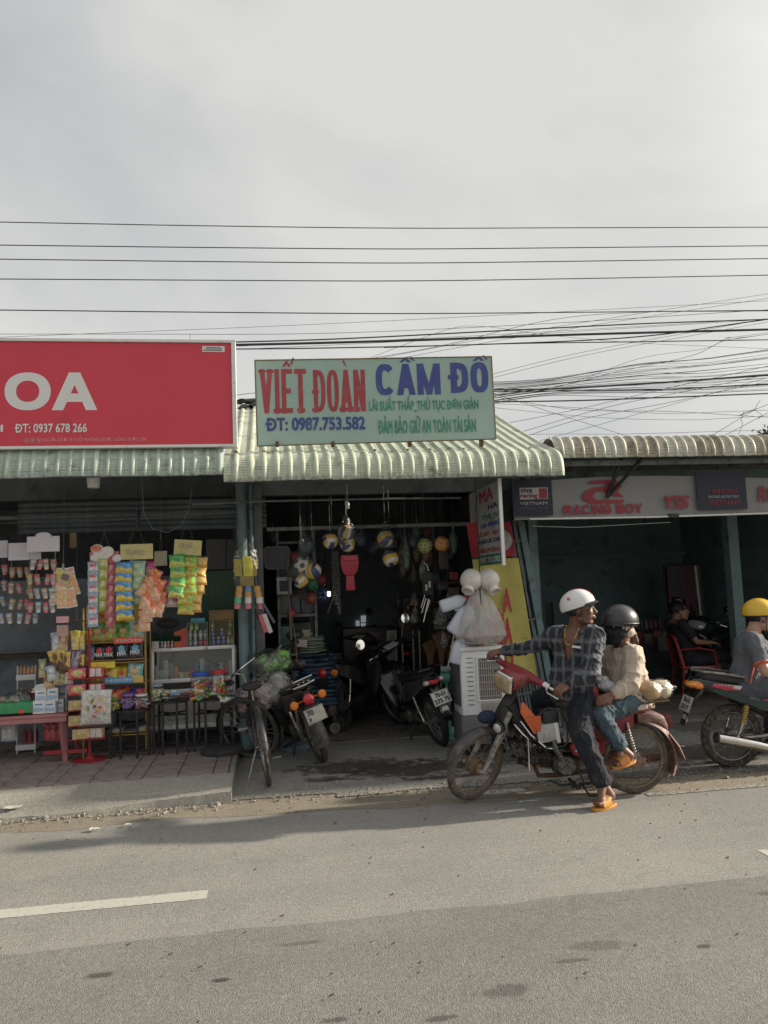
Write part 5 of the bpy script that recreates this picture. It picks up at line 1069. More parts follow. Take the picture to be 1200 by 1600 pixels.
def blob(g, name, m, vox=.007, parent=None, smooth=4, disp=0., dsc=9., cut=None, label=None, cat=None, seed=0, aniso=(1, 1, 1), group=None):
 me = bpy.data.meshes.new('t'); me.from_pydata([tuple(p) for p in g.v], [], g.f)
 o = bpy.data.objects.new('t', me); COL.objects.link(o)
 md = o.modifiers.new('r', 'REMESH'); md.mode = 'VOXEL'; md.voxel_size = vox
 if smooth: sm = o.modifiers.new('s', 'SMOOTH'); sm.iterations = smooth; sm.factor = .5
 bpy.context.view_layer.update(); m2 = bpy.data.meshes.new_from_object(o.evaluated_get(bpy.context.evaluated_depsgraph_get()))
 bpy.data.objects.remove(o); bpy.data.meshes.remove(me)
 b = bmesh.new(); b.from_mesh(m2)
 if disp:
  b.normal_update()
  for v in b.verts:
   p = V((v.co.x*aniso[0], v.co.y*aniso[1], v.co.z*aniso[2]))*dsc+V((seed*7.7, 0, 0))
   h = mnoise.noise(p)*.45 + ((1-min(1, abs(mnoise.noise(p*1.5))*3.0))**2)*.45-.12 + ((1-min(1, abs(mnoise.noise(p*3.4))*3.2))**2)*.17
   v.co += v.normal*(disp*h)
 if cut:
  dl = [f for f in b.faces if cut(f.calc_center_median())]; bmesh.ops.delete(b, geom=dl, context='FACES')
 im = wmat(parent).inverted() if parent else Mx()
 vs = [im @ v.co for v in b.verts]; lo = V((min(p[i] for p in vs) for i in range(3))); hi = V((max(p[i] for p in vs) for i in range(3)))
 loc = V(((lo.x+hi.x)/2, (lo.y+hi.y)/2, lo.z))
 for v, p in zip(b.verts, vs): v.co = p-loc
 b.to_mesh(m2); b.free(); m2.materials.clear(); m2.materials.append(m); m2.name = name
 m2.polygons.foreach_set('use_smooth', [True]*len(m2.polygons))
 o = bpy.data.objects.new(name, m2); COL.objects.link(o); o.parent = parent; o.location = loc
 return tag(o, label, cat, group)
def frame(f, up=(0, 0, 1)):
 F = V(f).normalized(); U = (V(up)-F*V(up).dot(F)).normalized(); return F, U, F.cross(U)          # forward, up, right
HS = 1.09
def head_prims(g0, c, F, U, Rr, neck):
 g = MB(); c = V(c); M = Mx((Rr, F, U)).transposed()
 P = lambda r_, f_, u_: c+Rr*r_+F*f_+U*u_
 g.ell(P(0, -.012, .035), (.076, .096, .088), 16, 10, M); g.ell(P(0, .035, -.03), (.061, .062, .078), 16, 10, M)
 g.ell(P(0, .062, -.088), (.030, .026, .022), 12, 8, M); cap(g, P(-.052, .0, -.06), .022, P(-.018, .062, -.092), .02); cap(g, P(.052, .0, -.06), .022, P(.018, .062, -.092), .02)
 cap(g, P(0, .090, .012), .010, P(0, .112, -.022), .0125); g.ell(P(0, .104, -.028), (.019, .013, .010), 10, 6, M)
 g.ell(P(0, .086, .030), (.050, .014, .011), 12, 6, M)
 for s_ in (-1, 1):
  g.ell(P(s_*.042, .070, -.018), (.021, .02, .019), 10, 6, M); g.ell(P(s_*.078, -.008, -.008), (.009, .019, .031), 10, 8, M)
 g.ell(P(0, .095, -.052), (.024, .012, .0075), 10, 6, M); g.ell(P(0, .093, -.064), (.021, .012, .008), 10, 6, M)
 g0.add([c+(p-c)*HS for p in g.v], g.f); cap(g0, c+(P(0, -.02, -.03)-c)*HS, .060, neck, .062)
def face_parts(par, c, F, U, Rr, eyes=True, lips=True, m_lip=None):
 c = V(c); M = Mx((Rr, F, U)).transposed(); P = lambda r_, f_, u_: c+(Rr*r_+F*f_+U*u_)*HS
 for s_ in (-1, 1):
  if eyes:
   g = MB(); g.ell(P(s_*.030, .0855, .010), (.0145, .0085, .0065), 12, 8, M); ey = g.build('eye', m_eye, par)
   g = MB(); g.ell(P(s_*.031, .0925, .010), (.006, .004, .006), 10, 6, M); g.build('iris', m_ink, ey)
   g = MB(); chain(g, P(s_*.044, .080, .014), .0035, P(s_*.030, .0935, .0185), .004, P(s_*.016, .090, .012), .003); g.build('eyelid', m_lid, ey)
  g = MB(); chain(g, P(s_*.052, .080, .030), .003, P(s_*.036, .0965, .036), .005, P(s_*.014, .100, .030), .0045); g.build('eyebrow', m_hair, par)
 if lips: g = MB(); g.ell(P(0, .1035, -.054), (.019, .006, .0045), 10, 6, M); g.ell(P(0, .101, -.063), (.016, .007, .005), 10, 6, M); g.build('lips', m_lip or m_lipm, par)
def helmet(par, c, F, U, Rr, m, tilt=8, visor=None, scale=1.0, name='helmet', stripe=None, strap=True, m_visor=None, low=-.28):
 F2 = (F*math.cos(R(tilt))+U*math.sin(R(tilt))); U2 = (U*math.cos(R(tilt))-F*math.sin(R(tilt))); M = Mx((Rr, F2, U2)).transposed(); k = scale*(1+(HS-1)*.45); cc = V(c)+U*.043-F*.014
 P = lambda r_, f_, u_: cc+Rr*r_*k+F2*f_*k+U2*u_*k
 def shell(rs, cut, thick=0): g = MB(); g.ell(cc, tuple(q*k for q in rs), 32, 14, M, cut); return g
 h = shell((.113, .136, .118), low).build(name, m, par)
 g = MB(); pts = [P(.1135*math.cos(t)*1.0*math.sqrt(1-low*low)+0, .137*math.sin(t)*math.sqrt(1-low*low), .118*low+.004) for t in [2*PI*i/40 for i in range(41)]]; g.tube(pts, .0055, 6); g.build('rim_trim', m_vinyl, h)
 g = MB(); g.ell(cc-U2*.004*k, (.106*k, .128*k, .105*k), 20, 8, M, -.3); g.build('liner', m_vinyl, h)
 if visor:
  g = MB()
  def vf(a, b_):
   t = R(28+124*a); r1 = 1.0+visor*.55*b_*math.sin(t)**1.5; return P(.114*math.cos(t)*r1, .135*math.sin(t)*r1, -.020-.018*b_+.006*math.sin(t)*2)
  g.grid(vf, 24, 5); g.grid(lambda a, b_: vf(a, b_)-U2*.004, 24, 5); g.build('visor', m_visor or m_vinyl, h)
 if stripe:
  g = MB()
  for w0, w1 in ((-.035, -.012), (-.004, .019)):
   g.grid(lambda a, b_: P((w0+(w1-w0)*b_), .1372*math.cos(R(18+95*a))*math.sqrt(1-((w0+(w1-w0)*b_)/.113)**2), .1192*math.sin(R(18+95*a))*math.sqrt(1-((w0+(w1-w0)*b_)/.113)**2)), 22, 3)
  g.build('stripe', stripe, h)
 if strap:
  g = MB()
  Pc = lambda r_, f_, u_: V(c)+(Rr*r_+F*f_+U*u_)*HS
  for s_ in (-1, 1):
   g.tube([Pc(s_*.088, .028, .03), Pc(s_*.083, .022, -.03), Pc(s_*.060, .035, -.085), Pc(s_*.02, .045, -.122), Pc(0, .045, -.126)], .0058, 6, flat=.5); g.tube([Pc(s_*.09, -.045, .01), Pc(s_*.084, .012, -.04)], .0055, 6)
  g.build('chin_strap', m_vinyl, h)
 return h
def hand_grip(g, wrist, G, ax, sgn=1, Rg=.030, over=True, thumb=1):
 wrist, G, ax = V(wrist), V(G), V(ax).normalized(); e1 = wrist-G; e1 = (e1-ax*e1.dot(ax)).normalized(); e2 = ax.cross(e1)
 if e2.z < 0: e2 = -e2
 pt = lambda o, th, r=Rg: G+ax*o+(e1*math.cos(R(th))+e2*math.sin(R(th)))*r
 for o in (-.028, -.009, .010, .028): cap(g, wrist+ax*o*.45, .021, pt(o, 55, .036), .0155)
 for k, o in enumerate((-.033, -.012, .010, .030)):
  r_ = .0098-.0006*(k == 3); L_ = (1, 1.08, 1.03, .88)[k] if thumb > 0 else (.88, 1.03, 1.08, 1)[k]
  chain(g, pt(o, 55, .038), r_+.001, pt(o, 105*L_, .034), r_, pt(o, 165*L_, .031), r_-.0005, pt(o, 225*L_, .029), r_-.001)
 o = -.040*thumb; chain(g, wrist.lerp(pt(o*.6, 10), .5), .016, pt(o*1.1, -25, .032), .013, pt(o*1.2, -85, .031), .0105, pt(o*.9, -140, .030), .0095)
def hand_rest(g, wrist, d, nrm, side=1, s_=1.0):
 wrist, d = V(wrist), V(d).normalized(); nrm = V(nrm); nrm = (nrm-d*nrm.dot(d)).normalized(); x = d.cross(nrm)*side
 for o in (-.026, -.009, .009, .025): cap(g, wrist+x*o*.5, .019*s_, wrist+d*.075*s_+x*o*s_, .0135*s_)
 for k, (o, l) in enumerate(((-.031, .065), (-.010, .078), (.011, .072), (.031, .055))):
  b_ = wrist+d*.078*s_+x*o*s_; chain(g, b_, .0098*s_, b_+(d*.5*l-nrm*.10*l+x*o*.1)*s_, .009*s_, b_+(d*.8*l-nrm*.42*l)*s_, .0083*s_, b_+(d*.88*l-nrm*.75*l)*s_, .0075*s_)
 chain(g, wrist+d*.018*s_-x*.018*s_, .015*s_, wrist+d*.05*s_-x*.048*s_-nrm*.008, .0115*s_, wrist+d*.078*s_-x*.052*s_-nrm*.02, .0098*s_, wrist+d*.10*s_-x*.045*s_-nrm*.028, .0085*s_)
def foot(g, ankle, heel, toe, up=(0, 0, 1)):
 ankle, heel, toe = V(ankle), V(heel), V(toe); d = (toe-heel).normalized(); U = V(up); x = d.cross(U).normalized(); U = x.cross(d).normalized(); Lf = (toe-heel).length
 chain(g, ankle, .036, heel+d*.03+U*.035, .034); chain(g, ankle-U*.01+d*.02, .034, heel+d*(Lf*.62)+U*.028, .028); chain(g, heel+d*.03+U*.026, .028, heel+d*(Lf*.68)+U*.02, .026)
 for s_ in (-1, 1): chain(g, heel+d*.05+U*.022+x*s_*.008, .022, heel+d*(Lf*.70)+U*.018+x*s_*.024, .019)
 for k, (o, l, r_) in enumerate(((-.036, .20, .013), (-.014, .22, .0105), (.004, .20, .010), (.021, .17, .0095), (.036, .13, .009))):
  b_ = heel+d*(Lf*(.70+(.0 if k < 3 else -.03)))+x*o+U*.016; chain(g, b_, r_*1.1, b_+d*(Lf*l)+U*-.002, r_)
def slipper(par, heel, toe, m, m_sole, up=(0, 0, 1), strap=(.42, .72), h=.062):
 heel, toe = V(heel), V(toe); d = (toe-heel).normalized(); U0 = V(up); x = d.cross(U0).normalized(); U = x.cross(d).normalized(); Lf = (toe-heel).length+.02; h0 = heel-d*.012
 out = []
 for i in range(36):
  t = 2*PI*i/36; q = .5-.5*math.cos(t); wv = .033+.014*math.sin(q*PI*.9+.2)**1*(q) + .003; out.append((q*Lf, math.sin(t)/max(.5, abs(math.sin(t))**.45)*wv*1.0 if False else math.copysign(abs(math.sin(t))**.55, math.sin(t))*wv))
 g = MB(); rings = []
 for z, k in ((-.022, .96), (-.018, 1), (-.004, 1), (0, .97)): rings.append([h0+d*(Lf/2+(a-Lf/2)*k)+x*(b_*k)+U*z for a, b_ in out])
 g.loft(rings); sl_ = g.build('slipper', m_sole, par)
 g = MB()
 for k in range(7):
  f_ = strap[0]+(strap[1]-strap[0])*k/6; c = h0+d*Lf*f_; wv = .050; hh = h*(1.05-.35*k/6)
  g.tube([c+x*wv*math.cos(t)+U*(hh*math.sin(t)**.7 if math.sin(t) > 0 else 0) for t in [PI*j/14 for j in range(15)]], .0062, 6)
 for j in range(1, 14):
  t = PI*j/14; pts = []
  for k in range(7):
   f_ = strap[0]+(strap[1]-strap[0])*k/6; pts.append(h0+d*Lf*f_+x*.050*math.cos(t)+U*(h*(1.05-.35*k/6))*math.sin(t)**.7)
  g.tube(pts, .0050, 5)
 g.build('woven_strap', m, sl_)
m_eye = mat('eye_white', (.55, .52, .48), .2, var=.02); m_lid = mat('dark_eyelid', (.05, .025, .018), .6); m_hair = mat('black_hair', (.012, .010, .009), .5, var=.3, sc=40, bump=.5, bsc=90)
m_lipm = mat('brown_lips', (.22, .09, .07), .45); m_skinD = mat('dark_brown_skin', (.175, .082, .052), .48, var=.16, sc=9, sss=.06, bump=.05, bsc=90)
m_skinM = mat('medium_brown_skin', (.30, .165, .11), .48, var=.12, sc=9, sss=.06); m_skinL = mat('light_brown_skin', (.42, .25, .175), .45, var=.1, sc=9, sss=.06)
m_plaid = stripes_mat('dark_faded_plaid_cloth', (.026, .030, .040), [('Z', 9, .7, (.18, .185, .195), .6), ('E', 9, .7, (.18, .185, .195), .6)], .9)
m_jean = mat('dusty_black_jeans', (.015, .018, .027), .92, var=.35, sc=5, bump=.6, bsc=70, dirt=.2, dcol=(.07, .066, .06))
m_denim = mat('worn_blue_denim', (.060, .095, .120), .9, var=.5, sc=7, bump=.5, bsc=40, dirt=.15, dcol=(.13, .16, .17))
m_beige = stripes_mat('beige_check_cotton', (.50, .425, .345), [('Z', 14, .4, (.40, .32, .26), .45), ('E', 14, .4, (.42, .34, .28), .4)], .9)
m_slip = mat('mustard_woven_slipper', (.62, .32, .04), .55, var=.2, sc=20); m_sole = mat('orange_sole', (.58, .26, .04), .7, var=.2, dirt=.25, dcol=(.3, .18, .08))
m_slip2 = mat('dusty_orange_slipper', (.52, .22, .05), .6, var=.25, sc=20, dirt=.25)
WM = wmat(mo); GL = WM @ ST @ V((.805, .385, .945)); GR = WM @ ST @ V((.805, -.385, .945)); GAX = (GL-GR).normalized()

# ---- the rider in plaid
def rider_one():
 nm = 'body'; J = lambda x, y, Y: at(x, y, Y)
 pel, hd = J(893, 1080, 5.88), J(906, 953, 5.83); nb = J(901, 981, 5.88); RS, LS = J(869, 992, 6.02), J(930, 992, 5.74)
 rt = (RS-LS).normalized(); spine = (nb-pel).normalized(); fw = rt.cross(spine)*-1
 if fw.y > 0: fw = -fw
 rt = spine.cross(fw).normalized()*(1 if spine.cross(fw).dot(rt) > 0 else -1)
 RE, RW = J(836, 1010, 6.16), GR+V((.075, .0, .045)); LE, LW = J(924, 1052, 5.60), GL+V((.065, .02, .055))
 LH, LK, LA = pel-rt*.09+V((0, 0, -.02)), J(908, 1146, 5.60), J(943, 1226, 5.59)
 RH, RK, RA = pel+rt*.09+V((0, 0, -.02)), J(846, 1092, 6.08), J(872, 1176, 6.10)
 LHe, LTo = V((J(959, 1244, 5.60).x, 5.60, .03)), V((J(925, 1258, 5.52).x, 5.50, .03)); RHe = RA+V((.05, 0, -.08)); RTo = RHe+V((-.23, 0, .0))
 F, U, Rr = frame((.86, -.50, .04))
 root = thing('person', 'man in dark plaid shirt and white helmet sitting on the old moped looking back', 'person', (LHe.x, LHe.y, 0))
 mid = pel.lerp(nb, .5); ch = pel.lerp(nb, .80)
 g = MB(); ringloft(g, [(pel-spine*.08, rt, fw, .10, .09), (pel, rt, fw, .155, .11), (mid, rt, fw, .14, .095), (ch, rt, fw, .165, .105), (nb-spine*.02, rt, fw, .10, .07), (nb+spine*.03, rt, fw, .055, .055)])
 chain(g, RS, .058, RE, .040, RW, .027); chain(g, LS, .058, LE, .042, LW, .028); cap(g, RS, .058, nb-spine*.02, .055); cap(g, LS, .058, nb-spine*.02, .055)
 head_prims(g, hd, F, U, Rr, nb-spine*.01); hand_grip(g, RW, GR, -GAX, thumb=1); hand_grip(g, LW, GL, GAX, thumb=1)
 chain(g, LH, .085, LK, .055, LA, .034); chain(g, RH, .085, RK, .055, RA, .034); foot(g, LA, LHe+V((0, 0, .01)), LTo+V((0, 0, .01))); foot(g, RA, RHe, RTo)
 # collar bones and chest muscles
 for s_ in (-1, 1): cap(g, nb-spine*.03+rt*s_*.03+fw*.05, .016, nb-spine*.015+rt*s_*.13+fw*.03, .014); g.ell(ch+rt*s_*.055+fw*.058-spine*.02, (.06, .04, .05), 12, 8)
 bd = blob(g, 'body', m_skinD, .0062, root, 3)
 face_parts(root, hd, F, U, Rr)
 g = MB(); M = Mx((Rr, F, U)).transposed(); g.ell(hd+U*.025-F*.028, (.083, .094, .092), 18, 10, M, -.75); g.build('hair', m_hair, root)
 h = helmet(root, hd, F, U, Rr, mat('white_helmet_shell', (.74, .73, .72), .25, var=.05, coat=.4), 14, .35, 1.0, stripe=mat('coral_red_stripe', (.70, .10, .08), .35))
 F2, U2 = F, U; pc = hd-Rr*-0 ; side = Rr if Rr.y < 0 else -Rr
 cc = hd+U*.04-F*.014; dd = MB(); q = (side*.95+F*-.15+U*.25).normalized(); dd.ell(cc+V((side*.108-F*.05+U*.055)), (.013, .013, .013), 12, 8); dd.build('round_mark', mat('pink_red_mark', (.62, .12, .16), .4), h)
 mk = mat('pale_pink_print2', (.62, .35, .40), .5)
 for k in range(4):
  g = MB(); pts = []
  for t in range(6):
   f_, u_ = -.06+.018*t*(1-.08*k), .024-.016*k+.004*t; r_ = .1135*math.sqrt(max(.05, 1-(f_/.137)**2-((u_)/.119)**2)); pts.append(cc+side*r_+F*f_+U*u_)
  g.tube(pts, .0022, 4); g.build('small_print', mk, h)
 # shirt
 g = MB(); ringloft(g, [(pel-spine*.10-V((0, 0, .0)), rt, fw, .16, .125), (pel+spine*.0, rt, fw, .178, .135), (mid, rt, fw, .168, .122), (ch-spine*.03, rt, fw, .182, .125), (ch+spine*.03, rt, fw, .17, .11), (nb-spine*.035, rt, fw, .125, .085), (nb+spine*.0, rt, fw, .070, .066)])
 chain(g, RS, .076, RE, .058, RE.lerp(RW, .86), .044); chain(g, LS, .078, LE, .064, LE.lerp(LW, .84), .047); cap(g, RS, .074, nb-spine*.03, .066); cap(g, LS, .076, nb-spine*.03, .066)
 def cutf(p):
  q = p-nb; d_ = q.dot(spine); l = q.dot(rt); f_ = q.dot(fw)
  if d_ > -.005 and abs(l) < .1: return True
  return f_ > .01 and -.26 < d_ <= 0 and abs(l+.008) < .078*(1+d_/.26)**.7+.004
 blob(g, 'shirt', m_plaid, .0072, root, 3, .030, 8., cutf, seed=1, aniso=(1, 1, .8))
 for s_, e, w_ in ((1, RE, RW), (-1, LE, LW)):
  g = MB(); a, b_ = e.lerp(w_, .80), e.lerp(w_, .90); g.tube([a, b_], [.049, .047], 16); g.build('cuff', m_plaid, root)
 # collar wings
 for s_ in (-1, 1):
  a = nb+rt*s_*.05-fw*.055+spine*.03; b_ = nb+rt*s_*.075+fw*.02+spine*.03; c = nb+rt*s_*.06+fw*.085-spine*.035; d = nb+rt*s_*.115+fw*.075-spine*.055
  g = MB(); g.grid(lambda u_, v_: (a.lerp(b_, u_*2) if u_ < .5 else b_.lerp(c, u_*2-1)).lerp((a if u_ < .2 else nb+rt*s_*.12+fw*(.0+.075*u_)-spine*(.02+.035*u_)), v_)+spine*.010*math.sin(PI*v_), 14, 6); g.build('collar', m_plaid, root)
 g = MB(); pk = ch-rt*.095+fw*.128-spine*.045; g.box((0, 0, 0), (.075, .006, .018), M=Mx.Translation(pk+fw*.012) @ Mx((rt, fw, spine)).transposed().to_4x4()); g.build('pocket_label', m_white, root)
 g = MB(); g.tube([nb+rt*(.062*math.cos(R(t)))-rt*.0+fw*(.045+.062*math.sin(R(t))**.8 if math.sin(R(t)) > 0 else .0)-spine*(-.015+.155*max(0, math.sin(R(t)))**1.4) for t in range(-20, 201, 10)], .0032, 6); g.build('necklace', mat('gold_chain', (.75, .52, .2), .25, metal=.9), root)
 # trousers
 g = MB(); ringloft(g, [(pel-spine*.02+V((0, 0, -.10)), rt, fw, .15, .11), (pel, rt, fw, .168, .125), (pel+spine*.10, rt, fw, .15, .11)])
 chain(g, LH, .112, LH.lerp(LK, .5), .102, LK, .088, LK.lerp(LA, .5), .076, LA+(LK-LA).normalized()*.03, .072); chain(g, RH, .108, RK, .086, RA+(RK-RA).normalized()*.04, .066)
 d_l = (LK-LA).normalized()
 blob(g, 'trousers', m_jean, .0080, root, 3, .026, 8., lambda p: (p-LA).dot(d_l) < -.0 and (p-LA).length < .12, seed=2, aniso=(1, 1, .5))
 g = MB();
 slipper(root, LHe+V((0, 0, -.006)), LTo+V((0, 0, -.006)), m_slip, m_sole); slipper(root, RHe, RTo, m_slip, m_sole)
 return pel
rider_one()

# ---- the passenger
def passenger():
 J = lambda x, y, Y: at(x, y, Y)
 pel, hd = J(984, 1088, 5.87), J(968, 979, 5.88); nb = J(972, 1010, 5.88); LS, RS = J(989, 1022, 5.74), J(955, 1022, 6.01)
 spine = (nb-pel).normalized(); rt = (RS-LS).normalized(); rt = (rt-spine*rt.dot(spine)).normalized(); fw = spine.cross(rt)
 if fw.x > 0: fw = -fw
 LE, LW = J(986, 1068, 5.67), J(956, 1086, 5.64); RE, RW = J(948, 1062, 6.02), J(940, 1080, 5.88)
 LH, LK, LA = pel-rt*.08, J(938, 1116, 5.66), J(972, 1170, 5.66); RH, RK, RA = pel+rt*.08, J(936, 1110, 6.06), J(965, 1168, 6.07)
 LHe, LTo = J(990, 1186, 5.66), J(956, 1197, 5.62); RHe, RTo = RA+V((.06, 0, -.08)), RA+V((-.14, 0, -.11))
 F, U, Rr = frame((-.95, -.28, -.05))
 root = thing('person', 'passenger in beige checked shirt, dark helmet and black mask on the moped', 'person', (pel.x, pel.y, 0))
 mid, ch = pel.lerp(nb, .5), pel.lerp(nb, .8)
 g = MB(); ringloft(g, [(pel-spine*.06, rt, fw, .1, .1), (pel, rt, fw, .15, .12), (mid, rt, fw, .12, .10), (ch, rt, fw, .14, .10), (nb, rt, fw, .06, .055)])
 chain(g, LS, .05, LE, .038, LW, .026); chain(g, RS, .05, RE, .038, RW, .026); cap(g, LS, .05, nb, .05); cap(g, RS, .05, nb, .05); head_prims(g, hd, F, U, Rr, nb)
 hand_rest(g, LW, (LW-LE).normalized()+V((0, 0, .1)), (-.1, -.8, .55), 1, .95); hand_rest(g, RW, (-.8, -.3, -.1), (0, -.6, .8), -1, .95)
 chain(g, LH, .085, LK, .052, LA, .033); chain(g, RH, .085, RK, .052, RA, .033); foot(g, LA, LHe, LTo, (-.1, -.1, 1)); foot(g, RA, RHe, RTo)
 blob(g, 'body', m_skinD, .0065, root, 3)
 face_parts(root, hd, F, U, Rr, lips=False); M = Mx((Rr, F, U)).transposed()
 g = MB(); g.ell(hd+F*.036-U*.038, (.092, .097, .074), 18, 10, M); g.ell(hd+F*.055-U*.088, (.066, .068, .054), 14, 8, M); g.ell(hd+F*.120-U*.03, (.034, .024, .036), 12, 8, M); chain(g, hd-U*.09+F*.03, .055, hd-U*.15+F*.04, .03)
 blob(g, 'face_mask', mat('black_mask_cloth', (.012, .014, .02), .85, bump=.3, bsc=20), .006, root, 4, .006, 16.)
 g = MB(); g.ell(hd+U*.012-F*.01, (.100, .112, .09), 20, 12, M); g.ell(hd-U*.045-F*.04, (.096, .083, .055), 16, 8, M)
 blob(g, 'head_cloth', mat('pale_head_cloth', (.48, .40, .33), .85, bump=.3, bsc=30), .006, root, 4, .006, 12., lambda p: (p-hd).dot(F) > .045 and (p-hd).dot(U) < .035)
 g = MB(); b0 = hd-F*.09-U*.04; chain(g, b0, .03, b0-F*.035-U*.04, .034, b0-F*.055-U*.10, .028, b0-F*.05-U*.16, .012); blob(g, 'ponytail', mat('brown_hair', (.05, .022, .014), .5, var=.4, sc=40, bump=.6, bsc=60), .006, root, 3, .006, 20., aniso=(1, 1, .3))
 helmet(root, hd, F, U, Rr, mat('matte_black_helmet', (.035, .038, .042), .36, var=.25, sc=5, coat=.25), 6, .14, 1.10, low=-.16)
 g = MB(); ringloft(g, [(pel-spine*.09, rt, fw, .175, .165), (pel+spine*.0, rt, fw, .185, .17), (mid, rt, fw, .165, .14), (ch, rt, fw, .165, .125), (nb-spine*.045, rt, fw, .125, .095), (nb+spine*.005, rt, fw, .068, .062)])
 chain(g, LS, .080, LE, .074, LE.lerp(LW, .80), .052); chain(g, RS, .075, RE, .068, RE.lerp(RW, .8), .048); cap(g, LS, .078, nb-spine*.05, .065); cap(g, RS, .075, nb-spine*.05, .065)
 bb_ = pel-fw*.02-spine*.10
 blob(g, 'shirt', m_beige, .0072, root, 3, .025, 8., lambda p: (p-nb).dot(spine) > -.002 and (p-nb).length < .085, seed=5, aniso=(1, 1, .55))
 for s_ in (-1, 1):
  g = MB(); a = nb+rt*s_*.03+fw*.07-spine*.01; b_ = nb+rt*s_*.075-fw*.03+spine*.012; g.grid(lambda u_, v_: a.lerp(b_, u_)+(rt*s_*.035-spine*.045+fw*.012*(1-u_))*v_, 8, 5); g.build('collar', m_beige, root)
 g = MB(); a = LE.lerp(LW, .86); g.tube([a, LE.lerp(LW, 1.02)], [.036, .034], 14); g.build('wristband', mat('dull_red_band', (.42, .05, .04), .7, bump=.3), root)
 g = MB(); ringloft(g, [(pel-spine*.10, rt, fw, .13, .12), (pel, rt, fw, .165, .145), (pel+spine*.08, rt, fw, .14, .12)])
 chain(g, LH, .10, LK, .074, LA+(LK-LA).normalized()*.03, .054); chain(g, RH, .10, RK, .072, RA+(RK-RA).normalized()*.03, .052)
 dl = (LK-LA).normalized(); blob(g, 'trousers', m_denim, .0075, root, 3, .022, 11., lambda p: (p-LA).dot(dl) < .0 and (p-LA).length < .1, seed=6)
 slipper(root, LHe-V((0, 0, .002)), LTo-V((0, 0, .002)), m_slip2, m_slip2, (-.1, -.1, 1)); slipper(root, RHe, RTo, m_slip2, m_slip2)
 return pel, fw, rt, spine, LW, RW
pp_, pfw, prt, psp, pLW, pRW = passenger()
g = MB(); c = at(948, 1072, 5.80); g.ell(c, (.075, .07, .045), 16, 10); g.ell(c+V((.05, -.02, -.02)), (.06, .05, .035), 14, 8); g.ell(c+V((-.02, 0, .04)), (.04, .04, .04), 12, 8)
blob(g, 'white_bag', mat('thin_white_plastic_bag', (.62, .62, .63), .4, bump=.4, bsc=25), .006, None, 2, .016, 14., label='crumpled white plastic bag resting on the lap of the moped passenger', cat='plastic bag', seed=3)
g = MB(); c = at(929, 1085, 5.74); g.ell(c, (.035, .02, .07), 12, 8); g.ell(c+V((-.03, 0, .04)), (.03, .02, .04), 12, 8); blob(g, 'red_cloth', mat('dull_red_cloth', (.30, .05, .035), .8, bump=.4), .006, None, 2, .01, 20., label='small dull red cloth tucked between the moped rider and his passenger', cat='cloth')
m_film = glass_mat('parcel_film', (.92, .92, .90), .12, .35)
m_bread = mat('brown_paper_parcel', (.42, .27, .14), .7, var=.3, sc=6, bump=.2, bsc=30)
for i, (px, py, Y, r_, lb) in enumerate(((1014, 1079, 5.72, (.088, .08, .078), 'brown round parcel in clear film tied behind the passenger, nearer to her back'), (1032, 1077, 5.90, (.088, .075, .074), 'paler round parcel in clear film tied behind the passenger, farther to the rear'))):
 c = at(px, py, Y); g = MB(); g.ell(c, r_, 18, 12); pa = blob(g, 'wrapped_parcel', m_bread if i == 0 else mat('cream_parcel', (.60, .52, .40), .7, var=.2, bump=.2, bsc=30), .008, None, 2, .008, 9., label=lb, cat='parcel', seed=i)
 g = MB(); g.ell(c, tuple(q*1.12 for q in r_), 18, 12); cap(g, c+V((.07, 0, .0)), .03, c+V((.125, 0, .01)), .012); fm = blob(g, 'plastic_wrap', m_film, .008, None, 2, .014, 14., seed=i+4); fm.parent = pa; fm.location = fm.location-pa.location

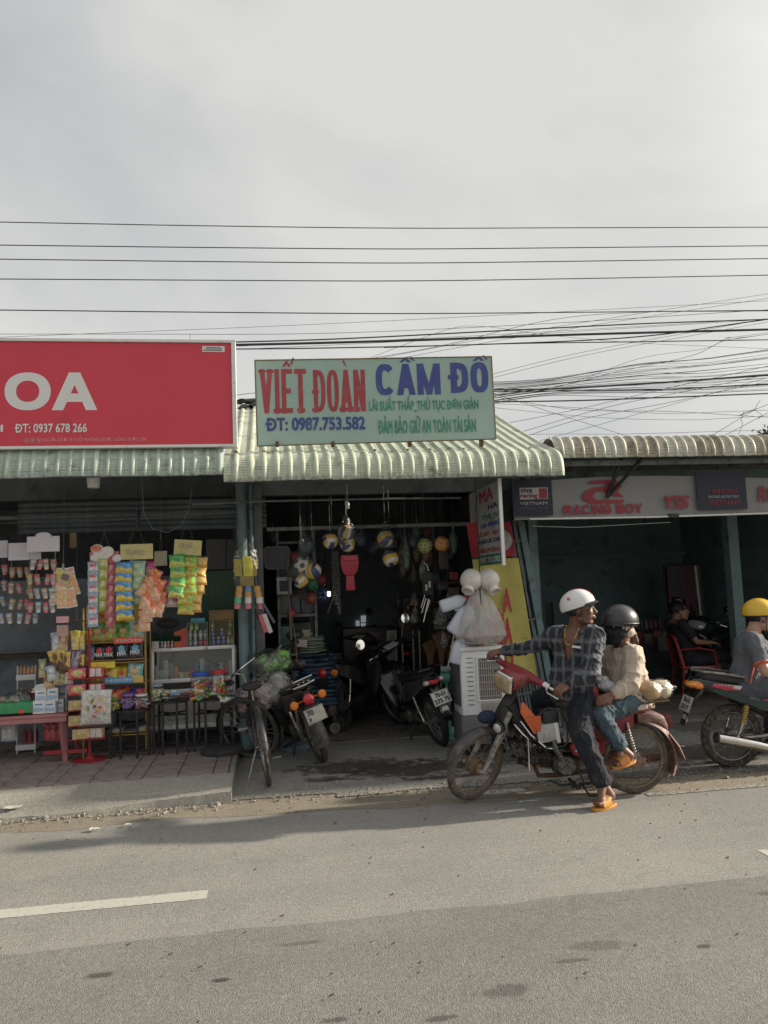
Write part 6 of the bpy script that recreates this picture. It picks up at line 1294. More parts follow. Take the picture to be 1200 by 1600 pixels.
# ---- the rider in the yellow helmet (right edge of the frame)
def rider_right():
 J = lambda x, y, Y: at(x, y, Y); W2 = wmat(rbk); G1 = W2 @ V((.80, -.32, .98)); G2 = W2 @ V((.80, .32, .98))
 pel, hd, nb = J(1163, 1076, 6.33), J(1188, 964, 6.32), J(1176, 990, 6.33); RS, LS = J(1176, 1003, 6.15), J(1182, 1002, 6.52)
 spine = (nb-pel).normalized(); rt = (RS-LS).normalized(); rt = (rt-spine*rt.dot(spine)).normalized(); fw = rt.cross(spine)
 if fw.x < 0: fw = -fw
 RE, RW = J(1196, 1050, 6.02), G1+V((-.07, 0, .03)); LE, LW = J(1215, 1050, 6.62), G2+V((-.07, 0, .03))
 RH, LH = pel+rt*.09, pel-rt*.09; RK, LK = pel+V((.42, -.17, -.02)), pel+V((.42, .18, -.02)); RA, LA = pel+V((.36, -.22, -.42)), pel+V((.36, .22, -.42))
 F, U, Rr = frame((.93, -.35, -.10))
 root = thing('person', 'man in grey red trimmed t-shirt and yellow helmet riding the sporty motorbike', 'person', (pel.x, pel.y, 0)); mid, ch = pel.lerp(nb, .5), pel.lerp(nb, .8)
 g = MB(); ringloft(g, [(pel-spine*.06, rt, fw, .1, .1), (pel, rt, fw, .15, .12), (mid, rt, fw, .13, .10), (ch, rt, fw, .155, .11), (nb, rt, fw, .06, .055)])
 chain(g, LS, .055, LE, .042, LW, .028); chain(g, RS, .055, RE, .042, RW, .028); cap(g, LS, .055, nb, .05); cap(g, RS, .055, nb, .05); head_prims(g, hd, F, U, Rr, nb)
 hand_grip(g, RW, G1, -(G2-G1)); hand_grip(g, LW, G2, G2-G1)
 chain(g, LH, .085, LK, .055, LA, .035); chain(g, RH, .085, RK, .055, RA, .035); foot(g, LA, LA+V((-.05, 0, -.08)), LA+V((.18, 0, -.09))); foot(g, RA, RA+V((-.05, 0, -.08)), RA+V((.18, 0, -.09)))
 blob(g, 'body', m_skinL, .0065, root, 3); face_parts(root, hd, F, U, Rr); M = Mx((Rr, F, U)).transposed()
 g = MB(); g.ell(hd+U*.02-F*.03, (.084, .092, .090), 18, 10, M, -.7); g.build('hair', m_hair, root)
 m_yh = mat('yellow_helmet_shell', (.72, .46, .03), .3, var=.1, coat=.4); h = helmet(root, hd, F, U, Rr, m_yh, 6, .3, 1.0, m_visor=mat('smoke_visor', (.06, .05, .10), .2))
 g = MB(); cc = hd+U*.040-F*.014; g.grid(lambda a, b_: (lambda t, u_: cc+Rr*(.1145*math.cos(t)*math.sqrt(1-u_*u_))+F*(.1375*math.sin(t)*math.sqrt(1-u_*u_))+U*(.118*u_))(2*PI*a, -.30+.27*b_*(.6+.4*abs(math.sin(2*PI*a*1.5)))), 60, 4); g.build('purple_band', mat('purple_helmet_band', (.07, .05, .14), .3, coat=.3), h)
 m_g = mat('grey_tshirt_cloth', (.115, .125, .145), .9, var=.2, sc=5, bump=.4, bsc=30); m_o = mat('coral_trim', (.62, .12, .06), .7)
 g = MB(); ringloft(g, [(pel-spine*.08, rt, fw, .165, .15), (pel+spine*.03, rt, fw, .17, .14), (mid, rt, fw, .165, .125), (ch, rt, fw, .178, .13), (nb-spine*.03, rt, fw, .13, .09), (nb+spine*.0, rt, fw, .068, .064)])
 re, le = RS.lerp(RE, .72), LS.lerp(LE, .72); chain(g, RS, .076, re, .070); chain(g, LS, .076, le, .070); cap(g, RS, .074, nb-spine*.03, .06); cap(g, LS, .074, nb-spine*.03, .06)
 dr = (RE-RS).normalized(); blob(g, 'tshirt', m_g, .0075, root, 3, .024, 8., lambda p: ((p-re).dot(dr) > .005 and (p-re).length < .12) or ((p-nb).dot(spine) > .0 and (p-nb).length < .1), seed=8, aniso=(1, 1, .7))
 for a, b_, r_ in ((re-dr*.008, re+dr*.012, .071),): g = MB(); g.tube([a, b_], r_, 20); g.build('sleeve_trim', m_o, root)
 g = MB(); g.torus(nb-spine*.002, spine, .068, .010, 30, 8); g.build('collar', m_o, root)
 g = MB(); g.tube([re+dr*-.02-rt*-.02+fw*-.02, RS.lerp(RE, .35)+rt*.03-spine*.10, pel.lerp(nb, .45)+rt*.16+fw*.06, pel+spine*.05+rt*.17+fw*.05], [.008, .014, .014, .01], 8, flat=.4); g.build('side_piping', m_o, root)
 m_gp = mat('grey_sweat_trousers', (.07, .078, .095), .9, var=.25, sc=5, bump=.4, bsc=30)
 g = MB(); ringloft(g, [(pel-spine*.10, rt, fw, .13, .12), (pel, rt, fw, .165, .14), (pel+spine*.08, rt, fw, .14, .12)]); chain(g, LH, .105, LK, .08, LA, .056); chain(g, RH, .105, RK, .08, RA, .056); blob(g, 'trousers', m_gp, .009, root, 4, .012, 9., seed=9)
 g = MB(); g.tube([RH+rt*.10+V((.10, 0, 0)), RH.lerp(RK, .5)+rt*.09, RK+rt*.07], [.006, .018, .016], 8, flat=.4); g.build('trouser_stripe', m_o, root)
 for A in (RA, LA): slipper(root, A+V((-.05, 0, -.082)), A+V((.18, 0, -.092)), m_vinyl, m_vinyl)
rider_right()

# ---- red plastic chair and the man resting in it, inside the repair shop
m_redchair = mat('red_plastic_chair', (.34, .035, .03), .4, var=.15, sc=3, dirt=.15)
def armchair(c, rz):
 t = thing('plastic_armchair', 'red plastic armchair holding the resting man inside the repair shop', 'chair', c, rz); A = lambda nm, g, **k: g.build(nm, m_redchair, t, local=True, **k)
 g = MB(); g.box((0, 0, .41), (.44, .44, .025)); A('seat', g, bev=.008)
 g = MB()
 for k in range(6): g.box((-.22-.02*math.sin(0), -.15+.06*k, .62), (.015, .035, .38), r=(0, -.2, 0))
 g.tube([(-.19, -.21, .42), (-.25, -.2, .7), (-.275, -.12, .82), (-.285, 0, .85), (-.275, .12, .82), (-.25, .2, .7), (-.19, .21, .42)], .022, 8); A('backrest', g)
 for s_ in (-1, 1): g = MB(); g.tube([(-.24, s_*.22, .64), (0, s_*.25, .66), (.2, s_*.24, .62), (.23, s_*.23, .42)], .024, 8, flat=.6); A('armrest', g)
 for sx in (-1, 1):
  for sy in (-1, 1): g = MB(); g.tube([(sx*.19, sy*.2, .41), (sx*.25, sy*.24, 0)], [.028, .02], 8, flat=.6); A('leg', g)
 return t
CHX = at(1085, 1060, 9.7); armchair((CHX.x, 9.7, .06), R(-12))
def resting():
 O = V((CHX.x, 9.7, .06)); B = lambda x, y, z: O+V((x, y, z)); root = thing('person', 'man in dark t-shirt lounging in the red plastic armchair inside the repair shop', 'person', O)
 pel, nb = B(-.08, 0, .52), B(-.22, -.02, 1.0); hd = nb+V((.05, -.02, .135)); F, U, Rr = frame((.95, -.2, .12)); spine = (nb-pel).normalized(); rt = V((0, -1, 0)); fw = V((spine.z, 0, -spine.x))
 RS, LS = nb+V((.0, -.17, -.03)), nb+V((0, .17, -.03)); RE, RW = B(-.06, -.24, .74), B(.17, -.19, .72); LE, LW = B(-.04, .25, .74), B(.18, .17, .72); RH, LH = B(-.05, -.1, .5), B(-.05, .1, .5); RK, LK = B(.38, -.12, .52), B(.36, .12, .56); RA, LA = B(.66, -.10, .36), B(.5, .12, .12)
 g = MB(); ringloft(g, [(pel-spine*.06, rt, fw, .1, .1), (pel, rt, fw, .15, .12), (pel.lerp(nb, .5), rt, fw, .13, .10), (pel.lerp(nb, .8), rt, fw, .15, .11), (nb, rt, fw, .06, .055)])
 for a, b_, c in ((RS, RE, RW), (LS, LE, LW)): chain(g, a, .052, b_, .038, c, .026); cap(g, a, .052, nb, .05)
 head_prims(g, hd, F, U, Rr, nb); hand_rest(g, RW, (1, .15, -.15), (0, -.2, 1), 1); hand_rest(g, LW, (1, -.15, -.15), (0, .2, 1), -1)
 for a, b_, c in ((RH, RK, RA), (LH, LK, LA)): chain(g, a, .08, b_, .052, c, .034); foot(g, c, c+V((-.02, 0, -.08)), c+V((.2, 0, -.03)))
 blob(g, 'body', m_skinM, .008, root, 3); face_parts(root, hd, F, U, Rr); M = Mx((Rr, F, U)).transposed()
 g = MB(); g.ell(hd+U*.045-F*.028, (.094, .112, .096), 18, 10, M, -.5); blob(g, 'hair', m_hair, .007, root, 1, .01, 25.)
 g = MB(); ringloft(g, [(pel-spine*.04, rt, fw, .165, .135), (pel.lerp(nb, .5), rt, fw, .155, .12), (pel.lerp(nb, .8), rt, fw, .175, .125), (nb+spine*.0, rt, fw, .066, .062)]); chain(g, RS, .07, RS.lerp(RE, .6), .062); chain(g, LS, .07, LS.lerp(LE, .6), .062)
 blob(g, 'tshirt', mat('black_tshirt_cloth', (.018, .02, .024), .9, bump=.3, bsc=30), .009, root, 4, .01, 8.)
 g = MB(); chain(g, RH, .10, RK, .072, RK.lerp(RA, .2), .065); chain(g, LH, .10, LK, .072, LK.lerp(LA, .2), .065); ringloft(g, [(pel-spine*.08, rt, fw, .14, .12), (pel+spine*.05, rt, fw, .16, .13)]); blob(g, 'shorts', mat('dark_shorts_cloth', (.022, .022, .03), .9), .009, root, 4, .01, 8.)
resting()
# ============================================================ GOODS OF THE SNACK SHOP
def cmat(col, nm=None, rough=.38, **k):
 col = tuple(min(.8, c*1.3+.005) for c in col)
 return mat(nm or ('print_%02d_%02d_%02d' % tuple(int(c*99) for c in col)), col, rough, var=.22, sc=18, **k)
def packet_mesh(w_, h, th, mats, kind=0, seed=0):
 """a puffed crimped bag of w_ x h, centred on its top edge, facing -Y; zones of colour by height"""
 g = MB(); nu, nv = 11, 13; rr = random.Random(seed)
 def zone(a, c):
  if kind == 0: return 1 if (.22 < c < .55 and abs(a-.5) < .36) else (2 if (.60 < c < .82 and abs(a-.5) < .3) else 0)
  if kind == 1: return 1 if c < .45+.12*math.sin(a*6) else 0
  if kind == 2: return 2 if (a-.5)**2*1.2+(c-.62)**2 < .035 else (1 if c < .38+.1*math.sin(a*4+1) else 0)
  return 0
 for side in (-1, 1):
  vs = []
  for i in range(nu):
   for j in range(nv):
    a, c = i/(nu-1), j/(nv-1); ed = max(0, (1-abs(2*a-1)**2.6))*max(0, min(1, min(c, 1-c)*7-.35))**.5
    pz = side*th*.5*ed*(1+.25*mnoise.noise(V((a*4+seed, c*4, side)))) + .004*mnoise.noise(V((a*7, c*9+seed, 1)))
    wob = 1-.05*math.sin(c*PI)*0-.06*max(0, math.sin(c*PI)); vs.append(V(((a-.5)*w_*wob, pz, -h+c*h)))
  fs = [(i*nv+j, (i+1)*nv+j, (i+1)*nv+j+1, i*nv+j+1) for i in range(nu-1) for j in range(nv-1)]
  if side > 0: fs = [f[::-1] for f in fs]
  b = len(g.v); g.v += vs
  for q, f in enumerate(fs):
   i, j = q//(nv-1), q % (nv-1); g.f.append(tuple(k+b for k in f)); g.mi.append(min(len(mats)-1, zone((i+.5)/(nu-1), (j+.5)/(nv-1))) if side < 0 else 0)
 return g
def pmat(col):
 n_ = 'printed_%02d_%02d_%02d' % tuple(int(c*99) for c in col)
 if n_ in MATS: return MATS[n_]
 m = cmat(col, n_, .26); t, b, N, L = nodes(m); src = b.inputs['Base Color'].links[0].from_socket; c = N('ShaderNodeTexCoord')
 for sc, f in ((38, .42), (95, .35)):
  v = N('ShaderNodeTexVoronoi'); v.inputs['Scale'].default_value = sc; L(c.outputs['Object'], v.inputs[0]); r = N('ShaderNodeSeparateColor'); L(v.outputs['Color'], r.inputs[0])
  q = N('ShaderNodeMapRange'); q.inputs[1].default_value = .62; q.inputs[2].default_value = .66; q.inputs[4].default_value = f; L(r.outputs[0], q.inputs[0])
  h = N('ShaderNodeHueSaturation'); h.inputs['Saturation'].default_value = .8; h.inputs['Value'].default_value = 1.5 if sc < 50 else .5; L(src, h.inputs['Color']); a = N('ShaderNodeMath'); a.operation = 'MULTIPLY_ADD'; a.inputs[1].default_value = .3; a.inputs[2].default_value = .35; L(r.outputs[1], a.inputs[0]); L(a.outputs[0], h.inputs['Hue'])
  x = N('ShaderNodeMix'); x.data_type = 'RGBA'; L(q.outputs[0], x.inputs[0]); L(src, x.inputs[6]); L(h.outputs[0], x.inputs[7]); src = x.outputs[2]
 L(src, b.inputs['Base Color']); return m
PK = {}
def packet(key, w_, h, th, cols, kind, parent, loc, rot=(0, 0, 0), name='packet', seed=0, label=None, cat=None, group=None):
 """loc in world coordinates (top middle)"""
 k = (key, round(w_, 3), round(h, 3))
 if k not in PK:
  o = packet_mesh(w_, h, th, cols, kind, seed).build(name, [pmat(c) for c in cols], None, local=True); me = o.data; sh = o.location.copy(); bpy.data.objects.remove(o); PK[k] = (me, sh)
 me, sh = PK[k]; o = bpy.data.objects.new(name, me); COL.objects.link(o); o.parent = parent
 from mathutils import Euler
 q = Euler(rot); p = V(loc)+q.to_matrix() @ sh
 o.location = (wmat(parent).inverted() @ p) if parent else p; o.rotation_euler = q
 return tag(o, label, cat, group)
def PM(Y): return (at(700, 1000, Y)-at(600, 1000, Y)).length/100     # metres per photo pixel at depth Y
def string(par, p, q, r=.0016, nm='string', m=None): g = MB(); g.tube([p, q], r, 4); return g.build(nm, m or m_greysteel, par)
m_card = mat('plain_white_card', (.70, .67, .73), .6, var=.06); m_cardy = mat('yellow_card', (.68, .60, .27), .5, var=.15, sc=20); m_wire = mat('wire_steel', (.35, .33, .32), .45, metal=.6)
def card(par, px0, px1, py0, py1, Y, m, nm='header_card', tilt=0, dome=False):
 a, b_ = at(px0, (py0+py1)/2, Y), at(px1, (py0+py1)/2, Y); zt, zb = at((px0+px1)/2, py0, Y).z, at((px0+px1)/2, py1, Y).z; w_, h = b_.x-a.x, zt-zb; pts = [(0, 0), (w_, 0), (w_, h)]
 if dome: pts += [(w_*(.5+.26*math.cos(t)), h+w_*.13*math.sin(t)) for t in [PI*k/10 for k in range(11)]]
 pts += [(0, h)]; g = MB(); g.prism(pts, (a.x, Y, zb), (math.cos(tilt), 0, math.sin(tilt)), (-math.sin(tilt), 0, math.cos(tilt)), .004); return g.build(nm, m, par)
YD = 7.85; s1 = PM(YD)
# --- three wire racks of little cups
cupcols = [((.55, .42, .28), 'tan'), ((.52, .14, .17), 'red'), ((.38, .55, .53), 'mint'), ((.55, .30, .34), 'pink'), ((.52, .50, .47), 'white'), ((.50, .36, .14), 'amber'), ((.30, .38, .50), 'blue'), ((.42, .22, .12), 'brown')]
CM = []
for c, n_ in cupcols:
 g = MB(); g.lathe([(.0, -.05), (.019, -.05), (.0265, .034)], n=12); g.m = 1; g.lathe([(.0295, .034), (.0295, .042), (.027, .046), (0, .046)], n=12); g.m = 2; g.lathe([(.0225, -.025), (.0258, .012)], n=12, caps=False);
 g.v[-24:] = [V((p.x*1.03, p.y*1.03, p.z)) for p in g.v[-24:]]
 o = g.build('jelly_cup', [cmat(c), cmat(tuple(q*.6 for q in c)), cmat((.36, .32, .29))], None, local=True); CM.append((o.data, o.location.copy())); bpy.data.objects.remove(o)
RK = [('rightmost', (42, 93, 838, 862), True, [(50, 61, 73, 84), (47, 60, 73, 83), (49, 60, 72, 82), (47, 60, 72, 83)], (881, 904, 926, 948), 7.78),
      ('middle', (13, 64, 848, 875), False, [(19, 32, 44), (17, 32, 44), (17, 30, 43), (4, 16, 30, 42, 55)], (893, 918, 943, 965), 7.90),
      ('leftmost', (-38, 12, 845, 872), False, [(-18, -5, 8), (-18, -6, 8), (-17, -5, 7), (-24, -12)], (889, 914, 938, 962), 8.02)]
for lab, hc, dome, cols_, ys, Y in RK:
 t = thing('cup_display', f'{lab} wire hanging rack of small cups under a blank {"domed " if dome else ""}white card', 'display rack', at((hc[0]+hc[1])/2, ys[-1], Y), group='hanging racks of small cups')
 card(t, *hc, Y, m_card, dome=dome)
 for px in (hc[0]+5, hc[1]-7): string(t, at(px, hc[3], Y), at(px, ys[-1]+2, Y+.02), .0025, 'hanging_wire', m_wire)
 c = at((hc[0]+hc[1])/2, hc[2]-22, Y);
 for px in (hc[0]+12, hc[1]-12): string(t, at(px, hc[2]+2, Y), c)
 string(t, c, V((c.x, Y, 2.62)))
 for j, (row, y) in enumerate(zip(cols_, ys)):
  a, b_ = at(row[0]-7, y-1, Y), at(row[-1]+7, y-1, Y); g = MB()
  for dy in (-.022, .022): g.tube([a+V((0, dy, 0)), b_+V((0, dy, 0))], .0042, 5, flat=.7)
  g.build('wire_tier', m_wire, t)
  for i, px in enumerate(row):
   ci = rnd.randrange(8); me, sh = CM[ci]; o = bpy.data.objects.new('jelly_cup', me); COL.objects.link(o); p = at(px, y+1, Y); o.rotation_euler = (U_(-.12, .12), U_(-.28, .28), 0); o.location = p+sh; o.scale = (1.05,)*3
   tag(o, f'{cupcols[ci][1]} lidded cup, {ORD[i]} from left on the {ORD[j]} tier of the {lab} rack', 'cup', 'small cups on the hanging racks')
# --- hanging bundle of candy cards
t = thing('candy_card_bundle', 'bundle of pink and orange candy cards hanging right of the cup racks', 'candy cards', at(101, 950, 7.8)); string(t, at(99, 888, 7.8), at(101, 735, 7.8), .0025)
g = MB(); g.box(at(99, 886, 7.8), (.02, .02, .07)); g.build('clip', m_steel, t)
for i, (px, py, w_, h, an, c) in enumerate(((105, 906, 24, 34, -.18, (.58, .20, .20)), (94, 908, 20, 38, .05, (.60, .34, .20)), (113, 912, 14, 34, -.3, (.58, .33, .14)), (97, 900, 22, 16, .5, (.55, .48, .10)), (90, 930, 15, 26, .42, (.60, .36, .22)), (110, 934, 15, 28, -.2, (.62, .34, .20)), (97, 934, 14, 30, .0, (.60, .40, .20)), (102, 902, 12, 10, .3, (.16, .09, .08)))):
 p = at(px, py, 7.80-.006*i); g = MB(); ca, sa = math.cos(an), math.sin(an); ww, hh = w_*s1, h*s1
 g.prism([(-ww/2, -hh/2), (ww/2, -hh/2), (ww/2, hh/2), (-ww/2, hh/2)], p, (ca, 0, -sa), (sa, 0, ca), .002); o = g.build('candy_card', cmat((.62, .58, .52)), t); g = MB(); k = .90
 g.prism([(-ww/2*k, -hh/2*k), (ww/2*k, -hh/2*k), (ww/2*k, hh/2*k), (-ww/2*k, hh/2*k)], p+V((0, -.0025, 0)), (ca, 0, -sa), (sa, 0, ca), .001); g.build('print', pmat(c), o)
g = MB(); g.box(at(98, 968, 7.8), (.11, .03, .06)); bx_ = g.build('small_pink_box', cmat((.55, .30, .32)), t);
g = MB(); g.box(at(98, 985, 7.8), (.10, .03, .10)); g.build('toy_blister', cmat((.38, .25, .20)), t)
card(tag(thing('price_card', 'small brown card hanging alone in the dark above the candy cards', 'card', at(114, 856, 8.2))), 109, 119, 832, 856, 8.2, m_wood2)
# --- header card displays with strips of packets
def display(label, px, Y, hdr=None, m=m_cardy, dome=False, tilt=0):
 t = thing('packet_display', label, 'snack display', at(px, 960, Y), group='hanging snack displays')
 if hdr:
  card(t, *hdr, Y, m, dome=dome, tilt=tilt); cx = (hdr[0]+hdr[1])/2; c = at(cx, hdr[2]-30, Y); c.z = min(c.z, 2.6)
  for q in (hdr[0]+12, hdr[1]-12): string(t, at(q, hdr[2]+2, Y), c)
  string(t, c, V((c.x, Y, 2.62)))
 return t
def strip_of(t, px, y0, y1, n, w_px, cols, kind, Y, jx=1.0, rotj=.06, th=.035, dx=0, key=None, ov=1.12, name='packet', tilt=-.18):
 h = (y1-y0)/n*PM(Y)*ov; w_ = w_px*PM(Y); q = []
 for i in range(n):
  p = at(px+dx*i+U_(-jx, jx), y0+(y1-y0)*i/n, Y+U_(-.01, .01)); q.append(packet(key or str(cols), w_, h, th, cols, kind, t, p, (tilt, U_(-rotj, rotj), U_(-.15, .15)), name, seed=len(PK)))
 return q
d1 = display('white lobed candy header card with three long strips of small sachets', 160, 7.86, (140, 186, 862, 884), cmat((.50, .12, .16)))
g = MB()
for (x, y, r_) in ((162, 866, 10), (150, 871, 8), (183, 872, 7), (152, 858, 9)): g.ell(at(x, y, 7.845), (r_*s1, .004, r_*s1*.8), 18, 8)
g.ell(at(168, 862, 7.84), (9*s1, .004, 8*s1), 18, 8); g.build('lobed_card', cmat((.62, .58, .55)), d1)
g = MB(); g.ell(at(150, 857, 7.835), (8*s1, .003, 5*s1), 18, 8); g.build('price_bubble', cmat((.60, .25, .12)), d1); lettering('100 đ', at(144, 859, 7.831), UX, UZ, 12*s1, 5*s1, cmat((.5, .03, .03)), d1)
strip_of(d1, 145.5, 878, 978, 6, 15, [(.30, .40, .52), (.62, .50, .50), (.58, .10, .12)], 0, 7.83, .4, .02, .02, -.15, tilt=-.05, ov=1.0, name='sachet')
strip_of(d1, 160.5, 873, 953, 5, 14, [(.45, .48, .08), (.30, .38, .10), (.60, .52, .50)], 2, 7.84, .4, .02, .02, 0, tilt=-.05, ov=1.0, name='sachet')
strip_of(d1, 174, 880, 978, 6, 14, [(.34, .05, .07), (.42, .12, .12), (.52, .32, .28)], 2, 7.83, .4, .02, .02, -.2, tilt=-.05, ov=1.0, name='sachet')
d2 = display('yellow header card with strips of blue and pale green snack bags', 213, 7.85, (188, 239, 850, 874))
for k in range(4): g = MB(); g.box(at(200+7*k, 862+(k % 2)*2, 7.842), (.035, .002, .045)); g.build('printed_pack', cmat((.38, .34, .20)), d2)
strip_of(d2, 194, 878, 966, 6, 25, [(.06, .24, .55), (.60, .45, .06), (.60, .45, .06)], 1, 7.80, 1.2, .08, .05); strip_of(d2, 216, 876, 940, 3, 24, [(.30, .48, .36), (.42, .52, .28), (.42, .52, .28)], 2, 7.86, 2, .06, .05)
strip_of(d2, 203, 890, 968, 4, 12, [(.15, .07, .22), (.5, .4, .1)], 1, 7.88)
d3 = display('small dim header card with magenta and orange snack bags hanging beneath', 250, 7.9, (241, 261, 861, 884), cmat((.30, .27, .18)))
strip_of(d3, 234, 876, 960, 4, 18, [(.50, .05, .18), (.60, .40, .30)], 1, 7.92, 2);
for i, (px, py, an) in enumerate(((247, 890, -.45), (238, 902, -.55), (252, 905, -.35), (232, 918, -.15), (243, 915, -.2), (248, 930, -.1), (228, 938, .05), (238, 930, -.15), (254, 922, -.2), (226, 952, .0))):
 packet('orange', 17*s1, 32*s1, .045, [(.68, .14, .04), (.60, .36, .22), (.68, .22, .06)], 1, d3, at(px, py, 7.80-.012*(i % 4)), (-.2, -an, 0), 'snack_bag')
strip_of(d3, 268, 905, 945, 2, 20, [(.55, .10, .28), (.58, .42, .40)], 1, 7.86, 1, .1, .05)
d4 = display('tilted yellow header card with green and yellow snack bags in three columns', 292, 7.82, (271, 314, 842, 866), tilt=-.08)
for k in range(3): g = MB(); g.box(at(283+7*k, 852+(k % 2)*2, 7.812), (.035, .002, .05)); g.build('printed_pack', cmat((.38, .34, .20)), d4)
strip_of(d4, 276, 866, 930, 4, 23, [(.06, .38, .07), (.50, .50, .10), (.08, .28, .12)], 2, 7.77, 1.2, .12, .05, 0.4, ov=1.2); strip_of(d4, 296, 869, 957, 6, 24, [(.18, .42, .04), (.55, .45, .07), (.45, .35, .05)], 2, 7.80, 1.2, .15, .05, -1., ov=1.15)
strip_of(d4, 314, 870, 955, 6, 23, [(.62, .40, .08), (.55, .30, .06), (.6, .45, .12)], 2, 7.83, 1.2, .22, .05, -2.2, ov=1.15)
# --- tall chips rack
m_gold = mat('golden_tube', (.42, .26, .08), .4, metal=.3, var=.2)
YR = 8.15; sR = PM(YR); zf = .12
rk = thing('chips_rack', 'tall golden wire rack full of chips bags with a yellow poster on top', 'display rack', at(183, 1165, YR)); XR = lambda px, Y=YR: at(px, 1060, Y).x; ZR = lambda py, Y=YR: at(183, py, Y).z
xa, xb = XR(135), XR(231)
for x in (xa, xb):
 for y in (YR-.13, YR+.17): g = MB(); g.cyl((x, y, zf), (x, y, ZR(948)), .010, n=8); g.build('upright', m_gold, rk)
for py in (1003, 1035, 1068, 1104, 1148):
 z = ZR(py, YR-.1); g = MB(); g.bb(xa, xb, YR-.14, YR+.16, z-.006, z); g.build('shelf', m_gold, rk)
 for dz in (.0, .028): g = MB(); g.tube([(xa, YR-.15, z+dz), (xb, YR-.15, z+dz)], .006, 6); g.build('front_rail', m_gold, rk)
g = MB(); g.bb(xa, xb, YR+.0, YR+.006, ZR(973), ZR(946)); g.build('yellow_poster', cmat((.52, .42, .08)), rk)
g = MB(); g.ell((XR(152), YR-.004, ZR(962)), (.07, .003, .03), 18, 6); g.build('red_oval', cmat((.55, .05, .05)), rk); lettering("Lay's", (XR(145), YR-.009, ZR(966)), UX, UZ, .08, .04, m_signwhite, rk, .01, .2)
for (a, b_, c, d, m, tx) in ((178, 223, 997, 1006, cmat((.60, .09, .06)), 'GIÒN'), (140, 180, 1033, 1043, cmat((.58, .45, .05)), ''), (162, 207, 1058, 1068, cmat((.08, .25, .48)), 'NGON'), (208, 224, 1058, 1068, cmat((.5, .35, .1)), '')):
 g = MB(); g.bb(XR(a, YR-.17), XR(b_, YR-.17), YR-.172, YR-.168, ZR(d, YR-.17), ZR(c, YR-.17)); o = g.build('price_strip', m, rk)
 if tx: lettering(tx, (XR(a+4, YR-.17), YR-.1735, ZR(d-3, YR-.17)), UX, UZ, (b_-a-10)*sR, 4*sR, m_signwhite, rk, .01)
def bags(py, specs, n0, dy=0):
 if not dy: bags(py-3, [(q[0]+9,)+q[1:6]+('',) for q in specs[:-1]], 'rear of the '+n0, .11)
 for i, (px, w_, h, cols, kd, wd, nm) in enumerate(specs):
  b = packet(str(cols)+'b', w_*sR, h*sR, .07, cols, kd, None, V((XR(px), YR-.06+dy+U_(-.02, .02), ZR(py)+h*sR+.004)), (U_(-.12, .02), U_(-.12, .12), U_(-.15, .15)), 'chips_bag', label=f'{wd} chips bag, {ORD[i]} from left on the {n0} rack shelf', cat='chips bag', group='chips bags on the rack')
  p = b.matrix_basis @ V((0, -.042, h*sR*.62));
  if nm:
   g = MB(); g.ell((0, 0, 0), (w_*sR*.27, .003, h*sR*.16), 16, 6)
   for q in range(len(g.v)): g.v[q] = V((0, -.040, h*sR*.60))+g.v[q]
   if nm == "Lay's": g.build('logo_oval', cmat((.60, .35, .05)), b, local=True)
   lettering(nm, (-w_*sR*(.24 if nm != 'MAX' else .30), -.046, h*sR*(.52 if nm != 'MAX' else .34)), UX, UZ, w_*sR*(.48 if nm != 'MAX' else .60), h*sR*.2, m_signwhite, b, .03, .15, local=True)
LG, LB, LY = [(.10, .34, .07), (.45, .42, .10), (.6, .06, .05)], [(.25, .50, .52), (.55, .52, .40), (.6, .08, .08)], [(.62, .48, .05), (.60, .40, .05), (.6, .06, .05)]
KR, KB, KO = [(.02, .02, .025), (.03, .03, .03), (.55, .03, .05)], [(.02, .02, .025), (.04, .04, .05), (.15, .45, .55)], [(.05, .22, .38), (.5, .4, .2), (.5, .1, .1)]
bags(1003, [(143, 18, 24, LG, 2, 'green', "Lay's"), (155, 20, 27, LG, 2, 'green', "Lay's"), (165, 16, 26, LG, 2, 'green', ''), (179, 20, 28, LG, 2, 'green', "Lay's"), (196, 20, 26, LG, 2, 'green', "Lay's"), (216, 22, 32, LB, 2, 'pale blue', "Lay's")], 'top')
bags(1035, [(143, 20, 26, KO, 2, 'blue', ''), (158, 20, 27, KR, 2, 'black and red', 'MAX'), (173, 21, 28, KR, 2, 'black and red', 'MAX'), (192, 21, 30, KB, 2, 'black and blue', 'MAX'), (213, 23, 30, KB, 2, 'black and blue', 'MAX')], 'second')
bags(1068, [(144, 16, 22, LY, 2, 'yellow', ''), (158, 18, 24, LY, 2, 'yellow', "Lay's"), (175, 20, 24, LY, 2, 'yellow', "Lay's"), (193, 18, 24, LY, 2, 'yellow', ''), (215, 22, 28, LB, 2, 'pale blue', "Lay's")], 'third')
bags(1104, [(150, 16, 22, [(.3, .1, .1), (.5, .3, .1)], 1, 'dark red', ''), (182, 18, 24, [(.6, .08, .06), (.6, .45, .1)], 2, 'red and yellow', ''), (205, 18, 20, [(.15, .08, .35), (.3, .4, .1)], 2, 'purple', ''), (222, 14, 24, [(.55, .08, .08), (.6, .6, .55)], 1, 'red and white', '')], 'fourth')
for i, (px, c) in enumerate(((160, (.04, .04, .05)), (182, (.45, .43, .40)), (205, (.06, .07, .08)), (222, (.4, .38, .36)))):
 g = MB(); g.ell((XR(px), YR-.02, ZR(1145)+.03), (.10, .07, .03), 14, 8); blob(g, 'folded_goods', cmat(c), .01, None, 2, .02, 12., label=f'{["black", "pale", "dark", "pale grey"][i]} wrapped goods, {ORD[i]} from the left on the bottom of the chips rack', cat='package', seed=i)
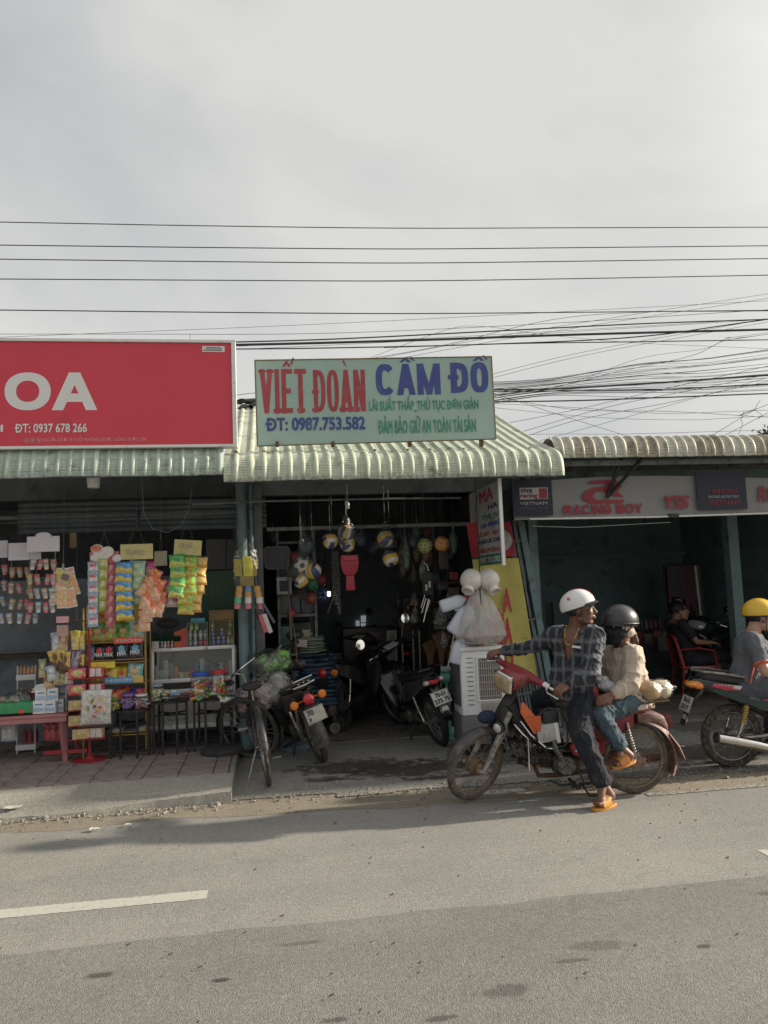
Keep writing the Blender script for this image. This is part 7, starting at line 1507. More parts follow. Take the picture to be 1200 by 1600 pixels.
# --- bundles hanging left of the rack
bd = thing('snack_bundle', 'bundles of yellow, brown and silver snack bags hanging beside the red rack', 'snack bags', at(105, 1080, 8.0)); string(bd, at(120, 975, 8.), V((at(120, 975, 8.).x, 8.0, 2.6)))
g = MB(); g.tube([at(100, 972, 8.), at(135, 970, 8.)], .008, 6); g.build('rail', m_rust, bd)
cc_ = [((.30, .35, .42), (.5, .5, .5)), ((.32, .16, .07), (.5, .35, .2)), ((.62, .48, .06), (.6, .5, .2)), ((.50, .32, .03), (.12, .06, .03)), ((.12, .08, .16), (.3, .28, .35)), ((.20, .24, .10), (.4, .35, .2)), ((.55, .30, .10), (.6, .5, .4))]
for i, (px, py, w_, h, an, c) in enumerate(((87, 988, 15, 28, .1, 0), (101, 987, 15, 27, -.1, 1), (115, 985, 10, 27, .1, 2), (121, 985, 9, 28, -.1, 2), (128, 986, 9, 27, 0, 2), (82, 1016, 15, 30, .25, 3), (95, 1014, 14, 32, .15, 3), (104, 1018, 13, 30, 0, 3), (114, 1012, 14, 32, .1, 4), (124, 1012, 12, 30, -.15, 4), (127, 1022, 10, 22, 0, 3), (78, 1040, 14, 22, .2, 0), (90, 1046, 12, 22, 0, 5), (98, 1050, 10, 18, .1, 5), (108, 1042, 12, 24, 0, 6), (66, 1030, 10, 26, 0, 5), (75, 1052, 14, 22, .1, 1), (110, 1060, 12, 20, 0, 4))):
 packet('h'+str(c), w_*s1, h*s1, .04, [cc_[c][0], cc_[c][1]], 2, bd, at(px, py, 8.0-.012*(i % 4)), (-.1, -an, U_(-.3, .3)), 'snack_bag')
# --- red rotating rack of small boxes
RY = 7.98; rr_ = thing('red_box_stand', 'red metal stand with five tiers of small picture boxes', 'display stand', at(140, 1178, RY)); cx = at(140, 1100, RY).x
m_redm = mat('red_painted_steel', (.36, .03, .04), .45, var=.2, dirt=.2)
g = MB(); g.cyl((cx, RY, .12), (cx, RY, at(140, 968, RY).z), .014, n=10); g.build('pole', m_redm, rr_); g = MB(); g.lathe([(.17, 0), (.17, .01), (.05, .02), (.02, .05)], (cx, RY, .12), n=28); g.build('base', m_redm, rr_)
g = MB(); g.bb(cx-.42, cx-.02, RY-.02, RY+.02, .20, .235); g.build('side_foot', m_redm, rr_)
m_bA, m_bB, m_bW = pmat((.50, .36, .18)), pmat((.52, .06, .09)), cmat((.58, .55, .52))
for j, py in enumerate((1048, 1073, 1097, 1121, 1142)):
 z = at(140, py+9, RY).z; g = MB(); g.bb(cx-.19, cx+.17, RY-.10, RY+.10, z-.012, z-.006); g.build('tier', m_redm, rr_)
 for i, (dx, dy, rz) in enumerate(((-.105, -.05, .25), (.075, -.03, -.15), (-.10, .05, .1))):
  if i == 2 and j > 1: continue
  if j == 4 and i == 0: dx = -.07
  g = MB(); M = Mx.Translation((cx+dx, RY+dy, z+.043)) @ Mx.Rotation(rz, 4, 'Z'); g.box((0, 0, 0), (.155 if i == 0 else .13, .07, .092), M=M); b = g.build('snack_box', m_bB if j < 2 else m_bA, None, bev=.002, label=f'{"red" if j < 2 else "brown"} picture box, {["front left", "right", "rear left"][i]} on the {ORD[j]} tier of the red stand', cat='box', group='boxes on the red stand')
  g = MB(); hw = .055 if i == 0 else .045
  if i == 0: g.ell((0, -.036, .002), (hw, .0015, .032), 14, 6, None); pm = pmat((.48, .42, .16))
  else:
   for q in (-.028, .028): g.box((q, -.036, 0), (.045, .002, .075))
   pm = m_bW
  g.T = None; g.v = [M @ p for p in g.v]; g.build('box_print', pm, b)
# --- clear bag with printed goods in front of the stand
pb = thing('hanging_goods_bag', 'clear bag of red and white printed packs hanging by the red stand', 'goods bag', at(150, 1127, 7.72)); string(pb, at(152, 1078, 7.72), at(152, 1030, 7.8)); sB = PM(7.72)
packet('wp', 42*sB, 48*sB, .06, [(.58, .56, .54), (.60, .52, .50)], 0, pb, at(151, 1078, 7.72), (0, .03, .1), 'inner_pack')
for i in range(26):
 x, y = U_(137, 166), U_(1086, 1120); g = MB(); g.box(at(x, y, 7.68), (U_(.012, .03), .002, U_(.010, .025)), r=(0, U_(-1, 1), 0)); g.build('print', cmat(rnd.choice([(.58, .06, .08), (.2, .35, .1), (.6, .3, .35), (.55, .4, .1), (.1, .3, .35)])), pb)
packet('wrapc', 46*sB, 52*sB, .07, [(.6, .6, .6)], 3, pb, at(151, 1077, 7.71), (0, .03, .1), 'clear_bag').data.materials[0] = m_film
# --- pink plastic table and what stands on it
m_pinkt = mat('faded_pink_plastic', (.46, .20, .21), .5, var=.15, sc=4, dirt=.25, dcol=(.30, .17, .16)); TZ = at(60, 1117, 7.95).z; TX1 = at(108, 1117, 8.0).x
tb = thing('plastic_table', 'faded pink plastic table at the left edge carrying medicine boxes', 'table', (TX1-.5, 8.2, .12))
g = MB(); g.bb(TX1-1.15, TX1, 7.93, 8.50, TZ-.03, TZ); g.build('table_top', m_pinkt, tb, bev=.01)
g = MB(); g.bb(TX1-1.14, TX1-.01, 7.94, 7.955, TZ-.075, TZ-.031); g.bb(TX1-.025, TX1-.008, 7.96, 8.49, TZ-.075, TZ-.031); g.build('apron', m_pinkt, tb)
for sx, sy in ((TX1-.06, 8.0), (TX1-.06, 8.44), (TX1-1.08, 8.0), (TX1-1.08, 8.44), (TX1-.62, 8.44)):
 if sx == TX1-.62: continue
 g = MB(); g.tube([(sx, sy, TZ-.03), (sx+(.03 if sx > TX1-.5 else -.03), sy+(-.03 if sy < 8.2 else .03), .12)], [.055, .03], 4, flat=.8); g.build('leg', m_pinkt, tb)
def crate(px0, px1, py0, py1, Y, dep, m, name, label, cat, group=None, rz=0, zb=None, txt=None, tm=None, band=None):
 a, b_ = at(px0, py1, Y), at(px1, py1, Y); h = (py1-py0)*PM(Y); z0 = a.z if zb is None else zb; M = Mx.Translation(((a.x+b_.x)/2, Y+dep/2, z0+h/2)) @ Mx.Rotation(rz, 4, 'Z'); g = MB(); g.box((0, 0, 0), (b_.x-a.x, dep, h), M=M); o = g.build(name, m, bev=.0025, label=label, cat=cat, group=group); w_ = b_.x-a.x
 if band:
  g = MB(); g.box((0, -dep/2-.001, -h*.18), (w_*.86, .002, h*.3), M=M); g.build('print_band', band, o)
  g = MB(); g.box((0, -dep/2-.001, h*.22), (w_*.6, .002, h*.12), M=M); g.build('print_band', cmat((.10, .25, .42)), o)
 if txt: lettering(txt, M @ V((-w_*.38, -dep/2-.001, -h*.12)), M.to_3x3() @ UX, UZ, w_*.76, h*.3, tm or m_signwhite, o, .02)
 return o
m_med = cmat((.60, .61, .62), 'white_medicine_carton'); m_medb = cmat((.30, .42, .55), 'pale_blue_print')
for i, (a, b_, c, d, Y) in enumerate(((51, 70, 1098, 1116, 7.96), (69, 87, 1098, 1115, 7.97), (85, 98, 1095, 1114, 8.05), (54, 71, 1080, 1098, 7.98), (73, 90, 1078, 1097, 8.0), (87, 104, 1062, 1078, 8.2), (90, 106, 1078, 1112, 8.15))):
 crate(a, b_, c, d, Y, .10, m_med, 'medicine_box', ['front left white medicine box on the pink table', 'second white medicine box from the left in the front row on the pink table', 'white medicine box turned sideways at the right of the front row', 'upper left white medicine box stacked on the front row', 'upper white box with a small code panel stacked on the front row', 'topmost pale blue striped medicine box behind the stacks', 'tall grey blue carton behind the medicine boxes at the table edge'][i], 'box', 'medicine boxes on the pink table', rz=U_(-.15, .15), band=m_medb)
for k in range(4): g = MB(); p = at(62+2*k, 1078-3*k, 8.02); g.box(p, (.13, .08, .012), r=(0, U_(-.1, .1)-.15, U_(-.2, .2))); g.build('leaflet_pack', m_med, label=f'thin white leaflet pack, {ORD[k]} from the bottom of the small fanned stack', cat='packet', group='fanned stack of leaflet packs')
gc = crate(-25, 50, 1103, 1118, 7.95, .2, cmat((.04, .24, .10)), 'green_carton', 'low green open carton with orange oval at the left end of the pink table', 'carton')
g = MB(); g.ell(at(33, 1112, 7.944), (.033, .003, .02), 16, 6); g.build('orange_oval', m_orange, gc)
g = MB(); chain(g, at(13, 1105, 7.99), .012, at(24, 1102, 7.99), .016, at(36, 1098, 7.99), .012); g.build('blue_bottle', cmat((.08, .40, .48)), label='turquoise bottle lying across the green carton', cat='bottle')
for i in range(7): g = MB(); p = at(-4+8*i, 1096-(i % 2)*3, 8.1); g.ell(p, (.035, .03, .03), 10, 8); g.build('blister_pack', cmat(rnd.choice([(.12, .25, .15), (.5, .5, .48), (.35, .25, .2)])), label=f'small wrapped item, {ORD[i]} from the left behind the green carton', cat='package', group='small wrapped items behind the green carton')
for i, (px, py, r_) in enumerate(((18, 1094, .09), (32, 1090, .10), (44, 1092, .08), (46, 1106, .05))):
 g = MB(); g.ell(at(px, py, 8.15), (r_, r_*.8, r_*.8), 14, 8); blob(g, 'clear_bag', m_clear, .008, None, 2, .02, 14., label=f'crumpled clear plastic bag, {ORD[i]} from the left on the pink table', cat='plastic bag', group='clear bags on the pink table', seed=i)
for i, px in enumerate((33, 41, 47, 52)): g = MB(); p = at(px, 1085, 8.25); g.lathe([(.015, -.06), (.016, .02), (.006, .04), (.007, .06), (0, .06)], p, n=10); g.build('small_bottle', cmat(((.35, .42, .12), (.42, .1, .1), (.4, .08, .1), (.45, .12, .12))[i]), label=f'{["green", "red", "dark red", "red"][i]} topped small bottle, {ORD[i]} from the left behind the bags', cat='bottle', group='small bottles behind the clear bags')
# narrow white stand behind the table
ws = thing('white_wire_stand', 'narrow white stand with bottles standing behind the pink table', 'display stand', at(42, 1170, 8.55));
x0, x1 = at(27, 1100, 8.55).x, at(58, 1100, 8.55).x
for z in (.16, at(40, 1062, 8.55).z): g = MB(); g.bb(x0, x1, 8.5, 8.75, z, z+.055); g.build('tray', m_whiteplastic, ws, bev=.003)
for x in (x0+.01, x1-.01): g = MB(); g.cyl((x, 8.52, .12), (x, 8.52, at(40, 1040, 8.55).z), .007, n=6); g.build('post', m_whiteplastic, ws)
for i in range(5): p = V((x0+.03+.038*i, 8.56, at(40, 1062, 8.55).z+.06)); g = MB(); g.lathe([(.016, 0), (.018, .05), (.008, .07), (.008, .085), (0, .085)], p, n=10); g.build('small_bottle', cmat((.55, .30, .16)), label=f'orange labelled small bottle, {ORD[i]} from the left on the white stand', cat='bottle', group='bottles on the white stand')
for i in range(3): p = V((x0+.06+.055*i, 8.6, .215)); g = MB(); g.lathe([(.024, 0), (.026, .10), (.012, .13), (.012, .15), (0, .15)], p, n=10); g.build('small_bottle', cmat((.30, .05, .07)), label=f'dark red bottle, {ORD[i]} from the left at the bottom of the white stand', cat='bottle', group='dark red bottles on the white stand')
for i, (px, c) in enumerate(((8, (.4, .4, .42)), (18, (.5, .5, .5)), (75, (.34, .05, .05)), (86, (.34, .06, .05)), (96, (.3, .05, .05)))): packet('low'+str(i), .10, .19, .05, [c, tuple(min(.6, q*1.6) for q in c)], 1, None, at(px, 1127, 8.3), (0, U_(-.1, .1), .2), 'wrapped_bundle', label=f'{["grey", "pale", "dark red", "red", "dark red"][i]} wrapped bundle, {ORD[i]} from the left under the pink table', cat='bundle', group='bundles under the pink table')
g = MB()
for k in range(9): x = at(52+4.5*k, 1000, 9.6).x; g.bb(x-.012, x+.012, 9.55, 9.58, .9, 1.42)
o = g.build('stacked_blue_chairs', mat('dark_blue_plastic', (.02, .06, .12), .4), label='dark blue slatted plastic stack deep behind the cup racks', cat='plastic goods', kind='stuff')
# --- black half-round stools
def stool(label, px0, px1, pyt, Yf, pyb):
 a, b_ = at(px0, pyt, Yf), at(px1, pyt, Yf); cx, w_ = (a.x+b_.x)/2, (b_.x-a.x)/2; z = a.z; t = thing('metal_stool', label, 'stool', (cx, Yf+.15, .12), group='black metal stools in front of the rack and case'); D = .34
 g = MB(); pts = [(w_*math.cos(q), -.10*math.sin(q)*1.0) for q in [PI*k/14 for k in range(15)]]+[(-w_, D-.1), (w_, D-.1)]
 lo = [V((cx+p[0], Yf+.1+p[1], z-.018)) for p in pts]; g.loft([lo, [p+V((0, 0, .018)) for p in lo]]); g.build('stool_top', m_vinyl, t)
 for x, y in ((-w_*.92, .06), (-w_*.35, -.02), (w_*.45, -.02), (w_*.94, .06), (-w_*.8, D-.04), (w_*.8, D-.04)):
  g = MB(); g.bb(cx+x-.011, cx+x+.011, Yf+y+.04, Yf+y+.062, .124, z-.018); g.build('leg', m_blackmetal, t)
 for zz in (.18, z-.14):
  for (p, q) in (((-w_*.92, .11), (w_*.8, D)), ((w_*.94, .11), (-w_*.8, D)), ((-w_*.92, .11), (w_*.94, .11))): g = MB(); g.tube([(cx+p[0], Yf+p[1], zz), (cx+q[0], Yf+q[1], zz)], .008, 5); g.build('cross_bar', m_blackmetal, t)
 return z
z1 = stool('left black metal stool holding jars in front of the chips rack', 166, 231, 1113, 7.86, 1178); z2 = stool('middle black metal stool holding a basket before the glass case', 235, 291, 1099, 7.92, 1172); z3 = stool('right black metal stool holding two big candy jars before the glass case', 299, 364, 1096, 7.92, 1168)
def jar(px, z, Y, r_, h, lidm, fill, name, label, sq=False, group=None):
 c = at(px, 1090, Y); c.z = z; t = thing(name, label, 'jar', c, group=group); n = 4 if sq else 20; k = 1.25 if sq else 1
 g = MB(); g.lathe([(r_*.92*k, 0), (r_*k, .01), (r_*k, h*.80), (r_*.82*k, h*.88)], c, n=n if not sq else 20); g.build('clear_wall', m_clearjar, t)
 g = MB(); g.lathe([(r_*.84, h*.88), (r_*.86, h*.89), (r_*.86, h*.985), (r_*.82, h), (0, h)], c, n=20); g.build('lid', lidm, t, bev=0)
 rr = random.Random(px); g = MB(); ms = [cmat(q) for q in fill]
 for i in range(70):
  a, q = rr.uniform(0, 2*PI), rr.uniform(.2, .9)**.5*r_*.82; p = c+V((q*math.cos(a), q*math.sin(a), rr.uniform(.012, h*.68))); g.m = rr.randrange(len(ms)); d = V((rr.uniform(-1, 1), rr.uniform(-1, 1), rr.uniform(-.4, .4))).normalized()*r_*.28; cap(g, p-d, .011*r_/.06, p+d, .009*r_/.06, 5)
 o = g.build('sweets', ms, t); o['kind'] = 'stuff'; return t
candy = [(.55, .14, .04), (.12, .42, .06), (.55, .10, .18), (.60, .30, .05), (.15, .12, .35), (.6, .58, .5)]
m_blid, m_rlid, m_plid = cmat((.03, .09, .45)), cmat((.55, .03, .05)), cmat((.25, .12, .42))
jar(313, z3, 8.02, .095, .27, m_blid, candy, 'candy_jar', 'big clear jar with blue lid full of orange and green sweets'); jar(342, z3, 8.03, .08, .28, m_rlid, [(.6, .58, .55), (.58, .14, .08), (.15, .4, .1)], 'candy_jar', 'clear jar with red lid half full of red and white sweets')
jar(199, z1, 7.97, .06, .15, m_plid, [(.22, .10, .35), (.3, .2, .4)], 'candy_jar', 'small jar with purple lid on the left stool'); jar(221, z1, 7.98, .068, .14, m_whiteplastic, [(.5, .45, .42), (.35, .12, .2), (.1, .3, .3)], 'candy_jar', 'squat clear jar of mixed sweets at the right of the left stool')
jar(179, z1, 7.98, .055, .11, cmat((.10, .30, .08)), [(.5, .42, .08), (.3, .35, .2)], 'candy_jar', 'small jar with green lid at the left of the left stool'); jar(246, z2, 8.02, .06, .17, cmat((.25, .30, .42)), [(.5, .5, .42), (.35, .42, .15)], 'candy_jar', 'clear jar with dull blue lid on the middle stool')
for i, (px, c) in enumerate(((348, (.1, .4, .12)), (356, (.5, .5, .45)), (361, (.08, .36, .1)))): packet('sm'+str(i), .055, .05, .02, [c, (.6, .55, .5)], 1, None, at(px, 1089, 7.93), (-.4, 0, 0), 'candy_packet', label=f'{["green", "white", "small green"][i]} candy packet at the front edge of the right stool', cat='candy packet')
bk = thing('wire_basket', 'low dark wire basket of combs and glasses on the middle stool', 'basket', (at(274, 1095, 7.97).x, 7.97, z2)); c = V((at(274, 1095, 7.97).x, 8.0, z2))
g = MB()
for zz in (.004, .03, .06): pts = [c+V((a, b_, zz)) for a, b_ in ((-.13, -.08), (.13, -.08), (.15, .08), (-.15, .08), (-.13, -.08))]; g.tube(pts, .004, 4)
for k in range(12): g.tube([c+V((-.13+.024*k, -.08, .0)), c+V((-.13+.024*k, -.08, .06))], .003, 4)
g.build('wire_frame', m_blackmetal, bk)
for i in range(9): g = MB(); p = c+V((U_(-.1, .1), U_(-.04, .04), U_(.03, .08))); g.box(p, (.10, .02, .012), r=(U_(-.3, .3), U_(-.5, .3), U_(-.6, .6))); g.build('comb', cmat(rnd.choice([(.03, .03, .04), (.1, .35, .5), (.5, .48, .45), (.3, .06, .05)])), bk)
for i, (px, py, c_) in enumerate(((262, 1080, (.45, .48, .18)), (272, 1078, (.5, .5, .5)))): packet('hb'+str(i), .06, .09, .03, [c_, (.6, .6, .58)], 1, bk, at(px, py, 8.02), (0, .2, 0), 'hair_clip_pack')
for i, (px, c_) in enumerate(((184, (.55, .42, .08)), (197, (.12, .4, .1)), (210, (.1, .08, .4)), (220, (.55, .1, .1)))): g = MB(); p = at(px, 1090, 8.1); g.box((p.x, p.y, z1+.18), (.055, .04, .06), r=(0, U_(-.3, .3), U_(-.3, .3)));
# --- aluminium and glass display case
CYf = 8.36; X0, X1 = at(236, 1080, CYf).x, at(368, 1080, CYf).x; ZT, ZM, ZL, ZB = at(300, 1016, CYf).z, at(300, 1062, CYf).z, at(300, 1079, CYf).z, at(300, 1138, CYf).z
dc = thing('display_case', 'white framed glass display case holding stacks of small packs', 'display case', ((X0+X1)/2, CYf, .12)); D = .42
m_alw = mat('white_aluminium', (.82, .82, .81), .4, metal=.2, var=.1, dirt=.2); m_panel = mat('beige_case_panel', (.62, .59, .56), .55, var=.12, sc=3, dirt=.2)
for a in ((X0, X1, CYf, CYf+.035, ZT, ZT+.035), (X0+.03, X1-.03, CYf-.01, CYf+.03, ZM-.02, ZM+.02), (X0+.03, X1-.03, CYf-.012, CYf+.03, ZL-.02, ZL+.022), (X0, X1, CYf, CYf+.035, ZB, ZB+.045), (X0, X0+.03, CYf+.0, CYf+.035, ZB+.047, ZT-.001), (X1-.03, X1, CYf, CYf+.035, ZB+.047, ZT-.001), (X0, X0+.03, CYf+D, CYf+D+.03, ZB, ZT), (X1-.03, X1, CYf+D, CYf+D+.03, ZB, ZT)): g = MB(); g.bb(*a); g.build('frame_bar', m_alw, dc, bev=.003)
g = MB(); g.bb(X0+.03, X1-.03, CYf+.012, CYf+.016, ZM+.02, ZT); g.build('glass_pane', m_glass, dc); g = MB(); g.bb(X0, X1, CYf+.0355, CYf+D, ZT+.015, ZT+.03); g.build('top_panel', m_glass, dc)
g = MB(); g.bb(X0+.03, X1-.03, CYf+.012, CYf+.02, ZB+.045, ZL-.02); g.build('front_panel', m_panel, dc); g = MB(); g.bb(X0+.03, X1-.03, CYf+D, CYf+D+.01, ZB, ZT); g.build('back_panel', m_panel, dc); g = MB(); g.bb(X0+.03, X1-.03, CYf+.036, CYf+D, ZM-.03, ZM-.018); g.build('inner_shelf', m_panel, dc)
for x in (X0+.002, X1-.012): g = MB(); g.bb(x, x+.01, CYf+.036, CYf+D, ZB, ZM-.02); g.build('side_panel', m_panel, dc)
g = MB(); g.bb(X0+.05, X1-.05, CYf+.008, CYf+.0115, ZB+.06, ZB+.15); g.build('notice_strip', cmat((.46, .44, .41)), dc); lettering('THUỐC LÁ', (X0+.16, CYf+.0075, ZB+.085), UX, UZ, (X1-X0)*.22, .035, m_ink, dc)
for x in (X0+.08, X1-.08):
 for y in (CYf+.06, CYf+D-.05): g = MB(); g.cyl((x, y, .12), (x, y, ZB), .022, n=8); g.build('foot', m_blackmetal, dc)
ncase = 0
for i, (px, n_, c) in enumerate(((246, 8, (.42, .38, .37)), (254, 5, (.35, .42, .40)), (260, 11, (.45, .43, .38)), (268, 9, (.26, .27, .28)), (276, 7, (.48, .26, .12)), (284, 3, (.50, .46, .40)), (292, 3, (.42, .36, .22)), (300, 5, (.42, .12, .13)), (308, 9, (.16, .22, .30)), (316, 11, (.46, .44, .38)), (323, 9, (.20, .24, .26)), (331, 7, (.24, .26, .26)), (338, 6, (.12, .26, .18)), (346, 8, (.46, .43, .42)), (354, 8, (.38, .20, .20)), (361, 9, (.46, .40, .38)))):
 x = at(px, 1050, CYf+.14).x; t = thing('pack_stack', f'{ORD[i]} stack of small flat packs from the left inside the display case', 'pack stack', (x, CYf+.14, ZM-.018), group='stacks of small packs in the display case')
 g = MB(); g.box((0, 0, .0075), (.050, .085, .0145)); o = g.build('pack', pmat(c), t, local=True, bev=.001)
 for k in range(1, n_+3): inst(o, (U_(-.003, .003), U_(-.004, .004), .0158*k), t, rot=(0, 0, U_(-.08, .08)))
# on top of the case
def bottle_mesh(body, capc, r_=.020, h=.075): g = MB(); g.lathe([(r_*.95, 0), (r_, .004), (r_, h*.68), (r_*.6, h*.78)], n=12); g.m = 1; g.lathe([(r_*.72, h*.76), (r_*.72, h), (0, h)], n=12); g.m = 2; g.lathe([(r_*1.02, h*.15), (r_*1.02, h*.55)], n=12, caps=False); return g.build('bottle', [cmat(body), cmat(capc), cmat(tuple(min(.6, q*1.3+.1) for q in body))], None, local=True)
def minicase(label, px0, px1, py0, Y, rows, mt, top=None):
 x0, x1 = at(px0, 1000, Y).x, at(px1, 1000, Y).x; z0, z1_ = ZT+.036, at((px0+px1)/2, py0, Y).z; t = thing('small_cabinet', label, 'cabinet', ((x0+x1)/2, Y, z0))
 for a in ((x0, x0+.01, Y, Y+.16, z0, z1_), (x1-.01, x1, Y, Y+.16, z0, z1_), (x0, x1, Y+.15, Y+.16, z0, z1_), (x0, x1, Y, Y+.16, z1_, z1_+.01), (x0+.01, x1-.01, Y, Y+.15, z0, z0+.006)): g = MB(); g.bb(*a); g.build('cabinet_board', mt, t)
 n_ = len(rows)
 for j, row in enumerate(rows):
  zz = z0+.008+(z1_-z0-.0)*(n_-1-j)/n_
  if j < n_-1: g = MB(); g.bb(x0+.01, x1-.01, Y+.005, Y+.149, zz-.006, zz-.001); g.build('cabinet_shelf', m_glass, t)
  for i, (fx, b_, cp) in enumerate(row):
   o = bottle_mesh(b_, cp, .019, .078); o.location = (x0+(x1-x0)*fx, Y+.04, zz+.001); tag(o, f'little bottle, {ORD[i]} from left, {ORD[j]} row of the {label.split(" holding")[0]}', 'bottle', 'little bottles on top of the display case')
 g = MB(); g.bb(x0+.01, x1-.01, Y+.001, Y+.004, z0+.007, z1_-.001); g.build('glass_pane', m_glass, t); return x0, x1, z1_
Wc, Bc, Rc_, Gc = (.60, .60, .58), (.05, .12, .35), (.50, .05, .08), (.10, .32, .12)
a = minicase('teal framed small cabinet holding bottles', 292, 325, 974, 8.39, [[(.2, (.35, .42, .1), (.4, .5, .1)), (.45, (.3, .42, .1), (.4, .5, .1))], [(.14, (.35, .33, .3), Wc), (.38, (.4, .4, .38), Wc), (.64, (.42, .4, .38), Wc), (.87, (.35, .34, .33), Wc)], [(.14, (.25, .22, .2), Wc), (.38, (.3, .4, .4), Wc), (.64, Rc_, Wc), (.87, Rc_, Wc)]], mat('teal_cabinet', (.12, .26, .28), .5))
b2 = minicase('tan topped small cabinet holding bottles', 327, 366, 970, 8.39, [[(.12, (.2, .3, .1), (.3, .4, .15)), (.86, Gc, Wc)], [(.13, Bc, Wc), (.50, Bc, Wc), (.82, (.2, .28, .16), (.25, .3, .2))], [(.15, Bc, Wc), (.36, Bc, Wc), (.56, Bc, Wc), (.76, (.25, .3, .2), (.3, .35, .25)), (.92, (.22, .28, .2), (.3, .35, .25))]], m_wood2)
g = MB(); g.bb(b2[0], b2[1], 8.39, 8.53, b2[2]+.012, b2[2]+.115); g.build('wooden_box', m_wood2, bev=.003, label='light brown wooden box on top of the tan topped cabinet', cat='box')
g = MB(); g.bb(a[0]+.04, a[1]-.03, 8.41, 8.51, a[2]+.012, a[2]+.055); g.build('blue_box', cmat((.08, .33, .45)), bev=.002, label='flat light blue box lying on the teal framed cabinet', cat='box')
ob = thing('orange_holder', 'orange countertop holder with sloped sides at the centre of the case top', 'holder', (at(283, 1010, 8.39).x, 8.39, ZT+.036)); x0, x1 = at(272, 1000, 8.39).x, at(291.5, 1000, 8.39).x; z0 = ZT+.037
g = MB(); w_ = x1-x0; g.prism([(0, 0), (w_, 0), (w_, .20), (w_*.75, .19), (0, .155), (0, .12), (w_*.5, .12), (w_*.6, .08), (w_*.5, .06), (0, .06)], (x0, 8.39, z0), UX, UZ, .08); g.build('shell', m_orange, ob); g = MB(); g.prism([(w_*.55, 0), (w_*.95, 0), (w_*.95, .17), (w_*.6, .16)], (x0, 8.387, z0), UX, UZ, .003); g.build('red_panel', cmat((.52, .04, .06)), ob)
crate(237, 248, 1003, 1013, 8.39, .06, m_bW, 'striped_box', 'small white striped box at the left end of the case top', 'box', zb=ZT+.036)
for i, px in enumerate((253, 258, 263, 269)): o = bottle_mesh(((.2, .2, .22), (.55, .53, .5), (.4, .1, .1), (.35, .36, .35))[i], Wc, .014, .065); p = at(px, 1010, 8.42); o.location = (p.x, 8.42, ZT+.036); tag(o, f'tiny bottle, {ORD[i]} from the left beside the orange holder', 'bottle', 'tiny bottles beside the orange holder')
# umbrella base
ub = thing('umbrella_base', 'dark round umbrella base with a short pole at the pavement edge', 'umbrella base', (at(346, 1172, 7.95).x, 7.95, .12)); c = V((at(347, 1172, 7.9).x, 7.88, .124))
g = MB(); g.lathe([(.20, 0), (.205, .01), (.205, .045), (.19, .055), (.05, .06)], c, n=36); g.build('disc', mat('dark_grey_plastic', (.045, .045, .048), .6, dirt=.3), ub); g = MB(); g.cyl(c+V((0, 0, .055)), c+V((0, 0, .17)), .024, n=14); g.build('pole', m_blackmetal, ub)
# posters and boards inside the snack shop
m_tea = mat('green_tea_board', (.035, .13, .075), .45, var=.2, sc=2); ts = thing('tea_board', 'dark green tea advertising board behind the hanging bundle', 'board', at(345, 980, 8.78))
g = MB(); a, b_ = at(316, 893, 8.78), at(378, 985, 8.78); g.bb(a.x, b_.x, 8.78, 8.80, b_.z, a.z); g.build('panel', m_tea, ts); mt_ = mat('dim_tea_print', (.10, .20, .10), .5)
for tx, q in (('TEA+', (317, 358, 918, 931)), ('NGƯỜI NHẸ NHÀN', (314, 372, 935, 942)), ('DÁNG TH', (316, 352, 946, 953))): sign(tx, *q, 8.776, mt_, ts, .02)
for i, q in enumerate(((322, 353, 843, 862), (354, 372, 843, 862), (322, 353, 863, 889), (354, 372, 863, 889))):
 g = MB(); a, b_ = at(q[0], q[2], 8.8), at(q[1], q[3], 8.8); g.bb(a.x, b_.x, 8.79, 8.80, b_.z, a.z); g.build('wall_paper_sheet', mat('dim_grey_paper', (.13, .13, .13), .8, var=.2, sc=9), label=f'{["upper left", "upper right", "lower left", "lower right"][i]} grey paper sheet on the wall above the tea board', cat='paper')
vs_ = thing('milk_sign', 'oval milk brand plate in the dark above the display case', 'sign', at(262, 985, 8.9)); g = MB(); c = at(262, 974, 8.9); g.ell(c, (.13, .006, .065), 26, 6); g.build('oval', mat('dim_blue_grey', (.05, .06, .07), .5), vs_); g = MB(); g.torus(c+V((0, -.006, 0)), (0, 1, 0), .12, .004, 30, 5); g.v = [V((p.x, p.y, c.z+(p.z-c.z)*.5)) for p in g.v]; g.build('ring', mat('dim_grey_metal', (.16, .16, .15), .5), vs_); lettering('VINAMILK', c+V((-.09, -.008, -.018)), UX, UZ, .18, .036, MATS['dim_grey_metal'], vs_, .02)
for i in range(9): g = MB(); x = at(240+5.2*i, 1000, 9.1).x; h_ = U_(.10, .2); g.bb(x-.016, x+.016, 9.05, 9.1, ZT, ZT+h_); g.build('dark_bottle', cmat((.02, .09, .045)), label=f'dark green upright pack, {ORD[i]} from the left on the shelf behind the case', cat='pack', group='dark green packs behind the display case')
bs = thing('back_shelf', 'dark back shelf behind the display case and racks', 'shelf', (-1.3, 9.05, .12)); g = MB(); g.bb(-3.5, -.5, 9.0, 9.2, ZT-.03, ZT); g.build('board', m_wood, bs); g = MB(); g.bb(-3.5, -.5, 9.21, 9.23, .12, 1.9); g.build('back_board', m_walldark, bs)
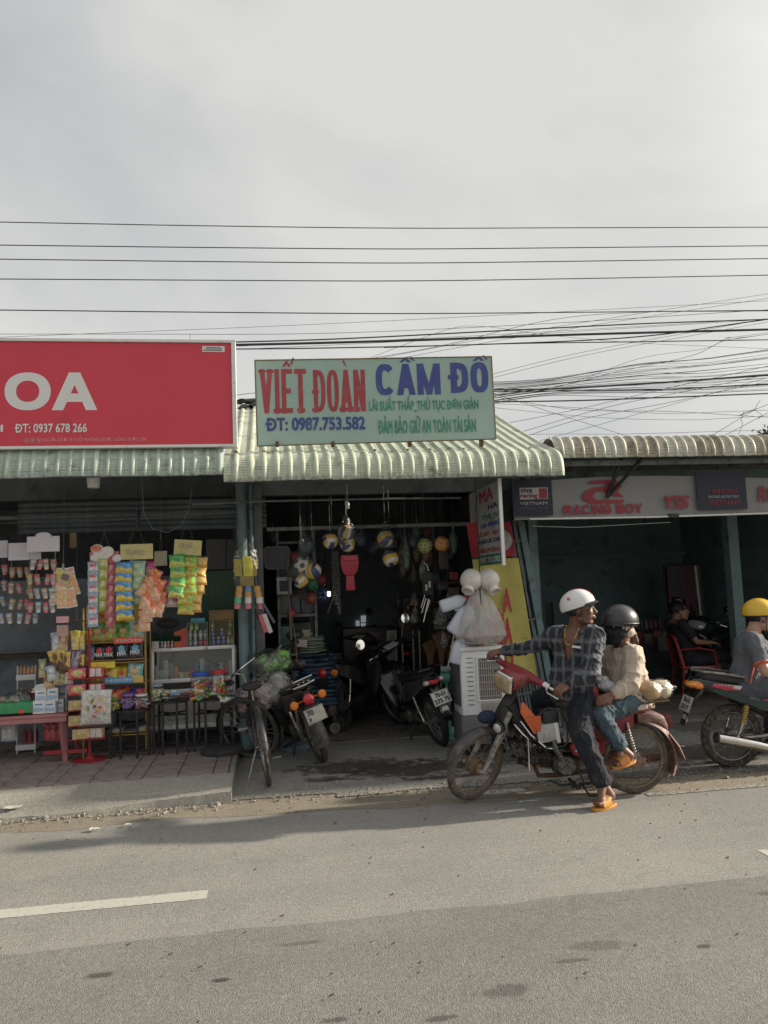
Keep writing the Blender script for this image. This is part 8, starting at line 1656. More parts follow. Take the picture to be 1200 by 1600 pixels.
# --- bundles hung on the posts
hb = thing('sponge_bundle', 'yellow sponge packs in clear film hanging on the teal post', 'bundle', at(384, 915, 7.98)); string(hb, at(384, 860, 7.98), at(384, 800, 8.04))
for i, (px, py, w_, h, c) in enumerate(((372, 874, 12, 26, (.36, .30, .04)), (387, 870, 14, 30, (.62, .55, .05)), (397, 876, 9, 24, (.34, .28, .05)), (386, 900, 20, 16, (.26, .20, .04)))): g = MB(); g.box(at(px, py+h/2, 7.96-.01*(i == 1)), (w_*s1, .05, h*s1), r=(0, U_(-.06, .06), 0)); g.build('sponge', cmat(c, bump=.4, bsc=60), hb, bev=.006)
g = MB(); c = at(384, 888, 7.96); ringloft(g, [(c+V((0, 0, .28)), UX, UY, .02, .02), (c+V((0, 0, .18)), UX, UY, .11, .06), (c, UX, UY, .13, .075), (c+V((0, 0, -.18)), UX, UY, .12, .06)]); blob(g, 'clear_film', m_film, .01, hb, 2, .02, 12.)
tp = thing('ball_tube_pack', 'three striped tubes of blue, white and pink goods hanging below the sponge bundle', 'bundle', at(388, 955, 7.96)); string(tp, at(388, 916, 7.95), at(388, 900, 7.95))
for (px, an) in ((374, .12), (388, 0), (402, -.22)):
 for k, c in enumerate(((.12, .22, .38) if px == 388 else (.45, .25, .08), (.48, .26, .08), (.55, .53, .52) if px != 374 else (.10, .40, .25), (.48, .16, .18))):
  q = at(px+an*-30*k*.3, 920+9*k, 7.95); g = MB(); g.cyl(q+V((0, 0, .03)), q+V((0, 0, -.028)), .036-.003*(k == 3), n=12); g.build('tube_section', cmat(c), tp)
tg = thing('toy_blister_bundle', 'red, black and silver toy blister packs hanging right of the striped tubes', 'toy pack', at(415, 990, 7.95)); string(tg, at(405, 945, 7.95), at(404, 880, 8.1))
for i, (px, py, w_, h, an, c) in enumerate(((408, 962, 10, 34, -.35, (.03, .03, .035)), (412, 974, 9, 28, -.3, (.50, .10, .09)), (418, 974, 8, 30, -.32, (.45, .45, .44)), (420, 958, 5, 34, -.5, (.06, .07, .09)))): g = MB(); g.box(at(px, py, 7.94-.01*i), (w_*s1*.8, .015, h*s1), r=(0, an, 0)); g.build('blister_card', cmat(c), tg, bev=.003)
# ============================================================ GOODS OF THE VARIETY SHOP
def ball(label, px, py, Y, r_, kind='volley', sq=None):
 c = at(px, py, Y); t = thing('ball', label, 'ball', c-V((0, 0, r_)), group='balls hanging under the centre awning'); A, B_, W = cmat((.50, .32, .07)), cmat((.045, .06, .14)), cmat((.52, .50, .46))
 q = Mx.Rotation(U_(0, 6), 4, V((U_(-1, 1), U_(-1, 1), U_(-1, 1))).normalized()); mats = [A, B_, W] if kind == 'volley' else ([W, m_ink] if kind == 'soccer' else [cmat((.30, .32, .14)), cmat((.12, .12, .06))] if kind == 'green' else [cmat((.50, .24, .08)), cmat((.2, .09, .04))])
 groups = {}
 n = 26
 for f in range(6):                                   # a cube pushed out to a sphere, each face in three strips
  ax = f//2; sg = 1 if f % 2 else -1
  for i in range(n):
   for j in range(n):
    def pt(a, b_):
     v = [0, 0, 0]; v[ax] = sg; v[(ax+1) % 3] = a*2/n-1; v[(ax+2) % 3] = b_*2/n-1; return V(v).normalized()
    s3 = min(2, 3*(i if ax != 1 else j)//n)
    if kind == 'volley': k = (s3+f) % 3
    elif kind == 'soccer':
     d = pt(i+.5, j+.5); k = 1 if max(abs(d.dot(V(v_).normalized())) for v_ in ((0, 1, 1.618), (0, 1, -1.618), (1, 1.618, 0), (1, -1.618, 0), (1.618, 0, 1), (1.618, 0, -1))) > .945 else 0
    else: d = pt(i+.5, j+.5); k = 1 if abs(math.sin(d.x*7+d.y*3))*abs(math.cos(d.z*6+d.x*2)) > .72 else 0
    e_ = (i if ax != 1 else j)*3 % n; seam = .985 if (kind == 'volley' and (min(i, j, n-1-i, n-1-j) == 0)) else 1
    groups.setdefault(k, []).append([c+(q @ pt(a, b_))*r_*seam for a, b_ in ((i, j), (i+1, j), (i+1, j+1), (i, j+1))][::sg])
 g = MB()
 for k, qs in groups.items():
  g.m = k
  for p4 in qs: g.add(p4, [(0, 1, 2, 3)])
 o = g.build('ball_skin', mats, t); b = bmesh.new(); b.from_mesh(o.data); bmesh.ops.remove_doubles(b, verts=b.verts, dist=.0003); b.to_mesh(o.data); b.free(); shade(o.data, 60); return t, c
def netbag(t, c, w_, up=.22, m=None):
 g = MB(); ringloft(g, [(c+V((0, 0, up)), UX, UY, .012, .012), (c+V((0, 0, up*.6)), UX, UY, w_*.35, w_*.3), (c+V((0, 0, .02)), UX, UY, w_, w_*.9), (c-V((0, 0, w_*.9)), UX, UY, w_*1.1, w_*.8)], 24, 1); b = blob(g, 'clear_bag', m or m_film, .009, t, 2, .02, 13.); string(t, c+V((0, 0, up)), V((c.x, c.y, 2.75)))
yb_ = 8.15
t, c = ball('scuffed black and white football in a clear bag, left in the doorway', 472, 883, yb_, .085, 'soccer'); netbag(t, c, .13, .28)
for lb, px, py, r_ in (('volleyball hanging right of the bagged football', 489, 892, .088), ('volleyball hanging just below the bagged football', 471, 907, .085), ('volleyball at the left of the cluster of three under the centre awning', 516, 845, .085), ('topmost volleyball of the cluster of three under the centre awning', 541, 833, .088), ('lowest volleyball of the cluster of three under the centre awning', 543, 850, .085), ('upper volleyball of the pair right of the red dustpan', 602, 842, .088), ('lower volleyball of the pair right of the red dustpan', 610, 873, .09)):
 t, c = ball(lb, px, py, yb_+U_(-.03, .06), r_)
 if px in (541, 602): netbag(t, c, .12, .2)
 else: string(t, c+V((0, 0, r_)), V((c.x, c.y, 2.75)))
for lb, px, py, k in (('yellow green patterned play ball hanging near the side sign', 664, 853, 'green'), ('orange patterned play ball hanging beside the green play ball', 690, 850, 'orange')): t, c = ball(lb, px, py, yb_+.1, .085, k); string(t, c+V((0, 0, .08)), V((c.x, c.y, 2.75)))
m_dpan = cmat((.34, .02, .045), 'dark_red_plastic'); dp = thing('dustpan', 'dark red plastic dustpan hanging upside down below the volleyballs', 'dustpan', at(546, 923, 8.2)); z = PM(8.2); o_ = at(546, 865, 8.2)
g = MB(); g.prism([(x*z, -y*z) for x, y in ((-13, 2), (13, 2), (14, 14), (12, 26), (7, 33), (-7, 33), (-12, 26), (-14, 14))][::-1], o_, UX, UZ, .02); g.build('pan', m_dpan, dp, bev=.006); g = MB(); g.prism([(x*z, -y*z) for x, y in ((-6, 33.5), (6, 33.5), (7, 56), (-7, 56))][::-1], o_, UX, UZ, .022); g.build('handle', m_dpan, dp, bev=.005); string(dp, o_, o_+V((0, 0, .35)))
g = MB(); g.bb(o_.x-.07, o_.x+.07, 8.17, 8.178, o_.z-.07, o_.z-.03); g.build('ridge', cmat((.42, .04, .07)), dp)
ch = thing('chain_bundle', 'long bundle of steel chains hanging in the middle of the doorway', 'chains', at(524, 960, 8.3))
for k in range(4):
 x = at(519+3*k, 860, 8.3).x; zt, zb = at(520, 863, 8.3).z, at(520, 940+8*k, 8.3).z; g = MB(); n = int((zt-zb)/.022)
 for i in range(n): g.torus((x+.004*math.sin(i*.9+k), 8.3, zt-.022*i), (0, 1, 0) if i % 2 else (1, 0, 0), .011, .0028, 8, 4)
 g.build('chain', mat('chain_steel', (.34, .33, .30), .45, metal=.6), ch)
g = MB(); g.tube([at(520, 862, 8.3), V((at(520, 862, 8.3).x, 8.3, 2.8))], .004, 4); g.build('string', m_greysteel, ch)
for k, (px, py) in enumerate(((512, 958), (530, 958))): g = MB(); g.tube([at(524, 925, 8.3), at(px, py, 8.3)], .004, 4); g.build('chain_tail', m_wire, ch)
# shelves along the left wall
sf = thing('goods_shelf', 'tall grey shelf crowded with dim goods on the left side of the variety shop', 'shelf', (.2, 9.3, .05)); SX0, SX1 = .08, .52
for zz in (.45, .95, 1.38, 1.78, 2.2): g = MB(); g.bb(SX0, SX1, 8.75, 11.4, zz, zz+.03); g.build('board', m_greysteel, sf)
for y in (8.76, 9.8, 11.38): g = MB(); g.bb(SX1-.03, SX1, y-.015, y+.015, .05, 2.4); g.build('upright', m_greysteel, sf)
g = MB(); g.bb(SX0, SX0+.03, 8.745, 8.775, .05, 2.4); g.build('upright', m_greysteel, sf)
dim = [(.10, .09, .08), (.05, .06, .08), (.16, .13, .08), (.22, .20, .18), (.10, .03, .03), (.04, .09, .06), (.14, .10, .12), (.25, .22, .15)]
cntb = 0
for zi, zz in enumerate((.48, .98, 1.41, 1.81)):
 x = SX0+.03; k = 0
 while x < SX1-.08:
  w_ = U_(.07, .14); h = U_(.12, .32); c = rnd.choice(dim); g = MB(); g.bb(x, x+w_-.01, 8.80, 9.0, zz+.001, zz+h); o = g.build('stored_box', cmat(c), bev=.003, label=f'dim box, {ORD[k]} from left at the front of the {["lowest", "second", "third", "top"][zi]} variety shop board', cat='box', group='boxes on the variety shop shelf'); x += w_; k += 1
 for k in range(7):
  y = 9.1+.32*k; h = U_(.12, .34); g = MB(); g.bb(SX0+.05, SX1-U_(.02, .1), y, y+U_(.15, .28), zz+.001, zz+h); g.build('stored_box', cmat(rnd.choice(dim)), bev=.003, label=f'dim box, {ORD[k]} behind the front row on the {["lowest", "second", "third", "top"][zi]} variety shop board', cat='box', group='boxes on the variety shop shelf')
tr = thing('plastic_tray', 'grey plastic tray with rounded corners hanging at the left of the doorway', 'tray', at(432, 888, 8.55)); a, b_ = at(412, 855, 8.55), at(453, 888, 8.55)
g = MB(); g.tube([(a.x, 8.55, a.z-.03), (a.x+.03, 8.55, a.z), (b_.x-.03, 8.55, a.z), (b_.x, 8.55, a.z-.03), (b_.x-.01, 8.55, b_.z+.03), (b_.x-.04, 8.55, b_.z), (a.x+.04, 8.55, b_.z), (a.x+.01, 8.55, b_.z+.03), (a.x, 8.55, a.z-.03)], .009, 6); g.build('rim', mat('dim_grey_plastic', (.17, .17, .18), .5), tr); g = MB(); g.bb(a.x+.01, b_.x-.01, 8.56, 8.57, b_.z+.005, a.z-.005); g.build('tray_base', mat('dark_grey_plastic2', (.09, .09, .10), .6), tr)
fb = thing('framed_box', 'white edged box with a dark window on the shelf', 'box', at(443, 928, 8.6)); a, b_ = at(432, 902, 8.6), at(456, 928, 8.6); g = MB(); g.bb(a.x, b_.x, 8.6, 8.7, b_.z, a.z); g.build('carton', cmat((.30, .28, .28)), fb, bev=.004); g = MB(); g.bb(a.x+.03, b_.x-.03, 8.597, 8.5995, b_.z+.03, a.z-.04); g.build('window', m_ink, fb)
g = MB(); g.cyl(at(449, 870, 8.45), at(455, 1000, 8.45), .012, n=8); g.build('hanging_pole', mat('dim_pole', (.14, .12, .12), .6), label='dim round pole hanging beside the shelf on the left', cat='pole')
g = MB(); g.tube([at(455, 960, 8.3), at(462, 1000, 8.2), at(464, 1035, 8.1)], .004, 5); g.build('orange_rope', mat('tan_rope', (.30, .17, .08), .8), label='thin tan rope hanging from the shelf to the old motorbike', cat='rope')
for i, (px, py, r_, c, lb) in enumerate(((488, 912, .07, (.03, .16, .07), 'dark green plastic ball half hidden below the volleyballs'), (503, 906, .06, (.18, .02, .03), 'dark red plastic ball half hidden below the volleyballs'), (487, 935, .06, (.22, .06, .03), 'dull orange ball deep in the doorway'), (455, 958, .05, (.30, .03, .03), 'small red object hanging on the pole beside the shelf'), (460, 870, .06, (.18, .02, .03), 'dark red balloon shape left of the football bag'))): g = MB(); g.ell(at(px, py, 8.6), (r_, r_, r_*1.1), 18, 12); g.build('plastic_ball', cmat(c), label=lb, cat='ball')
fn = thing('blue_fan', 'small dark blue round fan hanging near the small glowing box', 'fan', at(504, 945, 8.9)); c = at(504, 930, 8.9); g = MB(); g.torus(c, (0, 1, 0), .08, .006, 24, 5);
for k in range(5): g.ell(c+V((.04*math.cos(k*1.257), 0, .04*math.sin(k*1.257))), (.03, .006, .022), 10, 6)
g.build('blades', cmat((.03, .06, .14)), fn); string(fn, c+V((0, 0, .08)), c+V((0, 0, .9)))
lm = thing('glowing_box', 'small bright white box glowing in the dark doorway', 'lamp', at(514, 933, 8.9)); g = MB(); g.box(at(514, 928, 8.88), (.038, .02, .055)); g.build('glow_body', mat('white_glow', (1., .98, .95), .3, emit=2.2, var=0), lm, bev=.008); string(lm, at(514, 923, 8.9), at(514, 923, 8.9)+V((0, 0, .8)))  # emissive white box for a bright spot of unknown source
# folded cloth / tarpaulin piles
def pile(label, px, pyb, pyt, w_px, Y, cols, n, dep=.45, cat='folded cloth', nm='tarpaulin_pile', mm=None):
 zb, zt = at(px, pyb, Y).z, at(px, pyt, Y).z; w_ = w_px*PM(Y); cx = at(px, pyb, Y).x; t = thing(nm, label, cat, (cx, Y+dep/2, zb)); hh = (zt-zb)/n
 for k in range(n):
  g = MB(); x_ = U_(-.02, .02); kk = U_(.9, 1.05); g.loft([[V((cx+x_+a*kk, Y+dep/2+b_, z)) for a, b_ in superell(w_/2*q, dep/2*q, .45, 28)] for z, q in ((zb+hh*k+.002, .93), (zb+hh*(k+.3), 1), (zb+hh*(k+.7), 1), (zb+hh*(k+.98), .93))])
  for i, p in enumerate(g.v): g.v[i] = p+V((.02*mnoise.noise(p*9), .02*mnoise.noise(p*11), .012*mnoise.noise(V((p.x*5, p.y*5, k)))))
  g.build('folded_sheet', mat('fold_%s_%d' % (nm, k % len(cols)), cols[k % len(cols)], .45, var=.3, sc=9, bump=.4, bsc=20), t)
 return t
pile('pile of pale green folded plastic sheets on top of the blue pile', 486, 1020, 995, 44, 8.7, [(.20, .24, .16), (.15, .20, .14), (.24, .26, .20)], 7, nm='green_sheet_pile')
pile('tall pile of dark blue folded tarpaulins behind the old motorbike', 497, 1105, 1021, 64, 8.7, [(.02, .06, .10), (.03, .08, .13), (.02, .035, .06)], 12, nm='blue_tarpaulin_pile')
g = MB(); p = at(472, 1005, 8.66); g.box(p, (.11, .01, .08), r=(0, .1, 0)); g.build('price_note', cmat((.36, .30, .28)), label='small pale note stuck on the green sheet pile', cat='note')
def gbag(label, px, py, Y, r3, cols, seed, film=m_clear):
 c = at(px, py, Y); t = thing('goods_bag', label, 'goods bag', c-V((0, 0, r3[2]))); rr = random.Random(seed)
 for i in range(9):
  g = MB(); q = c+V((rr.uniform(-.6, .6)*r3[0], rr.uniform(-.7, .2)*r3[1], rr.uniform(-.6, .6)*r3[2])); g.ell(q, (r3[0]*rr.uniform(.25, .45), r3[1]*.35, r3[2]*rr.uniform(.3, .45)), 12, 8); blob(g, 'packed_item', cmat(rr.choice(cols)), .012, t, 2, .02, 12., seed=i)
 g = MB(); g.ell(c, r3, 18, 12); cap(g, c+V((r3[0]*.3, 0, r3[2]*.8)), .04, c+V((r3[0]*.5, 0, r3[2]*1.3)), .015); blob(g, 'clear_film', film, .010, t, 1, .035, 10., seed=seed)
gbag('clear bag of light green goods leaning on the grey post', 424, 1034, 8.0, (.21, .16, .12), [(.16, .34, .08), (.22, .42, .14), (.10, .22, .06)], 1)
gbag('big clear bag of pink and grey goods behind the bicycle', 424, 1076, 7.95, (.22, .18, .20), [(.34, .20, .20), (.5, .10, .12), (.30, .29, .29), (.36, .30, .29)], 2)
gbag('grey clear bag with a pink pack left of the bicycle saddle', 382, 1098, 8.0, (.10, .12, .16), [(.28, .28, .29), (.5, .2, .2), (.22, .22, .23)], 3)
gbag('pale blue plastic bag on the floor under the old motorbike', 462, 1168, 8.2, (.16, .12, .07), [(.10, .14, .20), (.12, .16, .20)], 4, mat('pale_blue_bag', (.13, .17, .22), .4, bump=.4))
# dim cabinets and clutter deep inside
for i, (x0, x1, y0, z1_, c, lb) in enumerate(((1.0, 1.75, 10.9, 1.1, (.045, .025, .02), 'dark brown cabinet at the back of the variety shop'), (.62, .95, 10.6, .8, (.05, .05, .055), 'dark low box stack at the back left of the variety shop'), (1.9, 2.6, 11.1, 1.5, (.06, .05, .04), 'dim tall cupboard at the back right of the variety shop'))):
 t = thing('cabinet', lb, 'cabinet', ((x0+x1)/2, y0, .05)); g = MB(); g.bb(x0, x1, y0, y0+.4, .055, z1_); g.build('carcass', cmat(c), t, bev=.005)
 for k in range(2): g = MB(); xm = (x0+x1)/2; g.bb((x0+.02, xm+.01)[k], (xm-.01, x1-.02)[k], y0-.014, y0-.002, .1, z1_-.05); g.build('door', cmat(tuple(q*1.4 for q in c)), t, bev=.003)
wn = thing('rear_window', 'small grey window panes glimmering at the back of the variety shop', 'window', at(566, 985, 11.88));
for i, (a, b_, c, d) in enumerate(((556, 562, 970, 982), (564, 572, 962, 972), (564, 572, 974, 982))): p, q = at(a, c, 11.86), at(b_, d, 11.86); g = MB(); g.bb(p.x, q.x, 11.86, 11.88, q.z, p.z); g.build('pane', mat('dim_lit_window', (.16, .17, .18), .5, emit=.8, var=.1), wn)
# right wall: brooms, tools, hanging things
def stick(label, p, q, r_, m, nm='stick', cat='pole', group=None): g = MB(); g.tube([p, q], r_, 8); return g.build(nm, m, label=label, cat=cat, group=group)
m_pale = cmat((.30, .27, .22), 'pale_wood_handle'); m_straw = mat('broom_straw', (.20, .115, .055), .9, var=.5, sc=30)
for i, (px, w_, y0, y1) in enumerate(((690, 26, 985, 1038), (705, 30, 995, 1050), (672, 22, 1000, 1045))):
 t = thing('straw_broom', f'{["left", "right", "hindmost"][i]} upturned straw broom fanning behind the black motorbike' , 'broom', at(px, y1+40, 8.9), group='straw brooms in the doorway'); b0 = at(px, y1, 8.9+.1*i); g = MB(); rr = random.Random(i)
 for k in range(150): a = rr.uniform(-1, 1); g.tube([b0+V((a*.02, rr.uniform(-.02, .02), 0)), at(px+a*w_*.25, (y0+y1)/2, 8.9+.1*i), at(px+a*w_*.55+rr.uniform(-1, 1), y0+abs(a)*8+rr.uniform(-2, 3), 8.9+.1*i)], .0022, 3)
 o = g.build('bristles', m_straw, t); o['kind'] = 'stuff'; g = MB(); g.cyl(b0+V((0, 0, .03)), V((b0.x-.05, b0.y, .06)), .012, n=8); g.build('handle', m_pale, t)
for i, px in enumerate((618, 628, 645, 655)): stick(f'pale upright handle, {ORD[i]} from the left behind the black motorbike mirror', at(px, 985, 9.6), at(px+2, 1050, 9.6), .010, m_pale, 'mop_stick', 'stick', 'upright mop sticks')
g = MB(); p, q = at(604, 985, 9.8), at(622, 1045, 9.8); g.bb(p.x, q.x, 9.8, 9.95, q.z, p.z); g.build('tall_box', cmat((.14, .13, .12)), label='dim grey tall box behind the upright tool handles', cat='box', bev=.004)
kn = thing('tool_bundle', 'bundle of shiny long tools hanging in the right of the doorway', 'tools', at(656, 970, 8.4));
for i, (x0, y0, x1, y1, r_) in enumerate(((666, 935, 659, 958, .007), (670, 936, 662, 972, .008), (664, 930, 658, 950, .006), (672, 938, 667, 955, .005))): g = MB(); g.tube([at(x0, y0, 8.4), at(x1, y1, 8.4)], r_, 6); g.build('blade', m_chrome, kn)
for i, (px, py) in enumerate(((666, 918), (671, 913))): g = MB(); g.box(at(px, py, 8.38), (.022, .015, .07)); g.build('tag', cmat((.42, .42, .40)), kn)
g = MB(); g.tube([at(662, 878, 8.4), at(668, 884, 8.4), at(670, 892, 8.4)], .007, 6); g.build('hook', m_chrome, kn); string(kn, at(668, 905, 8.4), at(668, 860, 8.4)); g = MB(); g.bb(at(660, 905, 8.42).x, at(676, 905, 8.42).x, 8.42, 8.46, at(660, 930, 8.42).z, at(660, 895, 8.42).z); g.build('sheath', m_vinyl, kn)
def hangbag(label, px, py0, py1, wpx, Y, m, seed=0, fill=None):
 a, b_ = at(px, py0, Y), at(px, py1, Y); w_ = wpx*PM(Y)/2; H = a.z-b_.z; t = thing('hanging_bag', label, 'bag', b_); g = MB(); c = V((b_.x, Y, 0)); ringloft(g, [(V((a.x, Y, a.z)), UX, UY, w_*.10, w_*.1), (V((a.x, Y, a.z-H*.3)), UX, UY, w_*.45, w_*.3), (V((b_.x, Y, b_.z+H*.25)), UX, UY, w_, w_*.6), (V((b_.x, Y, b_.z)), UX, UY, w_*.7, w_*.4)], 26, 1); blob(g, 'bag_skin', m, .009, t, 2, .02, 14., seed=seed, aniso=(2.0, 2.0, .5)); string(t, a, a+V((0, 0, .3)))
 if fill:
  for i in range(5): g = MB(); g.ell(V((b_.x+U_(-.5, .5)*w_, Y, b_.z+H*U_(.1, .4))), w_*.3, 10, 8); g.build('content', fill, t)
hangbag('dark clear bag hanging beside the shiny tools', 688, 940, 984, 26, 8.5, m_clear, 1, cmat((.10, .10, .09))); hangbag('small clear bag hanging below the dark bag near the brooms', 693, 985, 1012, 14, 8.45, m_clear, 2, cmat((.2, .2, .2)))
hangbag('dim bag of orange goods hanging deep at the right of the doorway', 647, 925, 948, 18, 9.2, m_clear, 3, cmat((.24, .12, .05))); hangbag('dim white bag hanging deep at the right of the doorway', 648, 945, 975, 18, 9.2, m_clear, 4, cmat((.24, .24, .23))); hangbag('large dark grey bag hanging behind the white jerrycans', 700, 925, 968, 22, 8.9, m_clear, 5, cmat((.06, .06, .065)))
for i, (px, py, w_, h, c, lb) in enumerate(((692, 876, 14, 26, (.12, .10, .10), 'dark picture card hanging under the orange play ball'), (708, 900, 13, 12, (.24, .05, .04), 'small red box on the right shelf of the variety shop'), (708, 925, 16, 14, (.12, .09, .07), 'dim brown box on the right shelf of the variety shop'), (690, 915, 14, 12, (.10, .09, .08), 'dim small box on the right shelf beside the red box'), (715, 960, 12, 16, (.10, .08, .07), 'dim box on the lower right shelf of the variety shop'))): g = MB(); g.box(at(px, py, 9.2), (w_*PM(9.2), .08, h*PM(9.2))); g.build('shelf_box', cmat(c), label=lb, cat='box', bev=.003)
rsf = thing('wall_shelf', 'dim wall shelf on the right side of the variety shop', 'shelf', (2.3, 9.3, 1.0))
for py in (909, 938, 975): z = at(700, py, 9.3).z; g = MB(); g.bb(1.95, 2.7, 9.1, 9.5, z-.02, z); g.build('board', m_wood, rsf)
for k in range(16):
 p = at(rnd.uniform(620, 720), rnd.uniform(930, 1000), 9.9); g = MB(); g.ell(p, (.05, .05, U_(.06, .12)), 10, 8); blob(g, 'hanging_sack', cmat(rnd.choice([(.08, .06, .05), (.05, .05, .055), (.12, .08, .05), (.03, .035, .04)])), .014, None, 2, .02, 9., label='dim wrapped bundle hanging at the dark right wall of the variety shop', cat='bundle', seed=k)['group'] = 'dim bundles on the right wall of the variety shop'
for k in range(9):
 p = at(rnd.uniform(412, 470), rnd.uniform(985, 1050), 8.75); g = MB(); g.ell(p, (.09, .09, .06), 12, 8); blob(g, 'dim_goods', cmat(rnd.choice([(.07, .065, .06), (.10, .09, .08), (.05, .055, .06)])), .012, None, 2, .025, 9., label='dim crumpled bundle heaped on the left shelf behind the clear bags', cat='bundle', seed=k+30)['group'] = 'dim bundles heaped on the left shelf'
PROT = []
for i, (c, r3) in enumerate((((.20, .17, .13), (.06, .05, .12)), ((.12, .15, .20), (.08, .06, .09)), ((.28, .27, .25), (.05, .05, .14)), ((.24, .10, .07), (.07, .05, .08)), ((.10, .17, .11), (.05, .05, .15)))):
 g = MB(); g.ell((0, 0, 0), r3, 12, 8); cap(g, (0, 0, r3[2]*.6), .02, (0, 0, r3[2]*1.5), .01); o = blob(g, 'hanging_bundle', cmat(c), .012, None, 2, .03, 9., seed=i); g = MB(); g.tube([(0, 0, r3[2]*2), (0, 0, r3[2]*2+.7)], .003, 3); PROT.append((o, g.build('string', m_greysteel, o, local=True)))
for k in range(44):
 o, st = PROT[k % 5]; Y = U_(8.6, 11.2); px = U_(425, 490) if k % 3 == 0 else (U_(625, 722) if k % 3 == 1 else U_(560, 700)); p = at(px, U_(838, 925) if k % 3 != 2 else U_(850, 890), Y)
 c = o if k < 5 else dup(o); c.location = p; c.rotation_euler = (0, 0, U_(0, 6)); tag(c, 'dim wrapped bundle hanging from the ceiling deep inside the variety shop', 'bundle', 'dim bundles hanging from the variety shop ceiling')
# pots, jerrycans and the big bag over the air cooler
m_pot = mat('cream_ceramic', (.70, .67, .61), .45, var=.1, sc=6, dirt=.12)
for i, (px, py, ax) in enumerate(((736, 907, (-.45, -.5, -.85)), (764, 907, (.30, -.5, -.9)))):
 c = at(px, py, 7.37); g = MB(); g.lathe([(0, -.11), (.05, -.108), (.09, -.075), (.108, -.02), (.105, .03), (.08, .07), (.050, .092), (.048, .115), (.060, .118), (.060, .135), (.050, .136), (.045, .10)], c, ax, 30);
 for k in range(len(g.v)): pass
 t = thing('plastic_pot', f'{["left", "right"][i]} of the two round cream pots hanging mouth down above the big bag', 'pot', c, group='two cream pots above the big bag'); g.build('pot_body', m_pot, t); g = MB(); g.torus(c+V(ax).normalized()*.126, ax, .058, .006, 26, 6); g.build('mouth_rim', m_pot, t); string(t, c, at(750, 882, 7.72), .003)
g = MB(); g.tube([V((at(749, 880, 7.35).x, 7.35, 2.75)), at(749, 880, 7.35), at(750, 925, 7.35), at(752, 945, 7.33)], .006, 6); g.build('black_hook', m_blackmetal, label='thin black hook between the two cream pots', cat='hook')
m_jerry = mat('translucent_white_plastic', (.64, .67, .76), .35, var=.08, sc=4)
def jerry(label, px, py, Y, dirv, L_, r_, cappos=1):
 c = at(px, py, Y); d = V(dirv).normalized(); up = V((0, -1, 0)); x = d.cross(up).normalized(); y = x.cross(d); t = thing('jerrycan', label, 'jerrycan', c, group='white jerrycans with red caps'); g = MB()
 ringloft(g, [(c+d*(-L_/2), x, y, r_*.75, r_*.6), (c+d*(-L_*.44), x, y, r_, r_*.8), (c+d*(L_*.22), x, y, r_, r_*.8), (c+d*(L_*.38), x, y, r_*.7, r_*.6), (c+d*(L_*.46), x, y, r_*.34, r_*.34), (c+d*(L_*.5), x, y, r_*.32, r_*.32)], 20, .75); g.build('can_body', m_jerry, t, ang=50)
 g = MB(); g.tube([c+d*L_*.30+x*r_*.5, c+d*L_*.22+x*r_*1.25, c-d*L_*.02+x*r_*1.15], .012, 8); g.build('handle', m_jerry, t); g = MB(); e = c+d*L_*.5; g.cyl(e, e+d*.035, r_*.38, n=12); g.build('red_cap', cmat((.50, .04, .05)), t)
jerry('white jerrycan lying almost level, uppermost left of the big bag', 708, 942, 7.50, (1, 0, .28), .27, .065); jerry('white jerrycan tilted against the left side of the big bag', 722, 968, 7.48, (.75, 0, 1), .34, .085); jerry('white jerrycan hanging lowest, just above the mint fan', 716, 1017, 7.50, (.30, 0, 1), .26, .068); jerry('white jerrycan peeking out behind the big bag near the left pot', 737, 932, 7.55, (.5, 0, -1), .20, .055)
m_bagg = mat('grey_translucent_bag', (.62, .61, .58), .42, var=.15, sc=7, bump=.2, bsc=12, alpha=.5)
bb_ = thing('big_plastic_bag', 'big grey translucent bag of goods resting on the white air cooler', 'plastic bag', at(752, 1005, 7.45)); c0 = at(749, 925, 7.40)
g = MB(); ringloft(g, [(c0+V((0, 0, .06)), UX, UY, .018, .018), (c0, UX, UY, .075, .05), (at(750, 950, 7.42), UX, UY, .165, .10), (at(750, 975, 7.44), UX, UY, .235, .14), (at(751, 993, 7.46), UX, UY, .26, .16), (at(751, 1004, 7.46), UX, UY, .20, .13)], 30, .9)
blob(g, 'bag_skin', m_bagg, .008, bb_, 2, .016, 7., seed=4, aniso=(3.4, 3.4, .28))
for i in range(13): g = MB(); p = at(U_(728, 776), U_(965, 998), 7.50); g.ell(p, (U_(.04, .07), .04, U_(.05, .08)), 14, 8); g.build('packed_item', cmat(rnd.choice([(.40, .38, .37), (.46, .43, .42), (.34, .33, .32), (.42, .22, .22)])), bb_)
for i, (px, py) in enumerate(((766, 982), (774, 980), (744, 996), (775, 1001))): g = MB(); g.ell(at(px, py, 7.36), (.018, .012, .014), 10, 6); g.build('red_cap', cmat((.45, .08, .08)), bb_)
stick('pale stick leaning between the jerrycans and the fan', at(710, 990, 7.7), at(700, 1042, 7.7), .008, cmat((.45, .42, .38)), 'stick', 'stick')
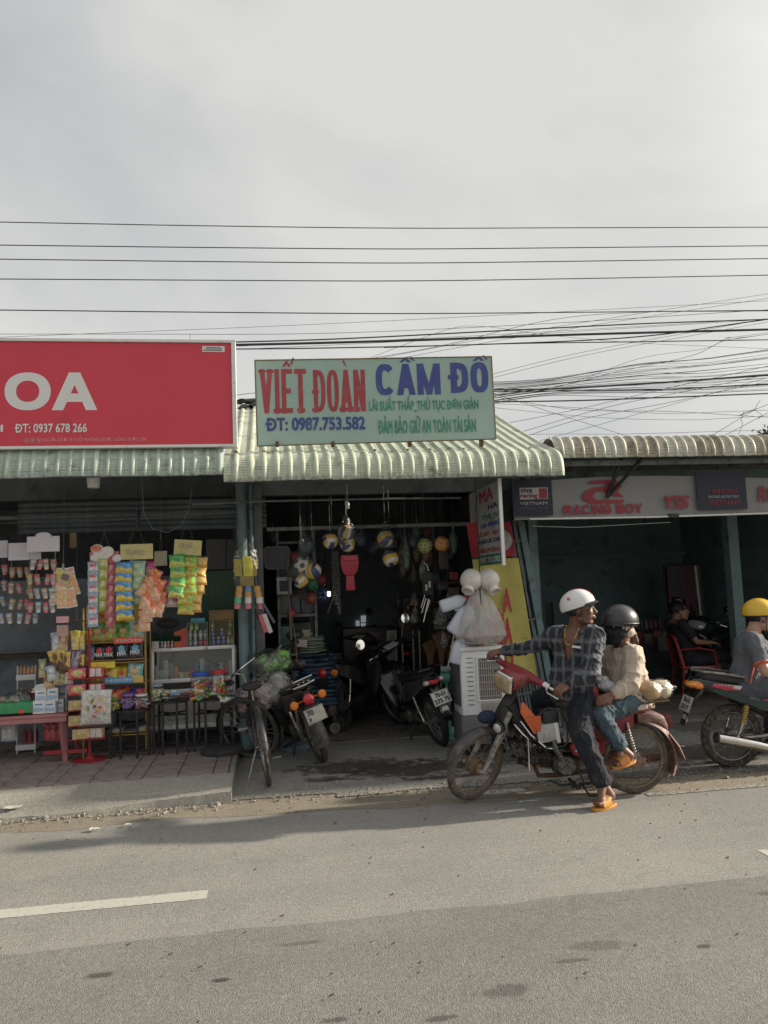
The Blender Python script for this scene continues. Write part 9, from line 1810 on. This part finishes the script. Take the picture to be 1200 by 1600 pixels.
# air cooler
AX0, AX1 = at(727, 1060, 7.45).x, at(790, 1060, 7.45).x; AZ1 = at(757, 1012, 7.45).z
ac = thing('air_cooler', 'tall white upright air cooler with beige grille under the big bag', 'air cooler', ((AX0+AX1)/2, 7.45, .02)); ac.rotation_euler.z = 0; w_ = AX1-AX0
m_ac = mat('cooler_white_plastic', (.80, .80, .81), .35, var=.06, dirt=.1, dcol=(.4, .38, .35)); m_acg = mat('cooler_grey_plastic', (.14, .145, .155), .5, var=.1); m_acb = mat('cooler_beige_grille', (.36, .33, .29), .6, var=.15)
g = MB(); zz = AZ1; g.loft([[V((x, y, z)) for x, y in ((AX0-.04*k, 7.45), (AX1+.0, 7.45), (AX1, 7.81), (AX0-.04*k, 7.81))] for z, k in ((.40, 1), (zz-.03, 1))]); g.build('upper_body', m_ac, ac, bev=.012)
g = MB(); g.bb(AX0-.05, AX1+.01, 7.435, 7.82, zz-.028, zz+.012); g.build('top_cover', m_ac, ac, bev=.01); g = MB(); g.bb(AX0-.055, AX1+.0, 7.45, 7.82, .12, .398); g.build('water_tank', m_acg, ac, bev=.015)
g = MB(); gx0, gx1, gz0, gz1 = AX0+.13, AX1-.05, .545, zz-.10; g.bb(gx0, gx1, 7.442, 7.449, gz0, gz1); g.build('grille_back', m_acg, ac); n_ = 10
for k in range(n_): g = MB(); x = gx0+(gx1-gx0)*(k+.5)/n_; g.bb(x-.006, x+.006, 7.432, 7.442, gz0, gz1); g.build('grille_bar', m_acb, ac)
for k in range(6): g = MB(); z = gz0+(gz1-gz0)*(k+.5)/6; g.bb(gx0, gx1, 7.428, 7.431, z-.006, z+.006); g.build('grille_cross_bar', m_acb, ac)
for a in ((gx0-.014, gx0, gz0, gz1), (gx1, gx1+.014, gz0, gz1), (gx0-.014, gx1+.014, gz1, gz1+.014), (gx0-.014, gx1+.014, gz0-.014, gz0)): g = MB(); g.bb(a[0], a[1], 7.43, 7.449, a[2], a[3]); g.build('grille_frame', m_ac, ac)
g = MB(); g.bb(gx0+.02, gx1-.0, 7.438, 7.449, .44, .51); g.build('lower_panel', m_acb, ac, bev=.004)
for k in range(11): g = MB(); z = .50+.045*k; g.bb(AX0+.02, AX0+.08, 7.444, 7.449, z, z+.006); g.build('vent_mark', m_acg, ac)
g = MB(); g.bb(AX0-.044, AX0-.038, 7.49, 7.78, .48, zz-.12); g.build('side_grille', m_acg, ac)
for x in (AX0, AX1-.05):
 for y in (7.48, 7.78): g = MB(); g.cyl((x-.012, y, .06), (x+.012, y, .06), .045, n=14); g.build('caster', m_blackmetal, ac)
# mint pedestal fan seen from the side
ff = thing('pedestal_fan', 'mint green pedestal fan seen edge on beside the white air cooler', 'fan', at(700, 1150, 8.35)); m_mint = mat('mint_plastic', (.16, .50, .40), .4, var=.08); m_cage = mat('fan_cage_grey', (.16, .19, .18), .5, metal=.2); fc = at(712, 1064, 8.35)
g = MB(); q = at(697, 1060, 8.35); g.cyl(q+V((-.055, .03, 0)), q+V((.055, -.005, 0)), .058, n=20); g.build('motor_housing', m_mint, ff, bev=.008); g = MB(); q2 = at(696, 1046, 8.35); g.cyl(q2+V((-.05, .02, 0)), q2+V((.06, 0, 0)), .035, n=16); g.build('motor_cap', mat('pale_mint_plastic', (.40, .50, .45), .4), ff, bev=.006)
g = MB(); g.tube([q+V((0, 0, -.05)), q+V((.01, 0, -.16)), V((q.x+.02, 8.37, .12))], [.022, .018, .018], 12); g.build('stand_pole', m_mint, ff); g = MB(); g.lathe([(.19, 0), (.185, .03), (.06, .06), (.03, .12)], (q.x+.04, 8.4, .012), n=28); g.build('fan_base', m_mint, ff)
g = MB(); axf = V((1, -.25, 0)).normalized(); g.torus(fc, axf, .195, .006, 40, 6); g.torus(fc+axf*.03, axf, .19, .004, 40, 5); g.torus(fc-axf*.03, axf, .19, .004, 40, 5); M = axf.to_track_quat('Z', 'Y').to_matrix()
for s_ in (-1, 1):
 for k in range(48): a = 2*PI*k/48; g.tube([fc+axf*.065*s_+M @ V((.03*math.cos(a), .03*math.sin(a), 0)), fc+axf*.06*s_+M @ V((.12*math.cos(a), .12*math.sin(a), 0)), fc+axf*.0*s_+M @ V((.195*math.cos(a), .195*math.sin(a), 0))], .0022, 4)
g.build('cage', m_cage, ff); g = MB()
for k in range(3): a = 2.1*k; g.ell(fc+M @ V((.09*math.cos(a), .09*math.sin(a), 0)), (.02, .07, .06), 12, 8)
g.build('blades', mat('dim_fan_blade', (.10, .14, .13), .4), ff)
# ============================================================ REPAIR SHOP INTERIOR
tw = thing('tool_rack', 'tall wall rack of hanging parts strips at the back of the repair shop', 'rack', at(1075, 985, 11.2)); a, b_ = at(1036, 880, 11.2), at(1102, 975, 11.2); g = MB(); g.bb(a.x, b_.x, 11.2, 11.22, b_.z, a.z); g.build('back_board', cmat((.025, .02, .025)), tw)
for k in range(15): x = a.x+.05+(b_.x-a.x-.1)*k/14; g = MB(); h_ = U_(.5, .85); g.bb(x-.02, x+.02, 11.15, 11.18, a.z-.05-h_, a.z-.05); g.build('hanging_strip', cmat(rnd.choice([(.06, .04, .05), (.10, .03, .04), (.04, .06, .07), (.12, .10, .10)])), tw)
g = MB(); g.tube([at(1086, 884, 10.4), at(1096, 972, 10.4)], .018, 8); g.build('fluorescent_tube', cmat((.36, .38, .36)), label='pale unlit fluorescent tube standing upright before the parts rack', cat='tube lamp')
ct = thing('shop_counter', 'dark counter with red crates along the back of the repair shop', 'counter', at(1010, 1040, 10.8)); a, b_ = at(975, 990, 10.8), at(1062, 1060, 10.8); g = MB(); g.bb(a.x, b_.x, 10.8, 11.3, .06, at(1000, 1012, 10.8).z); g.build('cabinet_body', cmat((.03, .035, .04)), ct); g = MB(); g.bb(a.x-.02, b_.x+.02, 10.75, 11.35, at(1000, 1011, 10.8).z, at(1000, 1008, 10.8).z); g.build('counter_top', cmat((.06, .06, .065)), ct)
zc = at(1000, 1008, 10.8).z
for i in range(6): x = a.x+.04+i*.145; c = [(.16, .02, .025), (.14, .02, .02), (.10, .09, .09), (.17, .03, .03), (.12, .11, .11), (.15, .02, .03)][i]; g = MB(); g.bb(x, x+.13, 10.82, 10.98, zc+.002, zc+.16+.03*(i % 2)); g.build('parts_crate', cmat(c), bev=.004, label=f'{["dark red", "red", "grey", "bright red", "grey white", "dull red"][i]} parts crate, {ORD[i]} from the left on the repair shop counter', cat='crate', group='parts crates on the repair shop counter')
for i in range(12): x = a.x+.06+i*.075; g = MB(); g.lathe([(.022, 0), (.024, .1), (.01, .13), (.01, .15), (0, .15)], (x, 11.1, zc+.20), n=8); g.build('oil_bottle', cmat(rnd.choice([(.14, .03, .03), (.05, .06, .08), (.12, .11, .1)])), label=f'small oil bottle, {ORD[i]} from the left on the back row of the repair shop counter', cat='bottle', group='oil bottles behind the crates')
g = MB(); g.bb(a.x+.02, a.x+.95, 11.04, 11.16, zc+.185, zc+.198); g.build('bottle_ledge', m_blackmetal, ct)
g = MB(); g.box(at(1045, 1005, 10.7), (.35, .02, .22)); g.build('grey_board', cmat((.10, .10, .11)), label='dim grey board leaning on the repair shop counter', cat='board')
wf = thing('wall_fan', 'dark wall fan mounted on the teal wall of the repair shop', 'fan', at(1122, 920, 11.9)); c = at(1122, 912, 11.9); g = MB(); g.torus(c, (0, 1, 0), .17, .01, 28, 5); g.torus(c, (0, 1, 0), .09, .006, 24, 5)
for k in range(24): a_ = 2*PI*k/24; g.tube([c, c+V((.17*math.cos(a_), 0, .17*math.sin(a_)))], .004, 4)
g.build('cage', m_blackmetal, wf); g = MB(); g.ell(c+V((0, .06, 0)), (.06, .06, .06), 12, 8); g.tube([c+V((0, .08, 0)), c+V((0, .3, -.12))], .02, 6); g.build('motor', m_blackmetal, wf)
for i, (q, cc_) in enumerate((((1160, 1172, 900, 935), (.14, .02, .03)), ((1176, 1190, 882, 902), (.03, .035, .04)))): a, b_ = at(q[0], q[2], 11.5), at(q[1], q[3], 11.5); g = MB(); g.bb(a.x, b_.x, 11.5, 11.51, b_.z, a.z); g.build('poster', cmat(cc_), label=['dark red narrow poster on the right wall of the repair shop', 'small dark poster above the red one in the repair shop'][i], cat='poster')
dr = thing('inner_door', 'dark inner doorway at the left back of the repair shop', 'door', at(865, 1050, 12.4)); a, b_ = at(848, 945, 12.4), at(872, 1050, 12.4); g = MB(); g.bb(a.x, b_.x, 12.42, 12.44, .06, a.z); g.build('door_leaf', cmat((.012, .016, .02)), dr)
for x in (a.x, b_.x): g = MB(); g.bb(x-.03, x+.03, 12.38, 12.42, .06, a.z+.04); g.build('door_frame', m_wallteal, dr)
g = MB(); g.bb(2.99, 7.1, 12.36, 12.40, 2.02, 2.08); g.build('wall_ledge', m_wallteal, bR)
